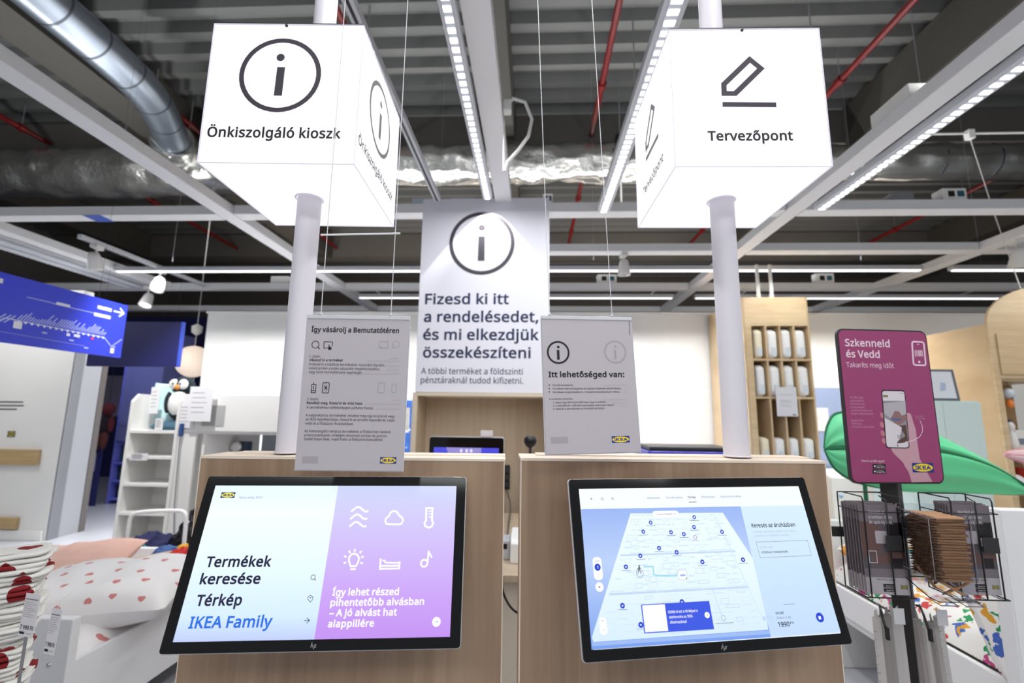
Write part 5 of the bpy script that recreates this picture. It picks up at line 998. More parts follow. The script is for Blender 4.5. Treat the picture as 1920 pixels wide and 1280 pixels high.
PAL = {'k': INK1, 'ink': INKG, 'navy': NAVY, 'ghost': mat('print_show_through', (174, 167, 173), .6), 'ghost2': mat('print_show_through_faint', (190, 183, 189), .6),
       'grey': mat('print_grey', (95, 92, 98), .6), 'lblue': mat('logo_blue', (12, 52, 140), .5), 'lyel': mat('logo_yellow', (250, 218, 40), .5),
       'lblue_d': mat('logo_dull_blue', (70, 78, 58), .5), 'lyel_d': mat('logo_dull_yellow', (170, 160, 80), .5),
       'pinkw': mat('print_pale_pink', (238, 214, 228), .5), 'pinks': mat('print_rose', (214, 150, 182), .5), 'skin': mat('print_skin', (205, 160, 172), .5),
       'skin2': mat('print_finger', (196, 130, 140), .5), 'pskin': mat('print_hand_grey', (150, 112, 112), .5), 'pbrown': mat('print_brown', (92, 66, 62), .5),
       'phone': mat('print_phone_black', (28, 24, 34), .4), 'pwhite': mat('print_white', (225, 218, 224), .5), 'pgrey': mat('print_mid_grey', (150, 146, 152), .5),
       'pgrey2': mat('print_light_grey', (186, 180, 186), .5), 'pblue': mat('print_blue_grey', (92, 106, 150), .5), 'chrome': CHROME}
# ------------------------------------------------------------------ setting
FLOOR = mat('polished_concrete', (188, 190, 197), .28, var=.05, vscale=(1.2, 1.2, 1))
struct('floor', MB().box(-14, 14, -6, 18, -.1, 0, FLOOR))
DECK = mat('galvanised_deck', (98, 99, 98), .55, .2, var=.06, vscale=(.6, 3, 1))
m = MB(); prof = []
y = 1.2; P = .336
while y < 17:
    prof += [(y, 6.0), (y+.10, 6.0), (y+.14, 6.13), (y+.29, 6.13)]; y += P
for i in range(len(prof)-1):
    (ya, za), (yb, zb) = prof[i], prof[i+1]
    m.add([(-13, ya, za), (13, ya, za), (13, yb, zb), (-13, yb, zb)], [(0, 1, 2, 3)], DECK)
m.box(-13, 13, -5, 18, 6.14, 6.3, DECK)
struct('ceiling', m)
CONC = mat('ceiling_concrete', (92, 90, 86), .85, var=.08, vscale=(1, 1, 1))
GIRD = mat('girder_concrete', (60, 58, 53), .85, var=.08, vscale=(1, 1, 1))
struct('trim_1', MB().box(-13, 13, 6.62, 7.1, 5.46, 5.99, CONC))
struct('trim_2', MB().box(-13, 13, 11.4, 11.9, 5.4, 5.99, CONC))
for i, (a, b) in enumerate(((-.62, -.30), (4.62, 5.10), (-5.75, -5.25), (9.7, 10.1), (-10.6, -10.2))):
    struct('trim_%d' % (3+i), MB().box(a, b, 1.2, 6.60, 5.35, 5.99, GIRD).box(a, b, 7.12, 11.38, 5.35, 5.99, GIRD))
struct('wall_back', MB().box(-4.43, 9, 6.0, 6.12, 0, 2.70, WALL).box(-4.45, 9, 5.985, 6.135, 2.70, 2.725, WHITE), bevel=.003)
struct('baseboard_back', MB().box(-4.40, 9, 5.975, 5.998, 0, .09, WHITE))
struct('wall_left', MB().box(-9, -5.20, 5.0, 5.12, 0, 2.75, WALL))
struct('baseboard_left', MB().box(-9, -5.23, 4.975, 4.998, 0, .10, WHITE), bevel=.004)
PIL = mat('reveal_grey', (176, 178, 184), .6)
struct('door_1', MB().box(-5.50, -5.19, 5.125, 5.35, 0, 2.7, PIL).box(-5.195, -5.185, 5.0, 5.12, 0, 2.7, GREYST).box(-5.20, -5.18, 5.351, 5.42, 0, 2.7, mat('reveal_brown', (112, 106, 104), .6)))
NIGHT = mat('night_blue_paint', (36, 40, 100), .6); IND = mat('indigo_paint', (112, 118, 180), .6)
struct('wall_rear_left', MB().box(-13, 2, 9.6, 9.7, 0, 3.4, NIGHT))
struct('wall_rear', MB().box(-13, 13, 15.6, 15.7, 0, 6.1, mat('rear_wall_grey', (104, 98, 94), .8)))
struct('wall_side_left', MB().box(-13.1, -13, -6, 15.7, 0, 6.1, mat('side_wall_grey', (112, 110, 108), .8)))
struct('wall_side_right', MB().box(13, 13.1, -6, 15.7, 0, 6.1, mat('side_wall_grey', (112, 110, 108), .8)))
struct('trim_8', MB().box(-8.6, -7.55, 8.9, 8.95, 1.25, 2.05, mat('lilac_panel', (150, 144, 170), .7)).box(-5.9, -5.2, 8.6, 8.66, 0, 2.4, mat('mauve_panel', (128, 112, 142), .7)))
# ------------------------------------------------------------------ white ceiling grid
def beam(label, x0, x1, y0, y1, z0=3.10, z1=3.185):
    o = MB().box(x0, x1, y0, y1, z0, z1, BEAM).build('ceiling_beam', bevel=.004)
    tag(o, label, 'beam', 'white beams of the ceiling grid')
XB = ((-7.75, -7.61), (-5.30, -5.16), (-2.79, -2.65), (-.318, -.187), (2.10, 2.235), (4.52, 4.66))
beam('long white ceiling beam at the far left, above the blue route banner', *XB[1], 1.2, 6.19)
beam('long white ceiling beam crossing the upper left corner, left of the info cube', *XB[2], .1, 8.4)
beam('long white ceiling beam running back to the tall pay-here sign', *XB[3], .1, 8.4)
beam('long white ceiling beam in the upper right corner, carrying a light strip', *XB[4], .1, 8.4)
beam('long white ceiling beam at the right edge, above the wood play unit', *XB[5], 1.2, 8.4)
def xbeams(label, y, spans):
    for (a, b, l) in spans: beam(label % l, a, b, y, y+.135)
xbeams('nearest white cross beam, %s', 3.745, ((-7.6, -2.80, 'left stretch with a blue tape mark'), (-2.64, -.328, 'stretch behind the info cube'), (-.177, 2.09, 'stretch right of the pay-here sign'), (2.245, 6.5, 'right stretch carrying a socket box')))
xbeams('second white cross beam, %s', 4.72, ((-.177, 2.09, 'stretch between pay-here sign and right pole'), (2.245, 4.51, 'stretch above the magenta sign'), (4.67, 6.8, 'stretch at the right edge')))
xbeams('third white cross beam, %s', 6.20, ((-9, -2.80, 'left stretch above the dark blue sign'), (-2.64, -.328, 'stretch just right of the left pole'), (-.177, 2.09, 'stretch right of the pay-here sign'), (2.245, 4.51, 'stretch above the cubby unit'), (4.67, 9, 'right stretch')))
xbeams('rearmost white cross beam, %s', 7.6, ((-9, -2.80, 'left stretch over the blue room'), (-2.64, -.328, 'stretch above the white back wall left of the sign'), (-.177, 2.09, 'stretch above the white back wall right of the sign'), (2.245, 9, 'right stretch above the grey wall top')))
o = MB().box(-4.02, -3.86, 3.739, 3.881, 3.096, 3.0995, mat('blue_tape', (40, 84, 190), .5)).build('tape_strip'); tag(o, 'short blue tape mark on the nearest cross beam, upper left', 'tape')
# ------------------------------------------------------------------ luminous strips
LED = glow('led_white', (255, 255, 255), 2.6); LEDH = mat('led_housing', (214, 216, 222), .4)
def strip(label, x0, x1, y0, y1, z, along='y', lit=True):
    t = thing('light_strip', label, 'light', ((x0+x1)/2, (y0+y1)/2, z), group='LED strips under the ceiling grid')
    hx = (x1-x0)/2; hy = (y1-y0)/2
    box1('housing', -hx, hx, -hy, hy, .012, .06, LEDH, t)
    d = MB(); g = MB()
    if along == 'y':
        d.box(-hx*.55, hx*.55, -hy+.02, hy-.02, .006, .012, mat('led_diffuser', (196, 200, 210), .4, emit=.22))
        n = int((y1-y0)/.055)
        for i in range(n):
            yy = -hy+.03+(2*hy-.06)*i/(n-1); w = hx*.46
            d.box(-w, w, yy-.0135, yy+.0135, .001, .0062, LED if lit else LEDH)
    else:
        d.box(-hx+.02, hx-.02, -hy*.55, hy*.55, .0, .012, glow('led_white_soft', (255, 255, 255), 1.7))
    d.build('diffuser', t)
    for s in (-.7, .7):
        if along == 'y': MB().cyl((0, hy*s, .06), (0, hy*s, 3.10-z+.03 if z < 3.0 else .10), .004, GREYST, 6).build('hanger', t)
        elif y0 > 6: MB().box(hx*s-.012, hx*s+.012, -.264, .03, .0605, .068, LEDH).build('hanger', t)
        else: MB().cyl((hx*s, 0, .06), (hx*s, 0, 2.93), .0013, GREYST, 6).build('hanger', t)
strip('LED strip right above the pay-here sign, left of the middle beam', -.402, -.330, .1, 3.42, 3.05)
strip('LED strip between the pay-here sign and the planner cube', .525, .625, .1, 3.70, 3.06)
strip('LED strip under the upper right ceiling beam', 2.27, 2.37, .1, 3.68, 3.06)
strip('LED strip across the back, left half behind the left pole', -5.15, -.45, 5.26, 5.34, 3.06, 'x')
strip('LED strip across the back, right of the pay-here sign', .05, 4.4, 5.26, 5.34, 3.06, 'x')
strip('short LED strip across the back at the right edge', 4.72, 7.0, 5.26, 5.34, 3.06, 'x')
strip('rear LED strip above the white back wall, left of the sign', -2.6, -.4, 6.56, 6.64, 3.06, 'x')
strip('rear LED strip above the white back wall, right of the sign', -.1, 2.0, 6.56, 6.64, 3.06, 'x')
strip('rear LED strip above the cubby unit', 2.3, 6.6, 6.56, 6.64, 3.06, 'x')
strip('unlit light strip at the far left, the inner of two above the blue banner', -5.53, -5.43, 2.3, 6.1, 3.06, 'y', False)
strip('unlit light strip at the far left, the outer of two above the blue banner', -5.71, -5.61, 2.3, 6.1, 3.06, 'y', False)
def track(label, x, y0, y1, z=3.08):
    t = thing('lighting_track', label, 'track', (x, (y0+y1)/2, z), group='lighting tracks'); h = (y1-y0)/2
    box1('rail', -.024, .024, -h, h, 0, .045, LEDH, t); box1('groove', -.007, .007, -h+.02, h-.02, -.002, .001, BLACK, t, bevel=0)
track('grey lighting track beside the info cube, ending at the first cross beam', -.78, .1, 3.5)
track('grey lighting track beside the long beam, above the blue banner', -5.36, 2.3, 6.15)
track('slim lighting track with two spotlights, left of the left pole', -4.62, 4.3, 6.15, 3.105)
# spotlights on the tracks
def spotlight(label, loc, yaw, pitch=.5, s=1.0, lit=True):
    t = thing('track_spotlight', label, 'spotlight', loc, (0, 0, yaw), group='white track spotlights')
    box1('adapter', -.025*s, .025*s, -.05*s, .05*s, -.03*s, .0, WHITE, t)
    MB().cyl((0, 0, -.09*s), (0, 0, -.03*s), .008*s, WHITE, 8).build('stem', t)
    M = Matrix.Translation((0, 0, -.13*s)) @ Matrix.Rotation(pitch, 4, 'X')
    MB().lathe([(.001, .07*s), (.03*s, .068*s), (.042*s, .04*s), (.055*s, -.05*s), (.058*s, -.07*s), (.050*s, -.07*s), (.046*s, -.05*s)], WHITE, 20, M=M).build('housing', t)
    MB().lathe([(.0005, -.055*s), (.047*s, -.055*s)], glow('spot_lens_lit', (255, 253, 248), 6) if lit else mat('spot_lens_off', (180, 180, 182), .3), 20, M=M).build('lens', t)
spotlight('white track spotlight above the blue banner, nearest the beam corner', (-4.62, 4.50, 3.104), .3, .5, 1.3, False)
spotlight('lit white track spotlight left of the left pole', (-4.62, 5.35, 3.104), .2, -.4, 1.35)
spotlight('lit white track spotlight above the dark blue sign, lowest of three', (-5.36, 6.05, 3.079), .2, -.4, 1.4)
spotlight('white spotlight pointing at the pay-here sign side, right of the sign', (.95, 4.79, 3.10), .1, .1, 1.2, False)
spotlight('white spotlight at the right edge below the second cross beam', (4.60, 4.45, 3.10), -.4, .4, 1.3, False)
# boxes on the grid
def gbox(label, x, y, z, sx, sy, sz, port=True, m=WHITE):
    t = thing('socket_box', label, 'box', (x, y, z), group='socket boxes on the ceiling grid')
    box1('case', -sx/2, sx/2, -sy/2, sy/2, 0, sz, m, t, bevel=.006)
    if port:
        box1('port', -sx*.28, -sx*.02, -sy/2-.004, -sy/2+.002, sz*.25, sz*.75, BLACK, t)
        box1('port', sx*.10, sx*.38, -sy/2-.004, -sy/2+.002, sz*.25, sz*.75, mat('port_teal', (40, 92, 104), .4), t)
gbox('white socket box with two ports on the nearest cross beam, right side', 3.46, 3.81, 3.187, .19, .11, .10)
gbox('grey junction box on the nearest cross beam, left of the socket box', 3.05, 3.81, 3.187, .17, .11, .07, False, GREYST)
gbox('small white socket box right above the pay-here sign corner', .115, 3.81, 3.187, .085, .09, .09)
gbox('long white connector box on the third cross beam, right of the sign', 1.0, 6.26, 3.337-.15, .26, .1, .12)
gbox('white driver box on the third cross beam above the cubby unit', 3.9, 6.26, 3.187, .24, .1, .13)
gbox('white terminal box lying on the upper right beam, above the foil duct', 2.17, 2.62, 3.187, .13, .30, .09, False)
gbox('pale glass plate box beside the lighting track, left of the sign', -.62, 3.81, 3.187, .20, .12, .05, False, mat('pale_blue_plastic', (180, 198, 208), .3))
gbox('pale plate box behind the tall sign, left of the LED strip', -.95, 3.81, 3.187, .22, .12, .05, False, mat('pale_blue_plastic', (180, 198, 208), .3))
gbox('white junction box on the third cross beam, left of the left pole', -3.6, 6.26, 3.187, .26, .1, .10, False)
# white cable on the middle beam
t = thing('power_cable', 'white cable looping from a plug on the middle ceiling beam', 'cable', (-.187, 2.45, 3.15))
MB().tube([(.012, 0, 0), (.06, .0, .06), (.13, .02, .05), (.17, .05, -.04), (.15, .06, -.14), (.09, .06, -.23), (.03, .06, -.30), (.012, .06, -.36)], .010, WHITE, 8).build('cord', t)
box1('plug', .002, .05, -.03, .03, -.03, .04, WHITE, t, bevel=.008)
MB().tube([(.008, .06, -.36), (.006, .06, -.04)], .006, WHITE, 8).build('plug_rail', t)
# ------------------------------------------------------------------ ducts and pipes
FOIL = mat('crumpled_foil', (192, 192, 188), .24, .9, bump=1.3, bscale=13, var=.1, vscale=(2, 2, 2))
GALV = mat('spiral_steel', (146, 155, 166), .36, .9, var=.08, vscale=(3, 3, 3))
SEAM = mat('duct_seam', (84, 88, 96), .4, .7)
def duct(label, pts, r, m, seam=.0, name='air_duct', crumple=0, rs=None):
    t = thing(name, label, 'duct', pts[0]); o = Vector(pts[0])
    P = [Vector(p)-o for p in pts]; Q = []
    for i in range(len(P)-1):
        n = max(2, int((P[i+1]-P[i]).length/.12))
        for k in range(n): Q.append(P[i].lerp(P[i+1], k/n))
    Q.append(P[-1])
    b = MB(); b.tube(Q, [r*(1+.07*mnoise.noise(q*2.3)*crumple) for q in Q], m, 40, caps=True)
    if crumple:
        b.v = [tuple(Vector(v)+Vector((0, mnoise.noise(Vector(v)*5), mnoise.noise(Vector(v)*5+Vector((9, 1, 4)))))*.05*crumple) for v in b.v]
    b.build('duct_wall', t)
    if seam:
        L = 0; nx = 0
        for i in range(1, len(Q)-1):
            L += (Q[i]-Q[i-1]).length
            if L > nx:
                d = (Q[i+1]-Q[i-1]).normalized()*.012
                MB().tube([Q[i]-d, Q[i]+d], r*1.012, SEAM, 32).build('seam_band', t); nx += seam
    return t
def smooth(pts, k=3):
    for _ in range(k):
        out = [pts[0]]
        for a, b in zip(pts, pts[1:]):
            a = Vector(a); b = Vector(b); out += [tuple(a.lerp(b, .25)), tuple(a.lerp(b, .75))]
        pts = out+[pts[-1]]
    return pts
duct('round spiral steel air duct slanting down in the upper left corner', smooth([(-4.62, 1.6, 5.2), (-4.62, 4.3, 5.2), (-4.70, 5.0, 5.18), (-5.02, 5.72, 5.1)], 2), .205, GALV, .42)
duct('crumpled foil collar joining the spiral duct to the foil duct', smooth([(-5.03, 5.74, 5.1), (-5.12, 5.90, 5.08), (-5.10, 6.04, 5.08)], 1), .27, FOIL, crumple=1.6, name='duct_collar')
duct('long crumpled foil air duct across the left half of the ceiling', [(-11, 6.35, 4.93), (-2.6, 6.3, 4.99)], .36, FOIL, crumple=1.3)
duct('crumpled foil air duct behind the middle beam, right of the info cube', [(-2.55, 6.3, 5.0), (1.7, 6.3, 4.99)], .275, FOIL, crumple=1.5)
duct('foil air duct at the right with wrapped bands, above the socket box', [(1.75, 6.3, 4.97), (11, 6.35, 4.95)], .245, mat('smooth_foil', (196, 196, 192), .24, .92, bump=.5, bscale=5), .75, crumple=.5)
RED = mat('sprinkler_red', (98, 15, 15), .4)
def rpipe(label, x, y0, y1, z=5.60, r=.038):
    t = thing('sprinkler_pipe', label, 'pipe', (x, y0, z), group='red sprinkler pipes')
    MB().cyl((0, 0, 0), (0, y1-y0, 0), r, RED, 12).build('pipe', t)
    for yy in (.35, .75):
        L = (y1-y0)*yy; MB().cyl((0, L-.05, 0), (0, L+.05, 0), r*1.5, RED, 12).build('coupling', t)
        MB().cyl((0, L, r), (0, L, .39), .006, GREYST, 6).build('hanger_rod', t)
for x, l in ((.86, 'in the gap between middle beam and planner cube'), (3.84, 'right of the planner cube'), (-5.14, 'behind the left pole'), (-2.1, 'hidden mostly by the info cube'), (-10.95, 'at the far left above the banner'), (8.1, 'above the magenta sign'), (-7.8, 'left of the info cube')):
    rpipe('red sprinkler pipe under the deck, '+l, x, 2.2 if abs(x) < 4 else 4.9, 6.55); 
for x, l in ((.86, 'just right of the pay-here sign'), (3.84, 'beside the right pole'), (-5.14, 'left of the pay-here sign'), (-10.95, 'above the blue banner'), (8.1, 'above the magenta sign'), (-7.8, 'above the dark blue sign')):
    rpipe('red sprinkler pipe in the rear bay, '+l, x, 7.15, 11.35)
for x, y, l in ((-1.9, 4.6, 'left of the middle beam'), (1.15, 4.9, 'beside the red pipe'), (1.45, 5.3, 'near the planner cube'), (-5.9, 5.9, 'by the spiral duct'), (3.05, 4.7, 'right of the planner cube')):
    o = MB().cyl((x, y, 5.05), (x, y, 6.0), .008, GREYST, 6).build('hanger_rod'); tag(o, 'thin threaded rod hanging from the ceiling deck, '+l, 'rod')
t = thing('ceiling_sensor', 'dark sensor on a thin rod hanging in front of the foil duct', 'sensor', (1.15, 5.85, 4.98))
box1('sensor_body', -.06, .06, -.06, .06, 0, .16, BLACK, t, bevel=.01); MB().cyl((0, 0, .16), (0, 0, 1.0), .008, GREYST, 6).build('rod', t); MB().cyl((0, 0, -1.0), (0, 0, 0), .012, WHITE, 8).build('drop_tube', t)
t = thing('curtain_rail', 'thin white rail hanging in front of the foil duct at the upper right', 'rail', (4.27, 4.4, 4.18))
MB().cyl((-.45, 0, 0), (2.6, 0, 0), .010, WHITE, 8).build('rail_tube', t); box1('clip', -.03, .03, -.03, .03, -.06, .03, WHITE, t); MB().tube([(0, 0, -.05), (.12, 0, -.85), (.28, 0, -1.75)], .004, WHITE, 6).build('cord', t)
for s in (-.4, 2.4): MB().cyl((s, 0, .0), (s, 0, 1.80), .004, GREYST, 6).build('hanger', t)

# ------------------------------------------------------------------ kiosks
def kiosk(label, c, yaw, w, z, t):
    r = thing('kiosk', label, 'kiosk', (c[0], c[1], 0), (0, 0, yaw), 'wood kiosks')
    h = w/2
    box1('front_panel', -h, h, 0, .019, .06, z-.010, OAK, r, bevel=.0008)
    box1('rear_panel', -h, h, t-.019, t, .06, z-.010, OAK, r, bevel=.0008)
    box1('side_panel', -h+.001, -h+.020, .0195, t-.0195, .06, z-.010, EDGE, r, bevel=.0005)
    box1('side_panel', h-.020, h-.001, .0195, t-.0195, .06, z-.010, EDGE, r, bevel=.0005)
    for x in (-h-.0012, h-.0008): box1('edge_banding', x, x+.002, .0, .0185, .06, z-.010, EDGE, r, bevel=0)
    box1('top_panel', -h-.002, h+.003, -.001, t+.001, z-.0095, z-.003, EDGE, r, bevel=.0006)
    box1('top_lip', -h+.04, h+.003, .06, t+.002, z-.003, z, EDGE, r, bevel=.0006)
    box1('plinth', -h+.03, h-.03, .02, t-.02, 0, .06, mat('plinth_dark', (52, 50, 50), .6), r)
    return r
kiosk('left wood kiosk panel with a touchscreen showing a purple half', (-.4165, 1.0916), .069, .70, 1.2985, .11)
kiosk('right wood kiosk panel with a touchscreen showing a store map', (.3227, 1.1059), .0728, .70, 1.3045, .12)

# ------------------------------------------------------------------ touch screens
G0 = mat('black_glass', (8, 8, 10), .08, spec=.35)
SP = {'sw': glow('px_white', (250, 250, 255), 1.15), 'snavy': glow('px_navy', (28, 24, 66), .9), 'sblue': glow('px_blue', (40, 112, 226), 1.0), 'sgrey': glow('px_grey', (120, 126, 165), 1.0),
      'sgrey2': glow('px_pale_grey', (178, 190, 214), 1.0), 'k': glow('px_black', (14, 14, 24), .8), 'shead': glow('px_header', (240, 249, 255), 1.08), 'smapbg': screen_mat('px_map_sky', [(0, (120, 160, 240)), (.5, (190, 212, 252)), (1, (140, 172, 244))], strength=1.0),
      'smap': screen_mat('px_map', [(0, (212, 234, 252)), (.45, (232, 247, 254)), (1, (236, 249, 255))], strength=1.05), 'smapbg2': glow('px_map_edge', (160, 190, 246), 1.0), 'spanel': screen_mat('px_panel', [(0, (196, 220, 252)), (.5, (208, 232, 253)), (1, (220, 241, 254))], strength=1.03),
      'smapline': glow('px_map_line', (196, 217, 245), 1.02), 'smapline2': glow('px_map_block', (214, 233, 250), 1.03), 'sroute': glow('px_route', (160, 218, 238), 1.05), 'sbtn': glow('px_button', (40, 74, 214), .95), 'sviol': glow('px_violet', (180, 150, 220), 1),
      'sgreen': glow('px_green', (30, 120, 90), .9), 'sban': glow('px_banner', (62, 92, 236), .95), 'lblue': glow('px_logo_blue', (22, 34, 120), .9), 'lyel': glow('px_logo_yellow', (238, 232, 90), 1.1)}
SP['lblue_d'] = SP['lblue']; SP['lyel_d'] = SP['lyel']
LEFTBG = screen_mat('px_start_page', [(0, (186, 200, 250)), (.14, (208, 230, 253)), (.45, (226, 244, 254)), (.8, (238, 249, 255)), (1, (222, 238, 254))], strength=1.1)
PURP = screen_mat('px_purple', [(0, (198, 148, 244)), (.25, (206, 166, 250)), (.5, (212, 188, 252)), (.8, (214, 208, 252)), (1, (206, 216, 250))], strength=1.0)
def monitor(label, c, yaw, tilt, key, w=.56, h=.3252):
    r = thing('touchscreen_monitor', label, 'monitor', c, (-tilt, 0, yaw), 'touchscreens on the kiosks')
    a, b = w/2, h/2
    MB().prism(rrect(-a, -b, a, b, .006), -.0005, .004, G0).build('front_glass', r, bevel=.0004, seg=1)
    MB().prism(rrect(-a-.0012, -b-.0016, a+.0012, b+.0012, .007), .0041, .010, SILVER).build('frame', r, bevel=.0008)
    MB().prism(rrect(-a+.008, -b+.010, a-.003 if key == 'mL' else a-.008, b-.008, .012), .0101, .030, SILVER).build('back_housing', r, bevel=.002)
    box1('mount', -.06, .06, .0302, .090 if key == 'mL' else .112, -.06, .0, DARKST, r)
    ink = Ink(-.0011, .0000030, SP)
    items = [i for i in INK[key] if i[-1] != 'chrome']
    s = Ink(-.0008, .0000030, dict(SP, bg=LEFTBG if key == 'mL' else SP['shead'], purp=PURP))
    s.rect(-259.8, -143.6, 259.4, 142.8, 'bg')
    if key == 'mL': s.rect(.2, -143.6, 259.4, 142.8, 'purp')
    s.run(items); s.build('screen', r)
    hp = Ink(-.0010, .00001, PAL); hp.run([i for i in INK[key] if i[-1] == 'chrome']); o = hp.build('brand_mark', r); o['label'] = 'small silver maker mark on the lower bezel'
    return r
monitor('left touchscreen with menu words and a purple half with sleep icons', (-.4236, .9986, 1.1026), .1144, .3228, 'mL')
monitor('right touchscreen showing a store map and a blue banner', (.3597*.955, 1.0361*.955, EYE+(1.1078-EYE)*.955), .2012, .2929, 'mR').scale = (.955,)*3

# ------------------------------------------------------------------ light cubes on poles
CUBE = mat('lit_acrylic', (150, 149, 152), .4, emit=.92, ecol=(252, 250, 255))
CUBEB = mat('lit_acrylic_seam', (205, 200, 215), .5, emit=.35, ecol=(226, 220, 236))
POLE = mat('pole_paint', (228, 224, 232), .38)
def cube(label, c, s, yaw, key):
    r = thing('light_cube_sign', label, 'sign', c, (0, 0, yaw), 'lit cubes on the poles'); h = s/2
    MB().box(-h, h, -h, h, -h, h, CUBE).build('lit_shell', r, bevel=.002)
    m = MB(); e = h+.0004
    for sx in (-1, 1):
        for sz in (-1, 1):
            m.tube([(sx*e, -e, sz*e), (sx*e, e, sz*e)], .0011, CUBEB, 6); m.tube([(-e, sx*e, sz*e), (e, sx*e, sz*e)], .0011, CUBEB, 6); m.tube([(sx*e, sz*e, -e), (sx*e, sz*e, e)], .0011, CUBEB, 6)
    m.build('seam_edge', r)
    MB().box(-h-.001, h+.001, -h-.001, h+.001, h, h+.004, DARKST).build('top_plate', r)
    for k in range(4):
        a = k*PI/2
        ink = Ink(-h-.0012, .00001, PAL).run(INK[key]); o = ink.build('symbol_print', r); o.rotation_euler = (0, 0, a)
    MB().lathe([(.0005, .003), (.003, .003), (.0035, 0)], BLACK, 10, M=Matrix.Translation((-.005, -h-.001, h-.004)) @ Matrix.Rotation(PI/2, 4, 'X')).build('hook', r)
    MB().lathe([(.031, -h-.003), (.036, -h-.0005), (.031, -h-.0004)], CUBEB, 32).build('pole_collar', r)
    return r
cube('lit white cube sign with a circled i, self-service kiosk', (-.599, 1.139, 2.137), .3577, .0463, 'cL')
cube('lit white cube sign with a pencil symbol, planning point', (.493, 1.18, 2.137), .3513, .0194, 'cR')
def pole(label, x, y, z0, za, zb, ztop=6.0):
    r = thing('sign_pole', label, 'pole', (x, y, z0), group='round white poles')
    MB().cyl((0, 0, 0), (0, 0, za-z0), .030, POLE, 40).build('lower_tube', r)
    MB().cyl((0, 0, zb-z0), (0, 0, ztop-z0), .030, POLE, 40).build('upper_tube', r)
    MB().lathe([(.0305, 0), (.033, 0), (.033, .003), (.0305, .004)], POLE, 32).build('base_ring', r)
pole('round white pole on the left kiosk carrying the info cube', -.599, 1.142, 1.2987, 2.137-.1793, 2.137+.184)
pole('round white pole on the right kiosk carrying the planner cube', .494, 1.180, 1.3047, 2.137-.1762, 2.137+.181)

# ------------------------------------------------------------------ hanging posters
PAPER = mat('poster_paper', (196, 189, 195), .55); CLEAR = mat('clear_rail', (214, 214, 220), .25)
def poster(label, c, yaw, tilt, roll, w, h, key, bar=False):
    r = thing('hanging_poster', label, 'poster', c, (-tilt, -roll, yaw), 'posters on cords')
    a, b = w/2, h/2
    MB().box(-a, a, -.0012, .0012, -b, b-.008, PAPER).build('sheet', r)
    box1('clear_sleeve', -a-.002, a+.002, .0013, .0022, -b-.002, b-.008, CLEAR, r, bevel=0)
    box1('top_rail', -a-.001, a+.001, -.003, .003, b-.008, b, CLEAR, r, bevel=.001)
    Ink(-.0014, .000004, PAL).run([i for i in INK[key] if i[0] == 'T']).build('lettering', r)
    Ink(-.0014, .000004, PAL).run([i for i in INK[key] if i[0] != 'T' and i[-1] not in ('logo', 'ghost', 'ghost2')]).build('symbols', r)
    Ink(-.0014, .000004, PAL).run([i for i in INK[key] if i[-1] in ('ghost', 'ghost2')]).build('show_through', r)['label'] = 'faint grey show-through from the back'
    Ink(-.0014, .000004, PAL).run([i for i in INK[key] if i[-1] == 'logo']).build('logo', r)
    for x in ((-.078, .066) if key == 'pL' else (-.086, .060)):
        MB().cyl((x, 0, b-.004), (x, 0, b+1.62), .0009, mat('nylon_cord', (225, 225, 228), .4), 6).build('cord', r)
        MB().lathe([(.0005, .006), (.003, .004), (.004, 0), (.0005, 0)], CLEAR, 10, c=(x, 0, b)).build('cord_clip', r)
    if bar: MB().cyl((-.090, -.003, .3275), (.077, -.003, .334), .0022, WHITE2, 8).build('spreader_bar', r)
poster('left hanging poster with step by step shopping text', (-.3617, .9265, 1.4413), .06, 0, 0, .21, .3103, 'pL', True)
poster('right hanging poster with a circled i and bullet list', (.1243, 1.0247, 1.4688), .2084, .0445, .0265, .21, .299, 'pR')

# ------------------------------------------------------------------ tall pay-here sign over the service niche
r = thing('service_sign', 'tall white pay-here sign with a circled i above the wood niche', 'sign', (-.3956, 3.5488, 2.344), (0, 0, -.0097))
box1('sign_panel', -.5165, .5165, 0, .05, -.788, .788, mat('sign_face', (240, 241, 252), .55), r, bevel=.003)
Ink(-.0012, .00002, PAL).run([i for i in INK['sign'] if i[0] == 'T']).build('lettering', r); Ink(-.0012, .00002, PAL).run([i for i in INK['sign'] if i[0] != 'T']).build('symbol', r)
r = thing('service_niche', 'open beech niche cabinet under the tall pay-here sign', 'cabinet', (-.395, 3.53, 0))
box1('side_panel', -.525, -.487, 0, .32, 0, 1.553, NICHE, r); box1('side_panel', .487, .525, 0, .32, 0, 1.553, NICHE, r)
box1('top_panel', -.486, .486, 0, .32, 1.526, 1.553, NEDGE, r); box1('back_panel', -.486, .486, .30, .32, 0, 1.525, NICHE, r)
box1('edge_banding', -.525, -.487, -.002, -.0002, 0, 1.553, NEDGE, r, bevel=0); box1('edge_banding', .487, .525, -.002, -.0002, 0, 1.553, NEDGE, r, bevel=0)
r = thing('service_counter', 'low beech service counter behind the gap between the kiosks', 'counter', (-.25, 2.2, 0))
box1('worktop', -.95, .95, 0, 1.31, .66, .69, NICHE, r); box1('front_panel', -.93, .93, .04, .06, 0, .658, mat('cream_laminate', (226, 216, 200), .5), r)
box1('side_panel', -.93, -.90, .062, 1.29, 0, .658, NICHE, r); box1('side_panel', .90, .93, .062, 1.29, 0, .658, NICHE, r)
r = thing('receipt_printer', 'white box printer on the service counter, seen between the kiosks', 'printer', (-.03, 2.36, .69))
MB().prism([(0, 0), (.19, 0), (.19, .125), (.02, .108), (0, .09)], -.078, .078, WHITE2, plane='yz').build('case', r, bevel=.006)
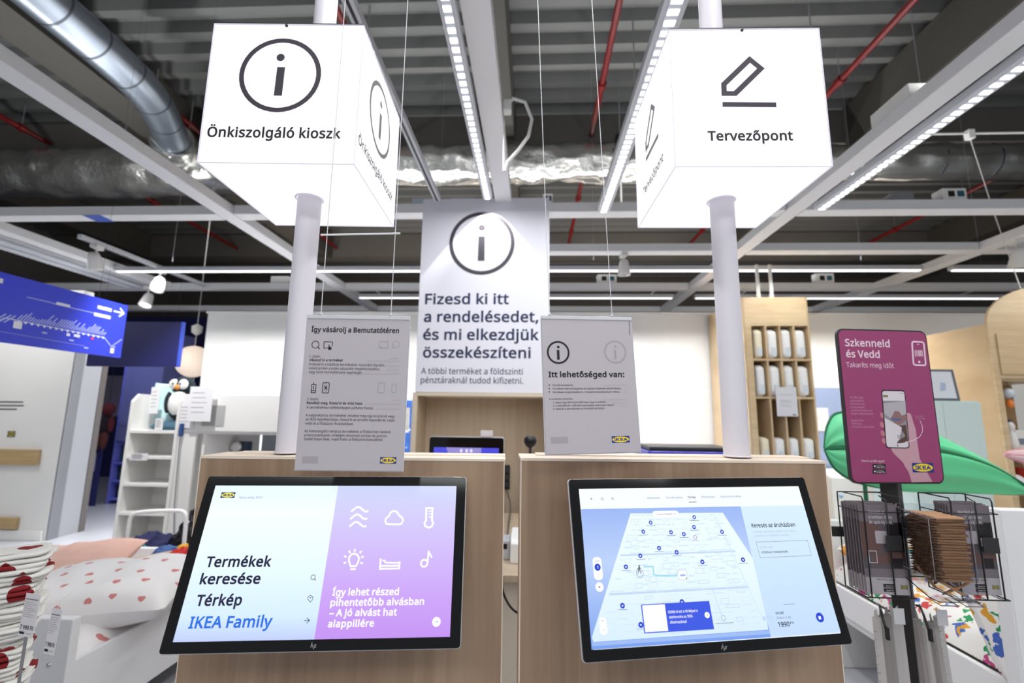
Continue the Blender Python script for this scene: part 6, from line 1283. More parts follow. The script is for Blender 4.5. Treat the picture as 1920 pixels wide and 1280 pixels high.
box1('paper_slot', -.035, .05, -.003, .003, .075, .088, BLACK, r, bevel=0); box1('port_plate', -.012, .02, -.003, .001, .02, .055, mat('port_grey', (206, 206, 210), .4), r)
r = thing('card_terminal', 'grey box standing left of the white printer on the counter', 'box', (-.155, 2.42, .69))
box1('case', -.045, .043, 0, .12, 0, .09, mat('light_grey_plastic', (190, 192, 198), .4), r, bevel=.006); box1('display', -.03, .03, -.002, 0, .05, .075, BLACK, r)
r = thing('power_adapter', 'black upright power strip fixed to the niche back', 'power strip', (-.205, 3.80, .81))
box1('case', -.022, .022, -.004, .029, 0, .185, BLACK, r, bevel=.006)
for k in range(3): box1('socket', -.014, .014, -.008, -.0045, .02+.055*k, .055+.055*k, mat('socket_grey', (52, 52, 58), .4), r)
o = MB().tube(smooth([(-.205, 3.79, .80), (-.16, 3.6, .74), (-.155, 3.2, .70), (-.145, 2.8, .70), (-.14, 2.62, .70)], 2), .006, mat('cable_grey', (104, 100, 92), .5), 8).build('cable'); tag(o, 'grey cable running from the power strip to the printer', 'cable')
o = MB().tube(smooth([(-.14, 2.192, .69), (-.13, 2.185, .62), (-.09, 2.18, .555), (-.03, 2.18, .53), (.05, 2.18, .56)], 3), .005, BLACK, 8).build('cable'); tag(o, 'black cable drooping in front of the counter, between the kiosks', 'cable')
r = thing('pos_monitor', 'black rounded till monitor with a blue lit screen under the sign', 'monitor', (-.388, 2.75, .69))
MB().prism(rrect(-.217, .26, .217, .57, .014), 0, .02, G0).build('bezel', r, bevel=.002)
MB().prism(rrect(-.219, .258, .219, .574, .014), .0205, .034, SILVER).build('back_shell', r, bevel=.002)
pp = {'b': screen_mat('px_till_blue', [(0, (60, 70, 220)), (1, (84, 84, 230))], strength=.9), 'l': glow('px_till_pale', (170, 160, 236), .8), 'w': glow('px_till_white', (235, 232, 255), 1), 'd': mat('till_dark', (24, 24, 34), .12)}
k = Ink(-.0006, .00003, pp); k.rect(-190, 285, 190, 512, 'b'); k.poly([(-118, 512), (88, 512), (88, 440), (-90, 440)], 'l')
for x in (-36, -4, 22): k.rect(x, 486, x+14, 503, 'w')
k.build('screen', r); box1('stand', -.05, .05, .035, .07, .02, .40, BLACK, r); box1('foot', -.12, .12, -.05, .14, 0, .02, BLACK, r, bevel=.006)
o = box1('note_card', .08, .152, .012, .015, .575, .612, mat('note_white', (228, 224, 226), .6), r); o['label'] = 'small white card on top edge'
r = thing('barcode_scanner', 'black barcode scanner on a stand beside the till monitor', 'scanner', (-.015, 2.6, .69))
MB().lathe([(.0005, .592), (.022, .590), (.034, .578), (.036, .56), (.026, .54), (.012, .528), (.0005, .526)], BLACK, 24).build('head', r)
MB().cyl((0, 0, .015), (0, 0, .53), .009, mat('scanner_neck', (90, 88, 90), .3, .6), 12).build('neck', r); MB().lathe([(.0005, 0), (.06, 0), (.06, .01), (.02, .018), (.0005, .018)], BLACK, 24).build('foot', r)
r = thing('starry_poster', 'narrow strip of blue starry poster on the back wall, left of the niche', 'poster', (-1.62, 5.97, 1.22))
SKYB = mat('poster_blue', (52, 96, 170), .5, var=.65, vscale=(4, 1, 7))
box1('poster_sheet', -.55, .16, 0, .012, -.42, .335, SKYB, r)
k = Ink(-.001, .0001, {'w': mat('poster_star', (222, 236, 255), .5)}); random.seed(4)
for i in range(26): k.disc(random.uniform(-500, 140), random.uniform(-400, 310), random.choice((4, 6, 9, 14)), 'w', n=12)
k.build('star_print', r)
r = thing('storage_chest', 'violet chest with a black lid behind the right kiosk, left of its pole', 'chest', (1.29, 3.9, 0))
VIO = mat('violet_plastic', (62, 54, 186), .4)
box1('body', -.36, .36, 0, .5, .04, 1.115, VIO, r, bevel=.01); box1('lid', -.34, .34, .03, .48, 1.1155, 1.15, mat('lid_black', (34, 33, 38), .5), r, bevel=.01)
for sx in (-.32, .32):
    for sy in (.05, .45): box1('foot', sx-.02, sx+.02, sy-.02, sy+.02, 0, .0395, BLACK, r)

# ------------------------------------------------------------------ magenta sign stand
def two_tone(name, a, b, lo, hi):
    m = bpy.data.materials.new(name); m.use_nodes = True; nt = m.node_tree; bs = nt.nodes['Principled BSDF']
    tc = nt.nodes.new('ShaderNodeTexCoord'); sp = nt.nodes.new('ShaderNodeSeparateXYZ'); nt.links.new(tc.outputs['Object'], sp.inputs[0])
    mr = nt.nodes.new('ShaderNodeMapRange'); mr.inputs[1].default_value = lo; mr.inputs[2].default_value = hi; nt.links.new(sp.outputs[2], mr.inputs[0])
    mx = nt.nodes.new('ShaderNodeMix'); mx.data_type = 'RGBA'; nt.links.new(mr.outputs[0], mx.inputs[0])
    mx.inputs[6].default_value = (*lin(a), 1); mx.inputs[7].default_value = (*lin(b), 1); nt.links.new(mx.outputs[2], bs.inputs['Base Color']); bs.inputs['Roughness'].default_value = .4
    return m
MAGM = mat('magenta_print', (160, 70, 116), .42)
r = thing('sign_stand', 'magenta scan-and-go sign on a charcoal post with wire pockets', 'sign stand', (1.085, 1.49, 0))
Z = 1.4413
S = Matrix.Translation((1.0774-1.085, 1.4684-1.49, Z)) @ Matrix.Rotation(.1225, 4, 'Z')
fr = MB().prism(rrect(-.1485, -.2313, .1485, .2313, .022), .0005, .010, DARKST).build('sign_frame', r, bevel=.001); fr.matrix_local = S
fc = MB().prism(rrect(-.1435, -.2263, .1435, .2263, .018), -.0008, .0004, MAGM).build('sign_face', r); fc.matrix_local = S
pk = Ink(-.0010, .000012, PAL).run(INK['mag']).build('print', r); pk.matrix_local = S
MB().box(-.022, .022, -.022, .022, .012, 1.30, DARKST, Matrix.Translation((.006, .030, 0)) @ Matrix.Rotation(math.radians(40), 4, 'Z')).build('post', r, bevel=.002)
MB().lathe([(.0005, 0), (.19, 0), (.19, .008), (.03, .012), (.0005, .012)], DARKST, 40).build('foot_plate', r)
box1('crossbar', -.205, .20, -.005, .004, 1.055, 1.083, DARKST, r, loc=(0, -.004, 0))
def pocket(x0, x1, y0, y1, z0, z1):
    """wire literature pocket, in stand coordinates"""
    m = MB(); w = .0019; B_ = mat('wire_black', (30, 30, 34), .35, .3)
    for x in (x0+.012, (x0+x1)/2+.01, x1-.012):
        m.tube([(x, y1, z1+.02), (x, y0, z1+.02) if x != (x0+x1)/2+.01 else (x, y0+.02, z1+.02), (x, y0-.004, z1+.012), (x, y0-.004, z0), (x, y1, z0)][1 if x == (x0+x1)/2+.01 else 0:], w, B_, 6)
    for z in (z1-.02,): m.tube([(x0, y1, z), (x0, y0-.004, z), (x1, y0-.004, z), (x1, y1, z)], w*.8, B_, 6)
    m.tube([(x0, y1, z0), (x0, y0-.004, z0), (x1, y0-.004, z0), (x1, y1, z0)], w, B_, 6)
    m.tube([(x0, y1, z1+.02), (x0, y1, z0)], w, B_, 6); m.tube([(x1, y1, z1+.02), (x1, y1, z0)], w, B_, 6); m.tube([(x0, y1, z1+.02), (x1, y1, z1+.02)], w, B_, 6)
    m.build('wire_pocket', r)
pocket(-.185, -.058, -.105, -.020, .925, 1.165)
pocket(.052, .185, -.100, -.012, .925, 1.165)
for x in (-.117, .135):
    box1('pocket_plate', x-.006, x+.036, -.112, -.1095, 1.045, 1.085, DARKST, r, bevel=.001)
# leaflets
LEAFP = {'g': mat('leaflet_grey', (120, 112, 118), .4), 'l': mat('leaflet_pale', (176, 170, 176), .4), 'd': mat('leaflet_dark', (34, 30, 34), .4), 'b': mat('leaflet_brown', (104, 78, 74), .4), 'm': mat('leaflet_mid', (92, 86, 92), .4),
         'w': mat('leaflet_white', (214, 208, 214), .5), 'k': INK1, 'lblue_d': PAL['lblue_d'], 'lyel_d': PAL['lyel_d']}
def leaflet(label, loc, yaw, tilt, front, group):
    t = thing('leaflet', label, 'leaflet', loc, (-tilt, 0, yaw), group)
    MB().box(-.055, .055, 0, .0022, -.115, .115, LEAFP['g']).build('paper', t)
    k = Ink(-.0004, .00001, LEAFP)
    k.rect(-55, -115, 55, -72, 'l'); k.rect(-55, -72, 55, 72, 'm')
    if front:
        k.poly([(-55, -20), (-10, -5), (10, 40), (-20, 72), (-55, 72)], 'b'); k.rect(-18, 15, 12, 48, 'l', 3); k.rect(14, -5, 55, 70, 'd'); k.rect(18, 8, 40, 30, 'l', 2)
        k.poly([(-30, -40), (55, -30), (55, -5), (-30, -12)], 'b'); k.rect(-40, -35, -20, -5, 'w', 0, 1.5); k.rect(20, -48, 45, -22, 'd'); k.rect(-55, -72, 55, -50, 'g')
        for i, s in enumerate(('Kerüld el', 'a sorban állást', 'és spórolj időt.')): k.text(s, -30, (12, 32, 32)[i], 94-13.5*i, 7.4, 1.2, 'w')
        k.text('Töltsd le az appot!', -28, 22, -79, 4, .5, 'k')
        for z in (-97, -108): k.rect(-12, z, 16, z+9, 'k', 1); k.text('App Store' if z == -97 else 'Google Play', -6, 14, z+2.5, 3.2, .4, 'w')
        k.logo(32, -100, 50, -90, True)
    k.build('print', t)
    return t
for i in range(7):
    leaflet('front grey leaflet in the left wire pocket, a hand-held phone pictured' if i == 0 else ['second leaflet', 'third leaflet', 'fourth leaflet', 'fifth leaflet', 'sixth leaflet', 'rearmost leaflet'][i-1]+' in the left wire pocket, only its edge showing',
            (.965-.0015*i-.004, 1.390+.0095*i, 1.046+.0018*(i % 3)), -.03+.008*(i % 2), .02, i == 0, 'leaflets in the left pocket')
for i in range(6):
    leaflet('front grey leaflet in the right wire pocket, half behind the pencil box' if i == 0 else ['second leaflet', 'third leaflet', 'fourth leaflet', 'fifth leaflet', 'rearmost leaflet'][i-1]+' in the right wire pocket, only its top edge showing',
            (1.205+.0012*i, 1.396+.0105*i, 1.050+.0016*(i % 3)), .02, .015, i == 0, 'leaflets in the right pocket')
# pencil dispenser
AC = mat('clear_acrylic', (235, 236, 240), .06, trans=1.0, spec=.4); 
AC.node_tree.nodes['Principled BSDF'].inputs['IOR'].default_value = 1.12
AEDGE = mat('acrylic_edge', (120, 118, 126), .25)
bx0, bx1, by0, by1, bz0, bz1 = 1.006, 1.108, 1.285, 1.388, .955, 1.158
r = thing('pencil_dispenser', 'clear box full of short wooden pencils on the magenta sign stand', 'dispenser', (0, 0, 0))
m = MB(); q = .0022
m.box(bx0, bx1, by1, by1+q, bz0+.02, bz1+.01, AC).box(bx0, bx0+q, by0+.012, by1, bz0+.05, bz1, AC).box(bx1-q, bx1, by0+.004, by1, bz0+.01, bz1, AC).box(bx0, bx1, by0, by0+q, bz0+.045, bz1-.008, AC)
m.build('acrylic_box', r)
m = MB()
m.tube([(bx0, by0, bz0+.045), (bx0, by0, bz1-.008), (bx1, by0, bz1-.008), (bx1, by0, bz0+.045)], .0009, AEDGE, 5); m.tube([(bx0, by1, bz1), (bx0, by0, bz1-.008)], .0009, AEDGE, 5); m.tube([(bx1, by1, bz1), (bx1, by0, bz1-.008)], .0009, AEDGE, 5)
m.tube([(bx0, by0+.012, bz0+.05), (bx0, by1, bz0+.05)], .0009, AEDGE, 5)
m.build('acrylic_edge', r)
m = MB(); m.prism([(by1, bz0+.022), (by0+.028, bz0-.003), (by0-.002, bz0-.003), (by0-.002, bz0-.001), (by0+.027, bz0), (by1, bz0+.026)], bx0+.001, bx1-.001, AC, plane='yz').build('sloped_floor', r)
m = MB(); 
for a, b in ((bx0, bx0+.038), (bx1-.042, bx1-.004)):
    m.tube([(a, by0+.025, bz0-.004), (a-.01, by0-.02, bz0-.004), (b-.006, by0-.02, bz0-.004), (b, by0+.025, bz0-.004)], .0014, AEDGE, 6)
m.build('outlet_lip', r)
box1('hanging_plate', (bx0+bx1)/2-.02, (bx0+bx1)/2+.02, by1+.0025, by1+.045, bz1-.06, bz1-.03, DARKST, r)
CED = mat('pencil_wood', (176, 134, 96), .55, var=.12, vscale=(9, 60, 60)); CEDT = mat('pencil_tip', (120, 88, 64), .6); LEADM = mat('pencil_lead', (40, 38, 40), .5)
mp = MB()
Rm = .0036; Lp = .084
hexa = [(Rm*math.cos(PI/3*i), Rm*math.sin(PI/3*i)) for i in range(6)]
P = [Vector((-Lp/2+.014, y, z)) for y, z in hexa]+[Vector((Lp/2, y, z)) for y, z in hexa]
mp.add(P, [(i, (i+1) % 6, 6+(i+1) % 6, 6+i) for i in range(6)]+[tuple(range(6, 12))], CED)
mp.add([Vector((-Lp/2+.014, y, z)) for y, z in hexa]+[Vector((-Lp/2+.004, y*.3, z*.3)) for y, z in hexa], [(i, (i+1) % 6, 6+(i+1) % 6, 6+i) for i in range(6)], CEDT)
mp.add([Vector((-Lp/2+.004, y*.3, z*.3)) for y, z in hexa]+[Vector((-Lp/2, 0, 0))], [(i, (i+1) % 6, 6) for i in range(6)], LEADM)
p0 = mp.build('pencil'); random.seed(11); n = 0
tag(p0, 'short wooden pencil lying in the clear box on the sign stand', 'pencil', 'pencils in the clear box')
xc = (bx0+bx1)/2+.002
for row in range(24):
    z = bz0+.046+row*.0067
    if z > bz1-.006: break
    for k in range(12):
        y = by0+.008+k*.0079+(.0035 if row % 2 else 0)
        if y > by1-.006: continue
        vis = k < 3 or True
        o = p0 if n == 0 else p0.copy()
        if n: COL.objects.link(o)
        o.location = (xc+random.uniform(-.004, .004), y, z+random.uniform(-.0006, .0006)); o.rotation_euler = (random.uniform(0, 1), random.uniform(-.02, .02), random.uniform(-.03, .03)); n += 1
for k, (dx, dz, ang) in enumerate(((-.004, .020, .5), (.02, .012, -.35), (.0, .028, .08), (-.03, .036, .9), (.028, .03, -.6))):
    o = p0.copy(); COL.objects.link(o); o.location = (xc+dx, by0+.02+.014*k, bz0+dz+.006); o.rotation_euler = (.3*k, ang, .1)
    o['label'] = 'wooden pencil fallen askew at the bottom of the clear box'; o['group'] = 'pencils askew at the outlet'
# paper tapes
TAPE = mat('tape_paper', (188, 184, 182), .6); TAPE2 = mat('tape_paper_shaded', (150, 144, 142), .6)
def tape(label, x, y, z1, z0, w, yaw, face, m=TAPE):
    t = thing('paper_tape', label, 'paper tape', (x, y, z1), (0, 0, yaw), 'paper measuring tapes on the stand')
    h = z1-z0; b = MB()
    prof = [(-w/2, 0), (w/2, 0)]
    b.grid(2, 14, lambda u, v: Vector(((u-.5)*w*(1+.12*v), -.006*math.sin(v*3)-.010*v*v, -h*v)), m)
    b.grid(2, 14, lambda u, v: Vector(((u-.5)*w*(1+.12*v), .010-.002*math.sin(v*3), -h*v)), m)
    for s in (-1, 1): b.grid(2, 14, lambda u, v: Vector((s*.5*w*(1+.12*v), (1-u)*(-.006*math.sin(v*3)-.010*v*v)+u*(.010-.002*math.sin(v*3)), -h*v)), m)
    b.add([(-w/2, 0, 0), (w/2, 0, 0), (w/2, .01, 0), (-w/2, .01, 0)], [(0, 1, 2, 3)], m)
    b.add([(-w*.3, .004, 0), (w*.3, .004, 0), (w*.12, .006, .022), (-w*.2, .006, .016)], [(0, 1, 2, 3)], m)
    b.build('strip', t, recalc=False)
    if face:
        k = MB()
        for i in range(26):
            v = .06+i*.036; yy = -.006*math.sin(v*3)-.010*v*v-.0006; L = .35 if i % 5 == 0 else .18
            k.add([(-w*.5, yy, -h*v), (-w*.5+w*L, yy, -h*v), (-w*.5+w*L, yy, -h*v-.0010), (-w*.5, yy, -h*v-.0010)], [(0, 1, 2, 3)], INK1)
        k.build('scale_marks', t, recalc=False)
random.seed(5)
for i in range(5):
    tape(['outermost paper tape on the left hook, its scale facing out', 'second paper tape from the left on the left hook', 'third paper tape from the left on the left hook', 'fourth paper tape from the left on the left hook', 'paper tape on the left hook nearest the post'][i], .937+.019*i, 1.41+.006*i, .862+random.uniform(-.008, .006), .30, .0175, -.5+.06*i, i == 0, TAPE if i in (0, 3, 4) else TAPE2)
for i in range(4):
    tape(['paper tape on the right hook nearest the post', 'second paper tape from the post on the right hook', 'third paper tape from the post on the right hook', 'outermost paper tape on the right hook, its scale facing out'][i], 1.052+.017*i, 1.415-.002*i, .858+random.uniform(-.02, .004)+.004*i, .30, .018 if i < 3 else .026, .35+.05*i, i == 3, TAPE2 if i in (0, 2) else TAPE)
for x, l in ((.975, 'left'), (1.085, 'right')):
    t = thing('tape_hook', 'dark wire hook holding the %s bundle of paper tapes' % l, 'hook', (x, 1.40, .87))
    MB().tube([(.02, .09, .0), (.0, .05, .012), (-.03, .0, .006), (-.032, -.012, -.02), (-.03, -.014, -.05)], .003, BLACK, 8).build('wire', t)
    box1('label_tab', -.012, .016, -.02, -.018, -.01, .03, mat('clear_tab', (205, 205, 208), .3), t); box1('clip', -.036, -.028, -.022, -.012, -.05, -.018, BLACK, t)

# ------------------------------------------------------------------ right side: bed, panel, wall units
def flower_fabric(name, base=(240, 238, 234), cols=((46, 150, 92), (222, 160, 52), (206, 74, 72), (70, 104, 186), (190, 70, 130)), scale=9, cover=.36):
    m = bpy.data.materials.new(name); m.use_nodes = True; nt = m.node_tree; bs = nt.nodes['Principled BSDF']; bs.inputs['Roughness'].default_value = .85
    tc = nt.nodes.new('ShaderNodeTexCoord'); vo = nt.nodes.new('ShaderNodeTexVoronoi'); vo.inputs['Scale'].default_value = scale; vo.inputs['Randomness'].default_value = .9
    no = nt.nodes.new('ShaderNodeTexNoise'); no.inputs['Scale'].default_value = scale*1.6; ad = nt.nodes.new('ShaderNodeMix'); ad.data_type = 'RGBA'; ad.inputs[0].default_value = .10
    nt.links.new(tc.outputs['Object'], no.inputs[0]); nt.links.new(tc.outputs['Object'], ad.inputs[6]); nt.links.new(no.outputs[1], ad.inputs[7]); nt.links.new(ad.outputs[2], vo.inputs['Vector'])
    sp = nt.nodes.new('ShaderNodeSeparateColor'); nt.links.new(vo.outputs['Color'], sp.inputs[0])
    cr = nt.nodes.new('ShaderNodeValToRGB'); cr.color_ramp.interpolation = 'CONSTANT'; e = cr.color_ramp.elements
    while len(e) < len(cols): e.new(.5)
    for i, c in enumerate(cols): e[i].position = i/len(cols); e[i].color = (*lin(c), 1)
    nt.links.new(sp.outputs[0], cr.inputs[0])
    lt = nt.nodes.new('ShaderNodeMath'); lt.operation = 'LESS_THAN'; lt.inputs[1].default_value = cover; nt.links.new(vo.outputs['Distance'], lt.inputs[0])
    mx = nt.nodes.new('ShaderNodeMix'); mx.data_type = 'RGBA'; nt.links.new(lt.outputs[0], mx.inputs[0]); mx.inputs[6].default_value = (*lin(base), 1); nt.links.new(cr.outputs[0], mx.inputs[7]); nt.links.new(mx.outputs[2], bs.inputs['Base Color'])
    return m
FLOW = flower_fabric('flower_bedding', scale=18, cover=.40)
LEAFB = flower_fabric('leaf_bedding', cols=((30, 96, 66), (44, 120, 92), (28, 84, 74)), scale=14, cover=.36)
r = thing('bed', 'white child bed at the right behind the sign stand, flowered bedding on it', 'bed', (2.2, 2.35, 0))
box1('side_rail', -.515, -.49, -.56, .62, .345, .485, WHITE2, r, bevel=.004); box1('side_rail', .49, .515, -.56, .62, .345, .485, WHITE2, r, bevel=.004)
box1('slat_base', -.488, .488, -.56, .62, .30, .343, WHITE2, r)
box1('headboard', -.52, .52, .621, .66, .0, .80, WHITE2, r, bevel=.006)
box1('lower_rail', -.60, -.576, -.555, -.22, .06, .315, WHITE2, r, bevel=.004)
for sx in (-.51, .47):
    box1('leg', sx, sx+.04, -.557, -.52, 0, .30, GREYST, r); 
o = MB().box(-.57, .44, -.53, -.22, .16, .285, LEAFB).build('trundle_mattress', bevel=.03, seg=3, loc=(2.2, 2.35, 0)); tag(o, 'lower pull-out mattress with dark green leaf print under the right bed', 'mattress')
def drape(name, label, cat, x0, x1, y0, y1, z, h, m, amp=.012, seed=0, edge=.05, nx=40, ny=50):
    off = Vector((seed*3.1, seed*1.7, 0)); b = MB()
    def fn(u, v):
        a = min(u, 1-u)*(x1-x0); c = min(v, 1-v)*(y1-y0); k = min(1, a/edge)*1.0; k2 = min(1, c/edge); f = math.sqrt(max(0, 1-(1-k)**2))*math.sqrt(max(0, 1-(1-k2)**2))
        p = Vector((x0+(x1-x0)*u, y0+(y1-y0)*v, 0))
        return Vector((p.x, p.y, z+h*f+amp*f*(mnoise.noise(p*5+off)+.5*mnoise.noise(p*13+off))))
    b.grid(nx, ny, fn, m); b.grid(2, 2, lambda u, v: Vector((x0+(x1-x0)*u, y0+(y1-y0)*v, z-.001)), m, smooth=False)
    o = b.build(name); tag(o, label, cat); return o
drape('duvet', 'white duvet with bright flower print spread on the right bed', 'duvet', 1.725, 2.66, 1.80, 2.96, .487, .10, FLOW, .03, 1, .10)
def pillow(name, label, c, size, m, rot=(0, 0, 0), puff=1.0, seed=0, cat='pillow'):
    b = MB(); sx, sy, sz = size; off = Vector((seed*2.3, seed, seed*.7))
    def fn(s):
        def g(u, v):
            a, d = 2*u-1, 2*v-1; k = (max(0, (1-a**4))*max(0, (1-d**4)))**.5
            pin = 1-.06*(1-abs(a)**3)*abs(d)**6-.0; pin2 = 1-.06*(1-abs(d)**3)*abs(a)**6
            p = Vector((a*sx/2*pin2, d*sy/2*pin, s*sz/2*k*puff))
            return p+Vector((0, 0, .016*k*(mnoise.noise(p*7+off)+.6*mnoise.noise(p*16+off))))
        return g
    b.grid(30, 24, fn(1), m); b.grid(30, 24, fn(-1), m)
    o = b.build(name, loc=c, rot=rot); tag(o, label, cat); return o
pillow('pillow', 'flower-printed pillow standing against the right white panel', (1.86, 1.93, .66), (.46, .34, .16), FLOW, (1.15, 0, .1), seed=3)
pillow('blanket_roll', 'folded yellow and teal blanket at the far end of the right bed', (2.0, 2.80, .66), (.5, .26, .12), flower_fabric('yellow_blanket', (238, 236, 230), ((240, 236, 230), (90, 170, 160), (236, 160, 60), (236, 190, 70)), 9, .42), (0, 0, .1), seed=5, cat='blanket')
t = thing('price_tag', 'white paper price tag hanging on the lower rail of the right bed', 'tag', (1.608, 1.99, .36), (0, 0, -.5)); box1('paper', -.033, .033, 0, .002, -.20, .0, mat('tag_paper', (222, 220, 224), .6), t, bevel=0)
k = Ink(-.0004, .00002, PAL)
for z in (-60, -75, -90, -130): k.stroke([(-24, z), (20, z)], 3, 'ghost')
k.build('print', t)
t = thing('bed_end_panel', 'tall white panel at the right edge in front of the flowered bed', 'panel', (2.25, 1.74, 0))
box1('panel', -.645, .70, 0, .05, .0, 1.095, WHITE2, t, bevel=.004); box1('edge_strip', -.655, -.6455, .0, .05, 0, 1.095, mat('edge_white', (232, 232, 234), .4), t, bevel=.002); box1('bracket', -.672, -.6555, .02, .04, .34, .50, GREYST, t)
# ply cubby unit
r = thing('cubby_unit', 'tall plywood cubby unit with rolled white bedding, behind the right pole', 'shelf unit', (2.24, 5.0, 0))
Wd, D = .69, .97
box1('side_panel', 0, .02, .0, D, 0, 2.677, PLYV, r); box1('side_panel', Wd-.018, Wd, 0, D, 0, 2.677, PLYV, r)
box1('front_stile', .0205, .085, .0, .02, 0, 2.386, PLY, r); box1('header_panel', .0205, Wd-.0185, 0, .02, 2.387, 2.677, PLY, r)
box1('back_panel', .0205, Wd-.0185, .40, .42, 0, 2.386, PLYV, r); box1('top_panel', .0205, Wd-.0185, .0205, D, 2.655, 2.677, PLY, r)
for z in (2.365, 1.990, 1.590, .95): box1('shelf', .0855, Wd-.0185, 0, .399, z, z+.02, PLY, r, bevel=.001)
xs = [.0855+(Wd-.0185-.0855)*i/4 for i in range(5)]
for x in xs[1:4]: box1('divider', x-.009, x+.009, 0, .398, .972, 1.588, PLYV, r); box1('divider', x-.009, x+.009, 0, .398, 1.612, 1.988, PLYV, r); box1('divider', x-.009, x+.009, 0, .398, 2.012, 2.363, PLYV, r)
box1('left_divider', .067, .0850, .021, .398, .972, 1.588, PLYV, r)
BUN = mat('rolled_bedding_white', (238, 238, 238), .6, bump=.4, bscale=30); BUNC = mat('rolled_bedding_cream', (236, 226, 200), .6, bump=.4, bscale=30)
def bundle(label, x, z, w, h, m, row):
    b = MB(); a = w/2
    def fn(u, v):
        q = 2*PI*u; e = .55; cx = math.copysign(abs(math.cos(q))**e, math.cos(q)); sy = math.copysign(abs(math.sin(q))**e, math.sin(q)); k = (1-abs(2*v-1)**6)**.5 if 0 < v < 1 else .0
        k = max(.0, k)*.25+.75 if 0 < v < 1 else .6
        return Vector((a*cx*k, .13*sy*k, h*v+.004*mnoise.noise(Vector((x*40+cx, sy, v*4)))))
    b.grid(26, 12, fn, m, closed_u=True); n = 26
    b.add([fn(i/n, 1) for i in range(n)], [tuple(range(n))], m); b.add([fn(i/n, 0) for i in range(n)], [tuple(range(n))], m)
    t = thing('rolled_bedding', label, 'bedding', (x, 5.14, z), (0, 0, 0), 'rolled bedding in the cubbies'); b.build('roll', t)
    box1('paper_label', -a*.35, a*.5, -.1335, -.1325, h*.08, h*.38, mat('bed_label', (212, 220, 226), .5), t, bevel=0)
names = ['leftmost', 'second from left', 'third from left', 'rightmost']
for ri, (z, h, rn) in enumerate(((2.0105, .325, 'top row'), (1.6105, .335, 'middle row'), (.9705, .22, 'bottom row'))):
    for ci in range(4):
        bundle('rolled white bedding, %s in the %s of the cubby unit' % (names[ci], rn) if not (ci == 0 and ri != 1) else 'cream rolled bedding, leftmost in the %s of the cubby unit' % rn, 2.24+(xs[ci]+xs[ci+1])/2, z, (.102, .118, .108, .122)[ci], h*(1, .99, 1.0, .985)[ci], BUNC if ci == 0 and ri != 1 else BUN, ri)
t = thing('notice_sheet', 'white notice sheet hung on the cubby unit, below its middle row', 'notice', (2.62, 4.97, 1.56)); box1('sheet', -.105, .105, 0, .003, -.15, .15, mat('notice_paper', (216, 216, 222), .6), t, bevel=0)
k = Ink(-.0006, .00002, PAL)
for z, a in ((70, 60), (10, 40), (-5, 60), (-30, 30), (-50, 50)): k.stroke([(-70, z), (a, z)], 5, 'ghost')
k.rect(50, -140, 85, -128, 'grey'); k.build('print', t)
for i, x in enumerate((2.44, 2.58)):
    o = MB().cyl((x, 5.03, 2.679), (x, 5.03, 3.05), .018, WHITE, 12).build('post_tube'); tag(o, 'short white tube on top of the cubby unit, %s of two' % ('left', 'right')[i], 'tube')
# blue-grey wall panel, lamp, notice, white base cabinet
BG = mat('blue_grey_panel', (134, 150, 182), .6)
r = thing('wall_panel', 'blue grey panel on the back wall between cubby unit and magenta sign', 'panel', (3.72, 5.95, 0)); 
box1('board', -.29, .075, 0, .024, .80, 1.77, BG, r); box1('board', .080, .60, 0, .024, .80, 1.77, BG, r)
t = thing('wall_lamp', 'round white wall lamp on the blue grey panel', 'lamp', (3.73, 5.945, .965)); M = Matrix.Rotation(PI/2, 4, 'X'); MB().lathe([(.0005, .05), (.06, .045), (.09, .02), (.095, 0), (.0005, 0)], WHITE2, 28, M=M).build('shade', t)
t = thing('wall_notice', 'small white notice on the blue grey panel beside the leaf canopy', 'notice', (3.535, 5.945, 1.40)); box1('sheet', -.085, .085, 0, .004, -.16, .12, mat('notice_paper', (216, 216, 222), .6), t, bevel=0)
k = Ink(-.0006, .00002, PAL); k.stroke([(-50, 20), (50, 20)], 5, 'ghost'); k.stroke([(-50, -10), (30, -10)], 5, 'ghost'); k.build('print', t)
r = thing('low_cabinet', 'low white cabinet under the blue grey panel', 'cabinet', (3.9, 5.2, 0)); box1('carcass', -.8, .19, 0, .7, .05, .80, WHITE2, r, bevel=.004)
for i, x in enumerate((-.78, -.29)): 
    d = box1('door', x, x+.48, -.02, -.001, .07, .78, WHITE2, r, bevel=.003); MB().lathe([(.0005, .02), (.02, .016), (.014, 0)], mat('pale_blue_knob', (150, 186, 226), .4), 14, M=Matrix.Translation((x+.08, -.021, .60)) @ Matrix.Rotation(PI/2, 4, 'X')).build('knob', d)
box1('plinth', -.78, .17, .03, .68, 0, .049, WHITE, r)
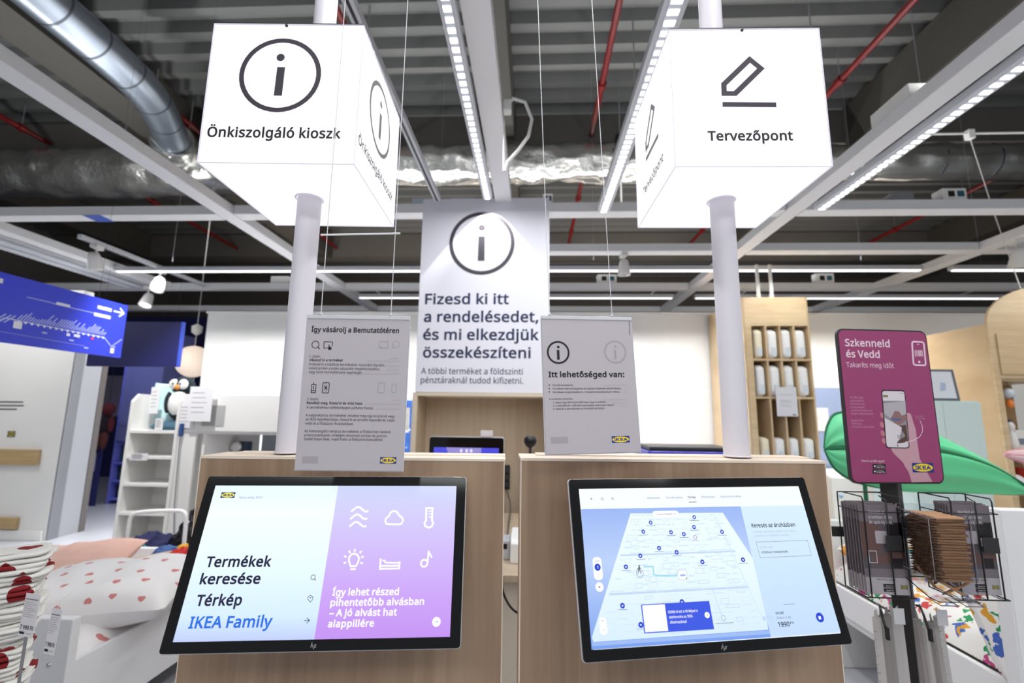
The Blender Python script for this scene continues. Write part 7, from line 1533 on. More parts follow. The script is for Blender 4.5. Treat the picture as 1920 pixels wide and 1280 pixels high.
# mint wardrobe and framed picture
MINT = mat('mint_laminate', (212, 230, 226), .5)
r = thing('mint_wardrobe', 'pale mint wardrobe behind the magenta sign, framed picture on top', 'wardrobe', (3.34, 4.0, 0)); box1('carcass', -.30, .30, 0, .45, 0, 1.55, MINT, r, bevel=.004); box1('door', -.295, -.004, -.018, -.001, .02, 1.54, MINT, r); box1('door', .0, .295, -.018, -.001, .02, 1.54, MINT, r)
t = thing('framed_picture', 'framed pale picture leaning on top of the mint wardrobe', 'picture', (3.36, 4.08, 1.552), (-.12, 0, 0)); box1('frame', -.21, .21, 0, .02, 0, .27, mat('frame_grey', (92, 98, 110), .5), t); box1('picture', -.185, .185, -.002, -.0005, .022, .25, mat('picture_paper', (226, 230, 236), .5), t, bevel=0)
k = Ink(-.0026, .00004, {'a': mat('picture_grey', (120, 130, 150), .5), 'b': mat('picture_blue', (176, 190, 216), .5)}); k.poly([(-60, 30), (-20, 50), (-10, 130), (-40, 120)], 'a'); k.poly([(60, 80), (110, 90), (120, 150), (80, 160)], 'b'); k.disc(-90, 120, 25, 'b'); k.build('drawing', t)
# right plywood unit
r = thing('plywood_play_unit', 'large plywood unit with a rounded top at the right edge, open shelf inside', 'shelf unit', (4.10, 4.32, 0))
arc = [(0, 0), (1.5, 0), (1.5, 2.62), (1.0, 2.62)]+[(.62-.62*math.sin(a*PI/16)+.0, 2.27+.35*math.cos(a*PI/16)) for a in range(0, 9)]
face = MB().prism([(0, 1.77), (1.5, 1.77)]+arc[2:], 0, .025, PLY); face.box(0, .05, 0, .025, 0, 1.769, PLY); face.box(.40, 1.5, 0, .025, 0, 1.769, PLY); face.build('front_panel', r)
box1('side_panel', 0, .025, .026, 1.5, 0, 2.26, PLYV, r); box1('shelf', .0255, .62, .026, .5, 1.745, 1.768, PLY, r); box1('back_panel', .0255, .62, .50, .52, 0, 1.744, PLYV, r)
box1('shelf', .0255, .62, .026, .499, 1.11, 1.13, PLY, r); box1('shelf', .0255, .62, .026, .499, .76, .78, PLY, r)
box1('flap_door', .055, .30, -.012, -.0005, 1.80, 2.17, PLY, r, bevel=.003)
for i, (nm, lab, x, z, s, c) in enumerate((('toy_figure', 'small white toy figure on the shelf of the plywood unit', .16, 1.132, (.05, .06, .26), (232, 230, 228)), ('toy_box', 'white box behind the toy figure on the plywood unit shelf', .24, 1.132, (.09, .1, .18), (226, 226, 222)), ('toy_ball', 'white ball on the lower shelf of the plywood unit', .13, .782, (.1, .1, .1), (228, 228, 230)), ('red_box', 'red box on the lower shelf of the plywood unit', .27, .782, (.08, .12, .2), (214, 70, 60)))):
    t = thing(nm, lab, 'toy' if i != 3 else 'box', (4.10+x, 4.42, z))
    if nm == 'toy_ball': MB().lathe([(s[0]*.75*math.sin(a*PI/12)+.0004, s[0]*.75*(1-math.cos(a*PI/12))) for a in range(13)], mat('toy_%d' % i, c, .5), 20).build('ball', t)
    elif nm == 'toy_figure':
        MB().lathe([(.0005, 0), (.04, .002), (.045, .06), (.03, .15), (.018, .17), (.03, .19), (.034, .22), (.02, .25), (.0005, .258)], mat('toy_%d' % i, c, .5), 20).build('body', t); MB().lathe([(.02, .248), (.022, .27), (.0005, .275)], mat('toy_cap', (60, 66, 86), .5), 14).build('cap', t)
    else: box1('case', -s[0]/2, s[0]/2, 0, s[1], 0, s[2], mat('toy_%d' % i, c, .5), t, bevel=.006); box1('front_label', -s[0]*.3, s[0]*.3, -.003, -.0005, s[2]*.3, s[2]*.6, mat('toy_label', (120, 128, 140), .5), t, bevel=0)
t = thing('hanging_ornament', 'glass-like bauble and orange toy hanging in the plywood unit opening', 'ornament', (4.10+.17, 4.40, 1.744)); MB().cyl((0, 0, -.06), (0, 0, 0), .002, BLACK, 6).build('string', t); MB().lathe([(.045*math.sin(a*PI/10)+.0003, -.06-.045*(1-math.cos(a*PI/10))) for a in range(11)], mat('bauble', (205, 215, 226), .2), 18).build('bauble', t); MB().lathe([(.028*math.sin(a*PI/10)+.0003, -.16-.04*(1-math.cos(a*PI/10))) for a in range(11)], mat('orange_toy', (232, 130, 50), .5), 16).build('orange_toy', t)
t = thing('hanging_sheet', 'white paper sheet hanging on the plywood unit at the right edge', 'notice', (4.66, 4.28, 2.20)); box1('sheet', -.15, .25, 0, .004, -.75, 0, mat('notice_paper', (216, 216, 222), .6), t, bevel=0); box1('clip', -.12, -.05, -.006, -.0005, -.02, .03, GREYST, t)
# leaf canopies
def leaf(label, pts, m1, m2, stem, foot, name='leaf_canopy'):
    """pts: (midrib point, top edge, bottom edge) triples"""
    r = thing(name, label, 'canopy', pts[0][0]); o = Vector(pts[0][0])
    n = len(pts); b = MB()
    def at(k, u):
        i = min(int(u*(n-1)), n-2); f = u*(n-1)-i; g = lambda j: Vector(pts[max(0, min(n-1, j))][k])-o
        p0_, p1_, p2_, p3_ = g(i-1), g(i), g(i+1), g(i+2)
        return .5*((2*p1_)+(-p0_+p2_)*f+(2*p0_-5*p1_+4*p2_-p3_)*f*f+(-p0_+3*p1_-3*p2_+p3_)*f**3)
    for k in (1, 2):
        b.grid(60, 12, lambda u, v: at(0, u).lerp(at(k, u), v)+Vector((0, -.05*math.sin(v*PI)*math.sin(u*PI)+.006*math.sin(v*14+u*5), .01*math.sin(v*10)*math.sin(u*PI))), m1)
    b.build('leaf_blade', r, solid=.004)
    MB().tube([at(0, i/50)+Vector((0, -.006, 0)) for i in range(51)], .007, m2, 8).build('midrib', r)
    m = MB(); m.tube([at(1, i/50) for i in range(51)], .006, m2, 6); m.tube([at(2, i/50) for i in range(51)], .006, m2, 6); m.build('edge_binding', r)
    q = at(0, stem)+Vector((0, .02, 0)); MB().tube([q, q+Vector((0, .05, -.03)), Vector((q.x, q.y+.06, -o.z+foot))], .010, m2, 8).build('stem', r)
    return r
GRN = mat('leaf_green', (96, 204, 146), .55, var=.10, vscale=(2, 2, 9)); GRND = mat('leaf_dark_green', (20, 104, 66), .55)
leaf('large green fabric leaf canopy behind the magenta sign', [((1.545, 2.6, 1.237), (1.547, 2.6, 1.240), (1.547, 2.6, 1.234)), ((1.60, 2.58, 1.243), (1.585, 2.62, 1.36), (1.595, 2.60, 1.13)), ((1.70, 2.56, 1.25), (1.68, 2.66, 1.43), (1.73, 2.62, 1.06)), ((1.90, 2.54, 1.255), (1.90, 2.68, 1.41), (1.93, 2.62, 1.03)),
     ((2.12, 2.53, 1.23), (2.12, 2.68, 1.345), (2.14, 2.60, 1.03)), ((2.30, 2.53, 1.175), (2.31, 2.64, 1.225), (2.31, 2.58, 1.03)), ((2.44, 2.54, 1.10), (2.45, 2.60, 1.125), (2.44, 2.56, 1.03)), ((2.52, 2.55, 1.045), (2.522, 2.55, 1.047), (2.522, 2.55, 1.040))], GRN, GRND, .33, .60)
PNK = mat('pink_fabric', (240, 206, 208), .6); PNKD = mat('pink_binding', (226, 150, 164), .6)
leaf('pale pink leaf canopy at the right edge, behind the tip of the green leaf', [((2.93, 3.1, 1.19), (2.931, 3.1, 1.20), (2.931, 3.1, 1.18)), ((3.08, 3.09, 1.18), (3.06, 3.15, 1.215), (3.09, 3.13, 1.13)), ((3.30, 3.08, 1.18), (3.30, 3.18, 1.23), (3.32, 3.15, 1.08)), ((3.55, 3.08, 1.17), (3.55, 3.18, 1.24), (3.56, 3.15, 1.06)), ((3.85, 3.1, 1.12), (3.851, 3.1, 1.13), (3.851, 3.1, 1.11))], PNK, PNKD, .9, .002)

# ------------------------------------------------------------------ left side: banners
BLU = mat('banner_blue', (44, 62, 214), .45)
r = thing('route_banner', 'blue hanging banner with a white store route and an arrow, at the left edge', 'banner', (-3.35, 2.9, 2.02), (0, 0, PI/2))
box1('panel', -1.25, .702, 0, .02, -.215, .222, BLU, r)
BW = mat('banner_white', (226, 228, 246), .5); BL = mat('banner_pale', (184, 194, 246), .5)
k = Ink(-.0012, .00004, {'w': BW, 'l': BL, 'r': mat('banner_red', (224, 60, 110), .5)})
k.stroke([(579, 150), (672, 150)], 13, 'w'); k.stroke([(632, 186), (672, 150), (632, 116)], 13, 'w'); k.rect(440, 138, 560, 164, 'w')
k.stroke([(-58, 102), (97, 102), (134, 98), (430, 98), (545, 98)], 5, 'l'); k.rect(134, 98, 232, 116, 'w', 4); k.rect(420, 78, 560, 104, 'w', 4)
k.stroke([(-96, -62), (532, -72), (602, -132), (640, -132)], 7, 'l'); k.stroke([(612, -126), (686, -62)], 7, 'l'); k.stroke([(-260, -140), (-160, -60), (-96, -62)], 9, 'l')
random.seed(8)
for i in range(34):
    x = -90+i*18.5; L = random.choice((26, 34, 46, 60, 74)); k.stroke([(x, -56), (x+L*.75, -56+L)], 6.5, 'l')
for i in range(16): k.disc(-80+i*40, -68-.012*i*40, 9, 'w', n=10)
for x in (-220, -190, -165): k.stroke([(x, -90), (x+60, -35)], 7, 'l')
for x, z, a, b in ((-110, -115, 52, 46), (236, -108, 26, 20), (290, -106, 46, 20), (596, -186, 34, 42)): k.rect(x, z, x+a, z+b, 'w', 4)
k.disc(434, -96, 11, 'r', n=14)
for x, z in ((70, -118), (262, -140), (380, -178)): k.rect(x, z, x+34, z+10, 'l', 3)
k.rect(-330, 150, -210, 180, 'w', 4); k.stroke([(-300, -148), (380, -160)], 2, 'l'); k.build('route_print', r)
for x in (-.9, .45): MB().cyl((x, .01, .222), (x, .01, 3.98), .0008, DARKST, 6).build('wire', r)
r = thing('hanging_sign', 'dark blue blank hanging sign behind the tip of the route banner', 'sign', (-3.88, 4.3, 2.02)); box1('panel', -.46, .446, 0, .04, -.215, .225, mat('sign_dark_blue', (30, 32, 96), .5), r); box1('edge_strip', .4465, .462, 0, .04, -.215, .225, mat('sign_edge_blue', (56, 84, 204), .5), r)
for x in (-.38, .38): MB().cyl((x, .02, .225), (x, .02, 3.98), .0008, DARKST, 6).build('wire', r)
# globe lamp
r = thing('pendant_lamp', 'round paper globe lamp glowing softly beside the white back wall', 'lamp', (-4.94, 6.5, 2.09)); r.scale = (1.3,)*3; G_ = MB(); G_.lathe([(.175*math.sin(a*PI/20)+.0004, -.175*math.cos(a*PI/20)) for a in range(21)], mat('paper_globe', (246, 226, 206), .8, emit=.55, ecol=(255, 232, 212)), 36); G_.build('globe', r)
MB().cyl((0, 0, .175), (0, 0, 3.09), .004, WHITE, 6).build('cord', r); MB().lathe([(.012, .30), (.05, .33), (.055, .40), (.0005, .43)], WHITE, 18).build('canopy', r); MB().cyl((.03, 0, -.50), (.03, 0, -.172), .006, mat('globe_pull', (200, 206, 190), .5), 6).build('pull_cord', r)
# left wall fittings
RAILW = wood('bumper_rail_wood', (170, 142, 100), (196, 168, 124), grain=(2, 14, 30))
for z, h, x, l in ((.78, .165, -5.40, 'upper wood bumper rail on the left white wall'), (.115, .115, -5.52, 'lower wood bumper rail on the left white wall, above the baseboard')):
    t = thing('bumper_rail', l, 'rail', (x, 4.955, z)); box1('board', -3.4, 0, 0, .043, 0, h, RAILW, t, bevel=.003)
t = thing('wall_lettering', 'small grey lettering and a tiny logo on the left white wall', 'lettering', (-5.75, 4.997, 1.15)); k = Ink(-.0012, .00003, PAL)
for z, a in ((310, 40), (270, 55), (230, -20)): k.stroke([(-300, z), (a, z)], 14, 'grey')
k.logo(-80, -75, 10, -10, True); k.build('print', t)
# indigo cabinet of the blue room
r = thing('indigo_cabinet', 'tall indigo cabinet with open lower shelves in the dark blue room', 'cabinet', (-6.33, 6.9, 0)); INDE = mat('indigo_shelf_lit_edge', (108, 116, 214), .5)  # light on the left edge is put into this colour; shelves share it
box1('side_panel', 0, .03, 0, .6, 0, 2.6, INDE, r); box1('upper_front', .0305, .60, .0, .02, .92, 2.6, IND, r); box1('side_panel', .6005, .63, 0, .6, 0, 2.6, IND, r); box1('back_panel', .0305, .60, .55, .57, 0, .919, NIGHT, r)
for z in (.06, .32, .58): box1('shelf', .0305, .60, 0, .549, z, z+.02, INDE, r)
for i, (x, z, w, h, c) in enumerate(((.12, .6005, .12, .22, (24, 64, 72)), (.27, .6005, .10, .26, (170, 176, 216)), (.12, .3405, .14, .18, (20, 54, 62)), (.30, .3405, .16, .16, (34, 40, 86)), (.14, .0805, .16, .16, (30, 34, 78)), (.34, .0805, .14, .14, (60, 64, 120)))):
    t = thing('storage_box', ('dark teal box on the top open shelf of the indigo cabinet', 'pale box on the top open shelf of the indigo cabinet', 'dark teal box on the middle shelf of the indigo cabinet', 'navy box on the middle shelf of the indigo cabinet', 'navy box on the bottom shelf of the indigo cabinet', 'violet box on the bottom shelf of the indigo cabinet')[i], 'box', (-6.33+x, 6.98, z)); box1('case', -w/2, w/2, 0, .3, 0, h, mat('storage_%d' % i, c, .5), t, bevel=.008); box1('lid', -w/2-.004, w/2+.004, -.004, .304, h, h+.015, mat('storage_lid_%d' % i, tuple(int(v*.8) for v in c), .5), t, bevel=.004)
r = thing('soft_toy', 'dark red and brown soft toy hanging in the dark blue room doorway', 'toy', (-6.31, 6.70, 1.17)); r.scale = (.85,)*3 
TB = mat('toy_brown', (84, 40, 36), .9, bump=.5, bscale=40); TR = mat('toy_red', (84, 22, 34), .9); TD = mat('toy_dark', (30, 18, 28), .9)
def blob(mb, c, s, m, n=16, k=.1, sd=0):
    def fn(u, v):
        q = 2*PI*u; p = PI*v; d = Vector((math.cos(q)*math.sin(p), math.sin(q)*math.sin(p), math.cos(p))); f = 1+k*mnoise.noise(d*2+Vector((sd, sd*.7, 0)))
        return Vector((c[0]+d.x*s[0]*f, c[1]+d.y*s[1]*f, c[2]+d.z*s[2]*f))
    mb.grid(n*2, n, fn, m, closed_u=True); return mb
blob(MB(), (0, 0, .0), (.10, .09, .20), TD).build('body', r); blob(MB(), (.02, -.02, .26), (.11, .10, .11), TR).build('head', r)
for x, z in ((-.10, .02), (.11, .0)): blob(MB(), (x, -.02, z), (.045, .05, .14), TR if x > 0 else TD).build('arm', r)
for x in (-.09, .02): blob(MB(), (x, -.02, -.26), (.055, .06, .17), TB).build('leg', r)
MB().cyl((.02, -.02, .36), (.02, -.02, 2.2), .004, BLACK, 6).build('string', r)
t = thing('wall_poster', 'pale paper notice on the dark cabinet front in the blue room', 'poster', (-6.55, 6.74, .62)); box1('sheet', -.12, .12, 0, .004, -.13, .13, mat('blue_room_paper', (176, 180, 214), .6), t, bevel=0); box1('board', -.36, .19, .005, .03, -.62, .20, NIGHT, t)
# ------------------------------------------------------------------ loft furniture with stair shelf
LW = mat('loft_white', (236, 235, 232), .45)
r = thing('loft_bed', 'white loft bed with a stair shelf and a solid guard rail, left background', 'loft bed', (-3.57, 4.0, 0))
side = [(0, 0), (.12, 0), (.12, 1.28), (.12, 1.50), (.10, 1.53), (.02, 1.53), (0, 1.50)]
def sidep(x0, x1, name):
    b = MB(); b.prism([(0, 0), (.62, 0), (.62, 1.40), (.56, 1.52), (.06, 1.535), (0, 1.47)], x0, x1, LW, plane='yz'); b.build(name, r, bevel=.006)
sidep(0, .028, 'side_panel'); sidep(.435, .463, 'side_panel')
for z in (.06, .27, .50, .74, .97, 1.19): box1('step', .0285, .4345, 0, .60, z, z+.025, LW, r)
for z0, z1 in ((.085, .268), (.295, .498), (.525, .738), (.765, .968), (.995, 1.188)): box1('shelf_back', .0285, .4345, .34, .36, z0, z1, LW, r, bevel=0)
box1('guard_rail', .4635, 1.72, .02, .045, 1.215, 1.535, LW, r, bevel=.004); box1('guard_rail', 1.7205, 2.25, .02, .045, 1.215, 1.535, LW, r, bevel=.004)
box1('bed_deck', .4635, 2.25, .046, .95, 1.19, 1.214, LW, r); box1('rear_rail', .4635, 2.25, .951, .975, 1.19, 1.45, LW, r)
box1('upright', .4635, .62, .02, .045, 0, 1.189, LW, r); box1('upright', 2.10, 2.25, .02, .045, 0, 1.189, LW, r)
bb = mat('under_panel', (196, 206, 220), .5)
box1('rear_panel', .70, 1.60, .90, .925, 0, 1.189, bb, r); box1('rear_panel', 1.605, 2.095, .90, .925, 0, 1.189, bb, r); box1('inner_side', .66, .685, .05, .89, 0, 1.189, LW, r)
for z in (.88, .60, .34): box1('inner_shelf', .686, 1.02, .35, .89, z, z+.022, LW, r)
box1('rail_cutout', .66, .86, .016, .0195, 1.26, 1.44, mat('cutout_grey', (178, 178, 178), .6), r, bevel=0)
MB().tube([(.50, -.01, 1.17), (.53, -.02, .6), (.60, -.03, .02)], .005, GREYST, 8).build('pull_cord', r); box1('cord_handle', .487, .512, -.02, .012, 1.17, 1.28, mat('handle_blue', (44, 76, 140), .5), r, bevel=.006)
# things on it
def pengu():
    r = thing('penguin_toy', 'plush penguin with white face and orange beak sitting on the loft bed', 'plush toy', (-3.255, 4.20, 1.31)); r.scale = (.76,)*3; BK = mat('plush_dark', (30, 42, 52), .95); WT = mat('plush_white', (240, 240, 238), .95); OR = mat('plush_orange', (236, 150, 70), .8)
    b = MB(); blob(b, (0, 0, .17), (.15, .12, .19), BK, 18, .04); b.build('body', r); blob(MB(), (0, 0, .40), (.125, .11, .12), BK, 18, .03).build('head', r)
    blob(MB(), (0, -.05, .19), (.115, .085, .16), WT, 16, .03).build('belly', r)
    for s in (-1, 1):
        e = blob(MB(), (s*.058, -.085, .42), (.058, .035, .062), WT, 14, .02).build('eye_patch', r); o = MB().lathe([(.012*math.sin(a*PI/8)+.0002, -.012*math.cos(a*PI/8)) for a in range(9)], BLACK, 12, c=(s*.045, -.122, .425)).build('eye', e)
        blob(MB(), (s*.155, -.02, .2), (.035, .05, .13), BK, 12, .05).build('wing', r)
    MB().lathe([(.034, 0), (.026, .018), (.0005, .05)], OR, 16, M=Matrix.Translation((0, -.10, .385)) @ Matrix.Rotation(PI/2, 4, 'X')).build('beak', r)
pengu()
pillow('cushion', 'pale aqua cushion standing left of the plush penguin', (-3.50, 4.36, 1.45), (.34, .42, .14), mat('aqua_fabric', (190, 222, 226), .9), (1.35, 0, .2), seed=2, cat='cushion')
pillow('cushion', 'dark teal cushion lying on the stair shelf top under the penguin', (-3.32, 4.25, 1.262), (.24, .36, .08), mat('teal_fabric', (70, 104, 124), .9), (.1, 0, .1), seed=6, cat='cushion')
def tagp(label, x, y, z, w, h, name='price_tag'):
    t = thing(name, label, 'tag', (x, y, z)); box1('paper', -w/2, w/2, 0, .003, -h, 0, mat('tag_white', (234, 234, 236), .6), t, bevel=0); k = Ink(-.0006, .00003, PAL)
    for i in range(5): k.stroke([(-w*380, -h*(180+i*140)), (w*(150+60*(i % 3)), -h*(180+i*140))], 6, 'ghost')
    k.build('print', t); return t
tagp('white price tag hanging in front of the aqua cushion', -3.46, 4.13, 1.60, .085, .24); tagp('white price tag lying against the dark teal cushion', -3.30, 4.02, 1.32, .07, .10); tagp('white price tag on the second step of the stair shelf', -3.42, 3.99, 1.02, .16, .06)
tagp('white info sheet stuck on the loft bed guard rail, left of the larger sheet', -3.055, 4.012, 1.46, .15, .22, 'info_sheet'); tagp('large white info sheet standing above the loft bed guard rail', -2.90, 3.96, 1.60, .21, .30, 'info_sheet')
for i, (nm, lab, x, y, z, s, c) in enumerate((('desk_lamp', 'white round lamp head on a dark base under the loft bed', -2.80, 4.45, .9025, .1, (38, 60, 84)), ('teal_basket', 'green and blue basket on the lower inner shelf under the loft bed', -2.76, 4.42, .6225, .15, (40, 96, 120)))):
    t = thing(nm, lab, 'lamp' if i == 0 else 'basket', (x, y, z))
    if i == 0:
        box1('base', -.06, .06, -.03, .08, 0, .2, mat('lamp_base', c, .5), t, bevel=.01); MB().lathe([(.0005, .03), (.04, .026), (.055, 0), (.0005, -.01)], WHITE2, 20, M=Matrix.Translation((-.03, -.035, .15)) @ Matrix.Rotation(PI/2, 4, 'X')).build('lamp_head', t)
    else:
        MB().lathe([(.0005, 0), (.075, 0), (.085, .15), (.078, .15), (.07, .01)], mat('basket_blue', c, .6), 24).build('basket', t); blob(MB(), (-.02, 0, .15), (.06, .06, .06), mat('basket_green', (60, 140, 80), .8), 12, .2).build('content', t)
# ------------------------------------------------------------------ foreground bed at the left
def heart_fabric(name, base, heart, per=.11, size=.36, shift=False):
    """hearts printed on cloth: a true heart outline repeated in object space"""
    m = bpy.data.materials.new(name); m.use_nodes = True; nt = m.node_tree; bs = nt.nodes['Principled BSDF']; bs.inputs['Roughness'].default_value = .9; N = nt.nodes; Lk = nt.links
    tc = N.new('ShaderNodeTexCoord'); sp = N.new('ShaderNodeSeparateXYZ'); Lk.new(tc.outputs['Object'], sp.inputs[0])
    def M(op, a, b=None):
        n = N.new('ShaderNodeMath'); n.operation = op
        for i, v in enumerate((a, b)):
            if v is None: continue
            if isinstance(v, (int, float)): n.inputs[i].default_value = v
            else: Lk.new(v, n.inputs[i])
        return n.outputs[0]
    oi = N.new('ShaderNodeObjectInfo'); rn = M('MULTIPLY', oi.outputs['Random'], 7.0) if shift else 0.0
    u = M('ADD', M('DIVIDE', sp.outputs[0], per), rn); v = M('DIVIDE', M('ADD', sp.outputs[1], M('MULTIPLY', sp.outputs[2], .9)), per)
    row = M('FLOOR', v); u2 = M('ADD', u, M('MULTIPLY', M('MODULO', M('ABSOLUTE', row), 2.0), .5))
    cv = N.new('ShaderNodeCombineXYZ'); Lk.new(M('FLOOR', u2), cv.inputs[0]); Lk.new(row, cv.inputs[1]); wn = N.new('ShaderNodeTexWhiteNoise'); wn.noise_dimensions = '3D'; Lk.new(cv.outputs[0], wn.inputs['Vector'])
    sc_ = N.new('ShaderNodeSeparateColor'); Lk.new(wn.outputs['Color'], sc_.inputs[0]); jx = M('MULTIPLY', M('SUBTRACT', sc_.outputs[0], .5), .36); jy = M('MULTIPLY', M('SUBTRACT', sc_.outputs[1], .5), .36); fl = M('SUBTRACT', M('MULTIPLY', M('GREATER_THAN', sc_.outputs[2], .4), 2.0), 1.0)
    x = M('DIVIDE', M('ADD', M('SUBTRACT', M('FRACT', u2), .5), jx), size*.62); y = M('MULTIPLY', M('DIVIDE', M('ADD', M('SUBTRACT', M('FRACT', v), .5), jy), size*.62), fl)
    s = M('SUBTRACT', M('ADD', M('MULTIPLY', x, x), M('MULTIPLY', y, y)), 1.0); f = M('SUBTRACT', M('MULTIPLY', M('MULTIPLY', s, s), s), M('MULTIPLY', M('MULTIPLY', x, x), M('MULTIPLY', M('MULTIPLY', y, y), y)))
    k = M('LESS_THAN', f, 0.0)
    mx = N.new('ShaderNodeMix'); mx.data_type = 'RGBA'; Lk.new(k, mx.inputs[0]); mx.inputs[6].default_value = (*lin(base), 1); mx.inputs[7].default_value = (*lin(heart), 1); Lk.new(mx.outputs[2], bs.inputs['Base Color']); return m
HEART = heart_fabric('heart_bedding', (240, 238, 238), (214, 136, 134), .115, .19); HEARTR = heart_fabric('heart_cloth', (228, 227, 222), (132, 20, 28), .125, .30, True)
WB = mat('bed_white', (232, 233, 235), .4)
r = thing('bed', 'white child bed in the left foreground with heart-printed bedding', 'bed', (-2.28, 1.9, 0))
box1('footboard', -.50, .49, -.02, .018, .0, .585, WB, r, bevel=.004); box1('side_rail', .455, .475, .0185, 1.20, .13, .415, WB, r, bevel=.003); box1('side_rail', -.475, -.455, .0185, 1.20, .13, .415, WB, r, bevel=.003)
box1('slat_base', -.453, .453, .0185, 1.20, .25, .27, WB, r); box1('headboard', -.50, .49, 1.2005, 1.24, 0, .50, WB, r, bevel=.004)
MB().lathe([(.0005, .004), (.008, .003), (.009, 0)], CHROME, 14, M=Matrix.Translation((.42, -.0205, .42)) @ Matrix.Rotation(PI/2, 4, 'X')).build('screw', r)
o = MB().box(-.445, .440, .03, 1.19, .271, .395, mat('mattress_cream', (206, 204, 190), .9)).build('mattress', loc=(-2.28, 1.9, 0), bevel=.03, seg=3); tag(o, 'pale mattress inside the left foreground bed', 'mattress')
drape('duvet', 'white heart-printed duvet with soft folds on the left bed', 'duvet', -2.72, -1.842, 1.93, 3.09, .396, .06, HEART, .03, 7, .08)
pillow('pillow', 'plump white pillow with small red hearts on the left bed', (-2.04, 2.30, .535), (.76, .50, .21), HEART, (.10, -.05, .20), 1.0, 4)
pillow('cushion', 'long blush pink cushion behind the heart pillow', (-2.72, 2.72, .50), (.72, .38, .16), mat('blush_fabric', (226, 184, 170), .9), (.25, -.10, .25), 1.0, 9, 'cushion')
# trolley with bags
r = thing('platform_trolley', 'white tube handle of a low trolley behind the left bed', 'trolley', (-2.56, 3.42, 0))
MB().tube(smooth([(-.205, -.2, .10), (-.205, -.2, .60), (-.20, -.2, .685), (-.10, -.2, .705), (.10, -.2, .715), (.19, -.2, .71), (.20, -.2, .60), (.20, -.2, .10)], 2), .0135, WHITE2, 12).build('handle', r)
box1('platform', -.36, .55, -.25, .35, .08, .11, GREYST, r)
for x in (-.2, .48):
    for y in (-.18, .28): MB().cyl((x-.015, y, .04), (x+.015, y, .04), .04, BLACK, 16).build('wheel', r)
def crumple(name, label, cat, c, s, m, k=.35, sd=1, f=2.2, n=40, sharp=True):
    b = MB()
    def fn(u, v):
        q = 2*PI*u; p = PI*v; d = Vector((math.cos(q)*math.sin(p), math.sin(q)*math.sin(p), math.cos(p))); o = Vector((sd*3.3, sd, sd*.4))
        w = mnoise.noise(d*f+o)+.55*(abs(mnoise.noise(d*f*2.2+o))-.3)+.35*(abs(mnoise.noise(d*f*4.5+o))-.25)
        z = d.z*s[2]*(1+k*w); return Vector((d.x*s[0]*(1+k*w), d.y*s[1]*(1+k*w), max(z, -s[2]*.8)))
    b.grid(n*2, n, fn, m, closed_u=True); o = b.build(name, loc=c); tag(o, label, cat); return o
BAG = mat('black_bag', (20, 20, 22), .22); NAVYC = mat('navy_cloth', (34, 36, 84), .8)
crumple('garbage_bag', 'shiny black plastic bag heaped behind the left touchscreen', 'bag', (-2.36, 3.46, .375), (.25, .22, .33), BAG, .20, 2, 1.9, 48)
crumple('cloth_heap', 'crumpled navy cloth with teal print beside the black bag', 'cloth', (-2.76, 3.42, .285), (.20, .18, .215), NAVYC, .28, 5, 2.0)
o = box1('teal_ribbon', -.05, .06, -.004, .004, -.012, .012, mat('ribbon_teal', (40, 170, 150), .6)); o.location = (-2.66, 3.255, .46); o.rotation_euler = (.2, .5, .1); tag(o, 'short teal ribbon lying on the navy cloth', 'ribbon')
r = thing('wooden_toy', 'small wooden toy frame with yellow ends lying beside the pillow', 'toy', (-2.26, 2.90, .485), (0, -.08, .20)); YEL = mat('toy_yellow', (236, 176, 44), .5)
MB().cyl((-.22, 0, .02), (.10, 0, .05), .011, mat('toy_rod', (214, 190, 160), .5), 10).build('rod', r); box1('end_block', .10, .14, -.03, .03, -.035, .085, YEL, r, bevel=.006); blob(MB(), (-.225, 0, .02), (.02, .02, .022), YEL, 10, 0).build('end_knob', r); MB().cyl((-.10, 0, -.03), (.10, 0, -.025), .008, YEL, 8).build('lower_rod', r)
crumple('blue_bag', 'blue fabric pouch under the wooden toy frame', 'bag', (-2.27, 3.01, .485), (.14, .07, .06), mat('pouch_blue', (58, 92, 150), .8), .25, 8)
crumple('red_bag', 'bright red bag squeezed between pillow and left touchscreen', 'bag', (-1.99, 2.74, .50), (.10, .12, .11), mat('bag_red', (206, 26, 30), .5), .3, 11)
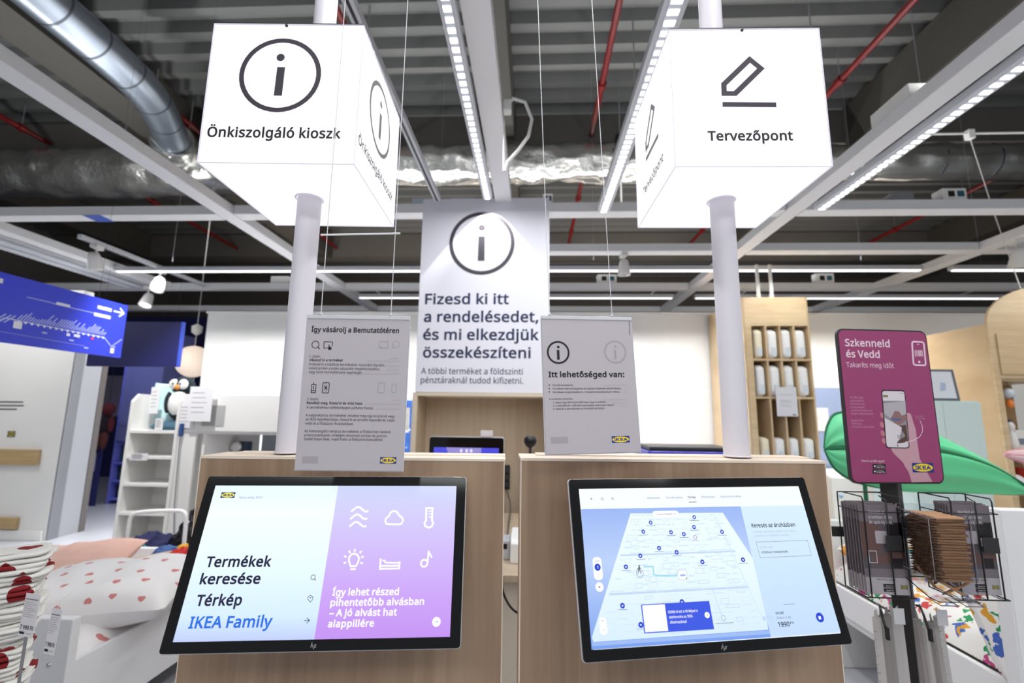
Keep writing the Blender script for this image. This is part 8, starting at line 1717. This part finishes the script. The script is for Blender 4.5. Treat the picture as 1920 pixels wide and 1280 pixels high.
# ------------------------------------------------------------------ folded heart fabric stack
SR = math.radians(40); SX = -1.365-(.205*math.cos(SR)+.065*math.sin(SR)); SY = 1.315-(.205*math.sin(SR)-.065*math.cos(SR))
t = thing('display_plinth', 'white display plinth under the folded heart fabrics, lower left corner', 'plinth', (SX, SY, 0), (0, 0, SR)); box1('box', -.26, .21, -.065, .07, 0, .54, WB, t, bevel=.004); box1('top_board', -.27, .215, -.07, .08, .5405, .56, WB, t)
random.seed(21); z = .5605
NM = ['lowest', 'second from the bottom', 'third from the bottom', 'fourth from the bottom', 'fifth from the bottom', 'sixth from the bottom', 'seventh from the bottom', 'sixth from the top', 'fifth from the top', 'fourth from the top', 'third from the top', 'second from the top', 'topmost']
for i in range(13):
    h = random.uniform(.024, .042) if i < 12 else .040
    x1 = .205+random.uniform(-.015, .008)+(.0 if i > 3 else -.014*(3-i)); b = MB(); sd = random.random()*50; d0 = -.065+random.uniform(-.008, .008)
    nl = 3
    for L in range(nl):
        za = h*L/nl; zb = h*(L+1)/nl-.0012; xr = x1-abs(L-1)*.006+random.uniform(-.006, .004); yf = d0+random.uniform(-.006, .006); zm = (za+zb)/2; hh = (zb-za)/2
        def fn(u, v, za=za, zb=zb, xr=xr, yf=yf, zm=zm, hh=hh, L=L):
            # rounded-fold slab: v runs round the cross-section, u along the loop of the front/right edges
            q = 2*PI*v; c_ = math.cos(q); s_ = math.sin(q)
            path = [(-.25, yf), (-.12, yf), (0, yf), (.10, yf), (xr-.03, yf), (xr-.008, yf+.006), (xr, yf+.03), (xr, yf+.06), (xr, yf+.09), (xr, .06)]
            k = u*(len(path)-1); a = min(int(k), len(path)-2); f = k-a; px = path[a][0]*(1-f)+path[a+1][0]*f; py = path[a][1]*(1-f)+path[a+1][1]*f
            tx = path[a+1][0]-path[a][0]; ty = path[a+1][1]-path[a][1]; l = math.hypot(tx, ty); nx, ny = ty/l, -tx/l
            w = mnoise.noise(Vector((px*14, py*14, sd+L*3)))
            out_ = .0+hh*1.6*max(0, c_)**.6 if c_ > 0 else -.05*abs(c_)**.5
            return Vector((px+nx*(out_+.009*w), py+ny*(out_+.009*w), zm+hh*s_+.0042*mnoise.noise(Vector((px*18, py*18, sd*2+L)))))
        b.grid(34, 13, fn, HEARTR)
    def topf(u, v, sd=sd, h=h): return Vector((-.25+(x1+.235)*u, d0+.008+(.058-d0)*v, h-.001+.003*mnoise.noise(Vector((u*6, v*6, sd)))))
    b.grid(12, 12, topf, HEARTR)
    o = b.build('folded_fabric', loc=(SX, SY, z), rot=(0, 0, SR)); tag(o, 'folded white fabric with red hearts, %s in the stack' % NM[i], 'fabric', 'folded heart fabrics in the stack'); z += h+.0004
def ptag(label, x, y, z, w, h, rz, price):
    t = thing('price_tag', label, 'tag', (x, y, z), (0, .06, rz), 'price tags on the stack'); box1('paper', -w/2, w/2, 0, .0012, -h, 0, mat('tag_paper', (222, 220, 224), .6), t, bevel=0); k = Ink(-.0004, .00001, PAL)
    k.stroke([(-w*430, -h*130), (w*380, -h*130)], 2.2, 'grey')
    for i in range(8): k.stroke([(-w*430, -h*(200+i*48)), (w*(100+random.uniform(0, 300)), -h*(200+i*48))], 1.3, 'ghost')
    k.text(price, -w*440, w*430, -h*830, h*90, 2, 'k'); k.rect(-w*440, -h*945, -w*100, -h*890, 'k'); k.stroke([(0, -h*920), (w*380, -h*920)], 1.6, 'ghost'); k.build('print', t)
    MB().tube([(0, .0006, 0), (.004, .001, .02), (.012, .02, .035)], .0008, WHITE, 5).build('string', t)
ptag('white price tag hanging in front of the folded heart fabrics', -1.331, 1.272, .908, .047, .106, -.10, '7 990 Ft')
ptag('white price tag hanging right of the stack, before the bed footboard', -1.262, 1.275, .872, .034, .112, -.15, '7 990 Ft')
t = thing('stack_rod', 'thin grey upright rod holding the folded fabric stack', 'rod', (-1.352, 1.290, .0)); MB().cyl((0, 0, .012), (0, 0, .83), .0035, GREYST, 8).build('rod', t); MB().lathe([(.0005, 0), (.05, 0), (.05, .012), (.0005, .012)], GREYST, 20).build('foot', t)
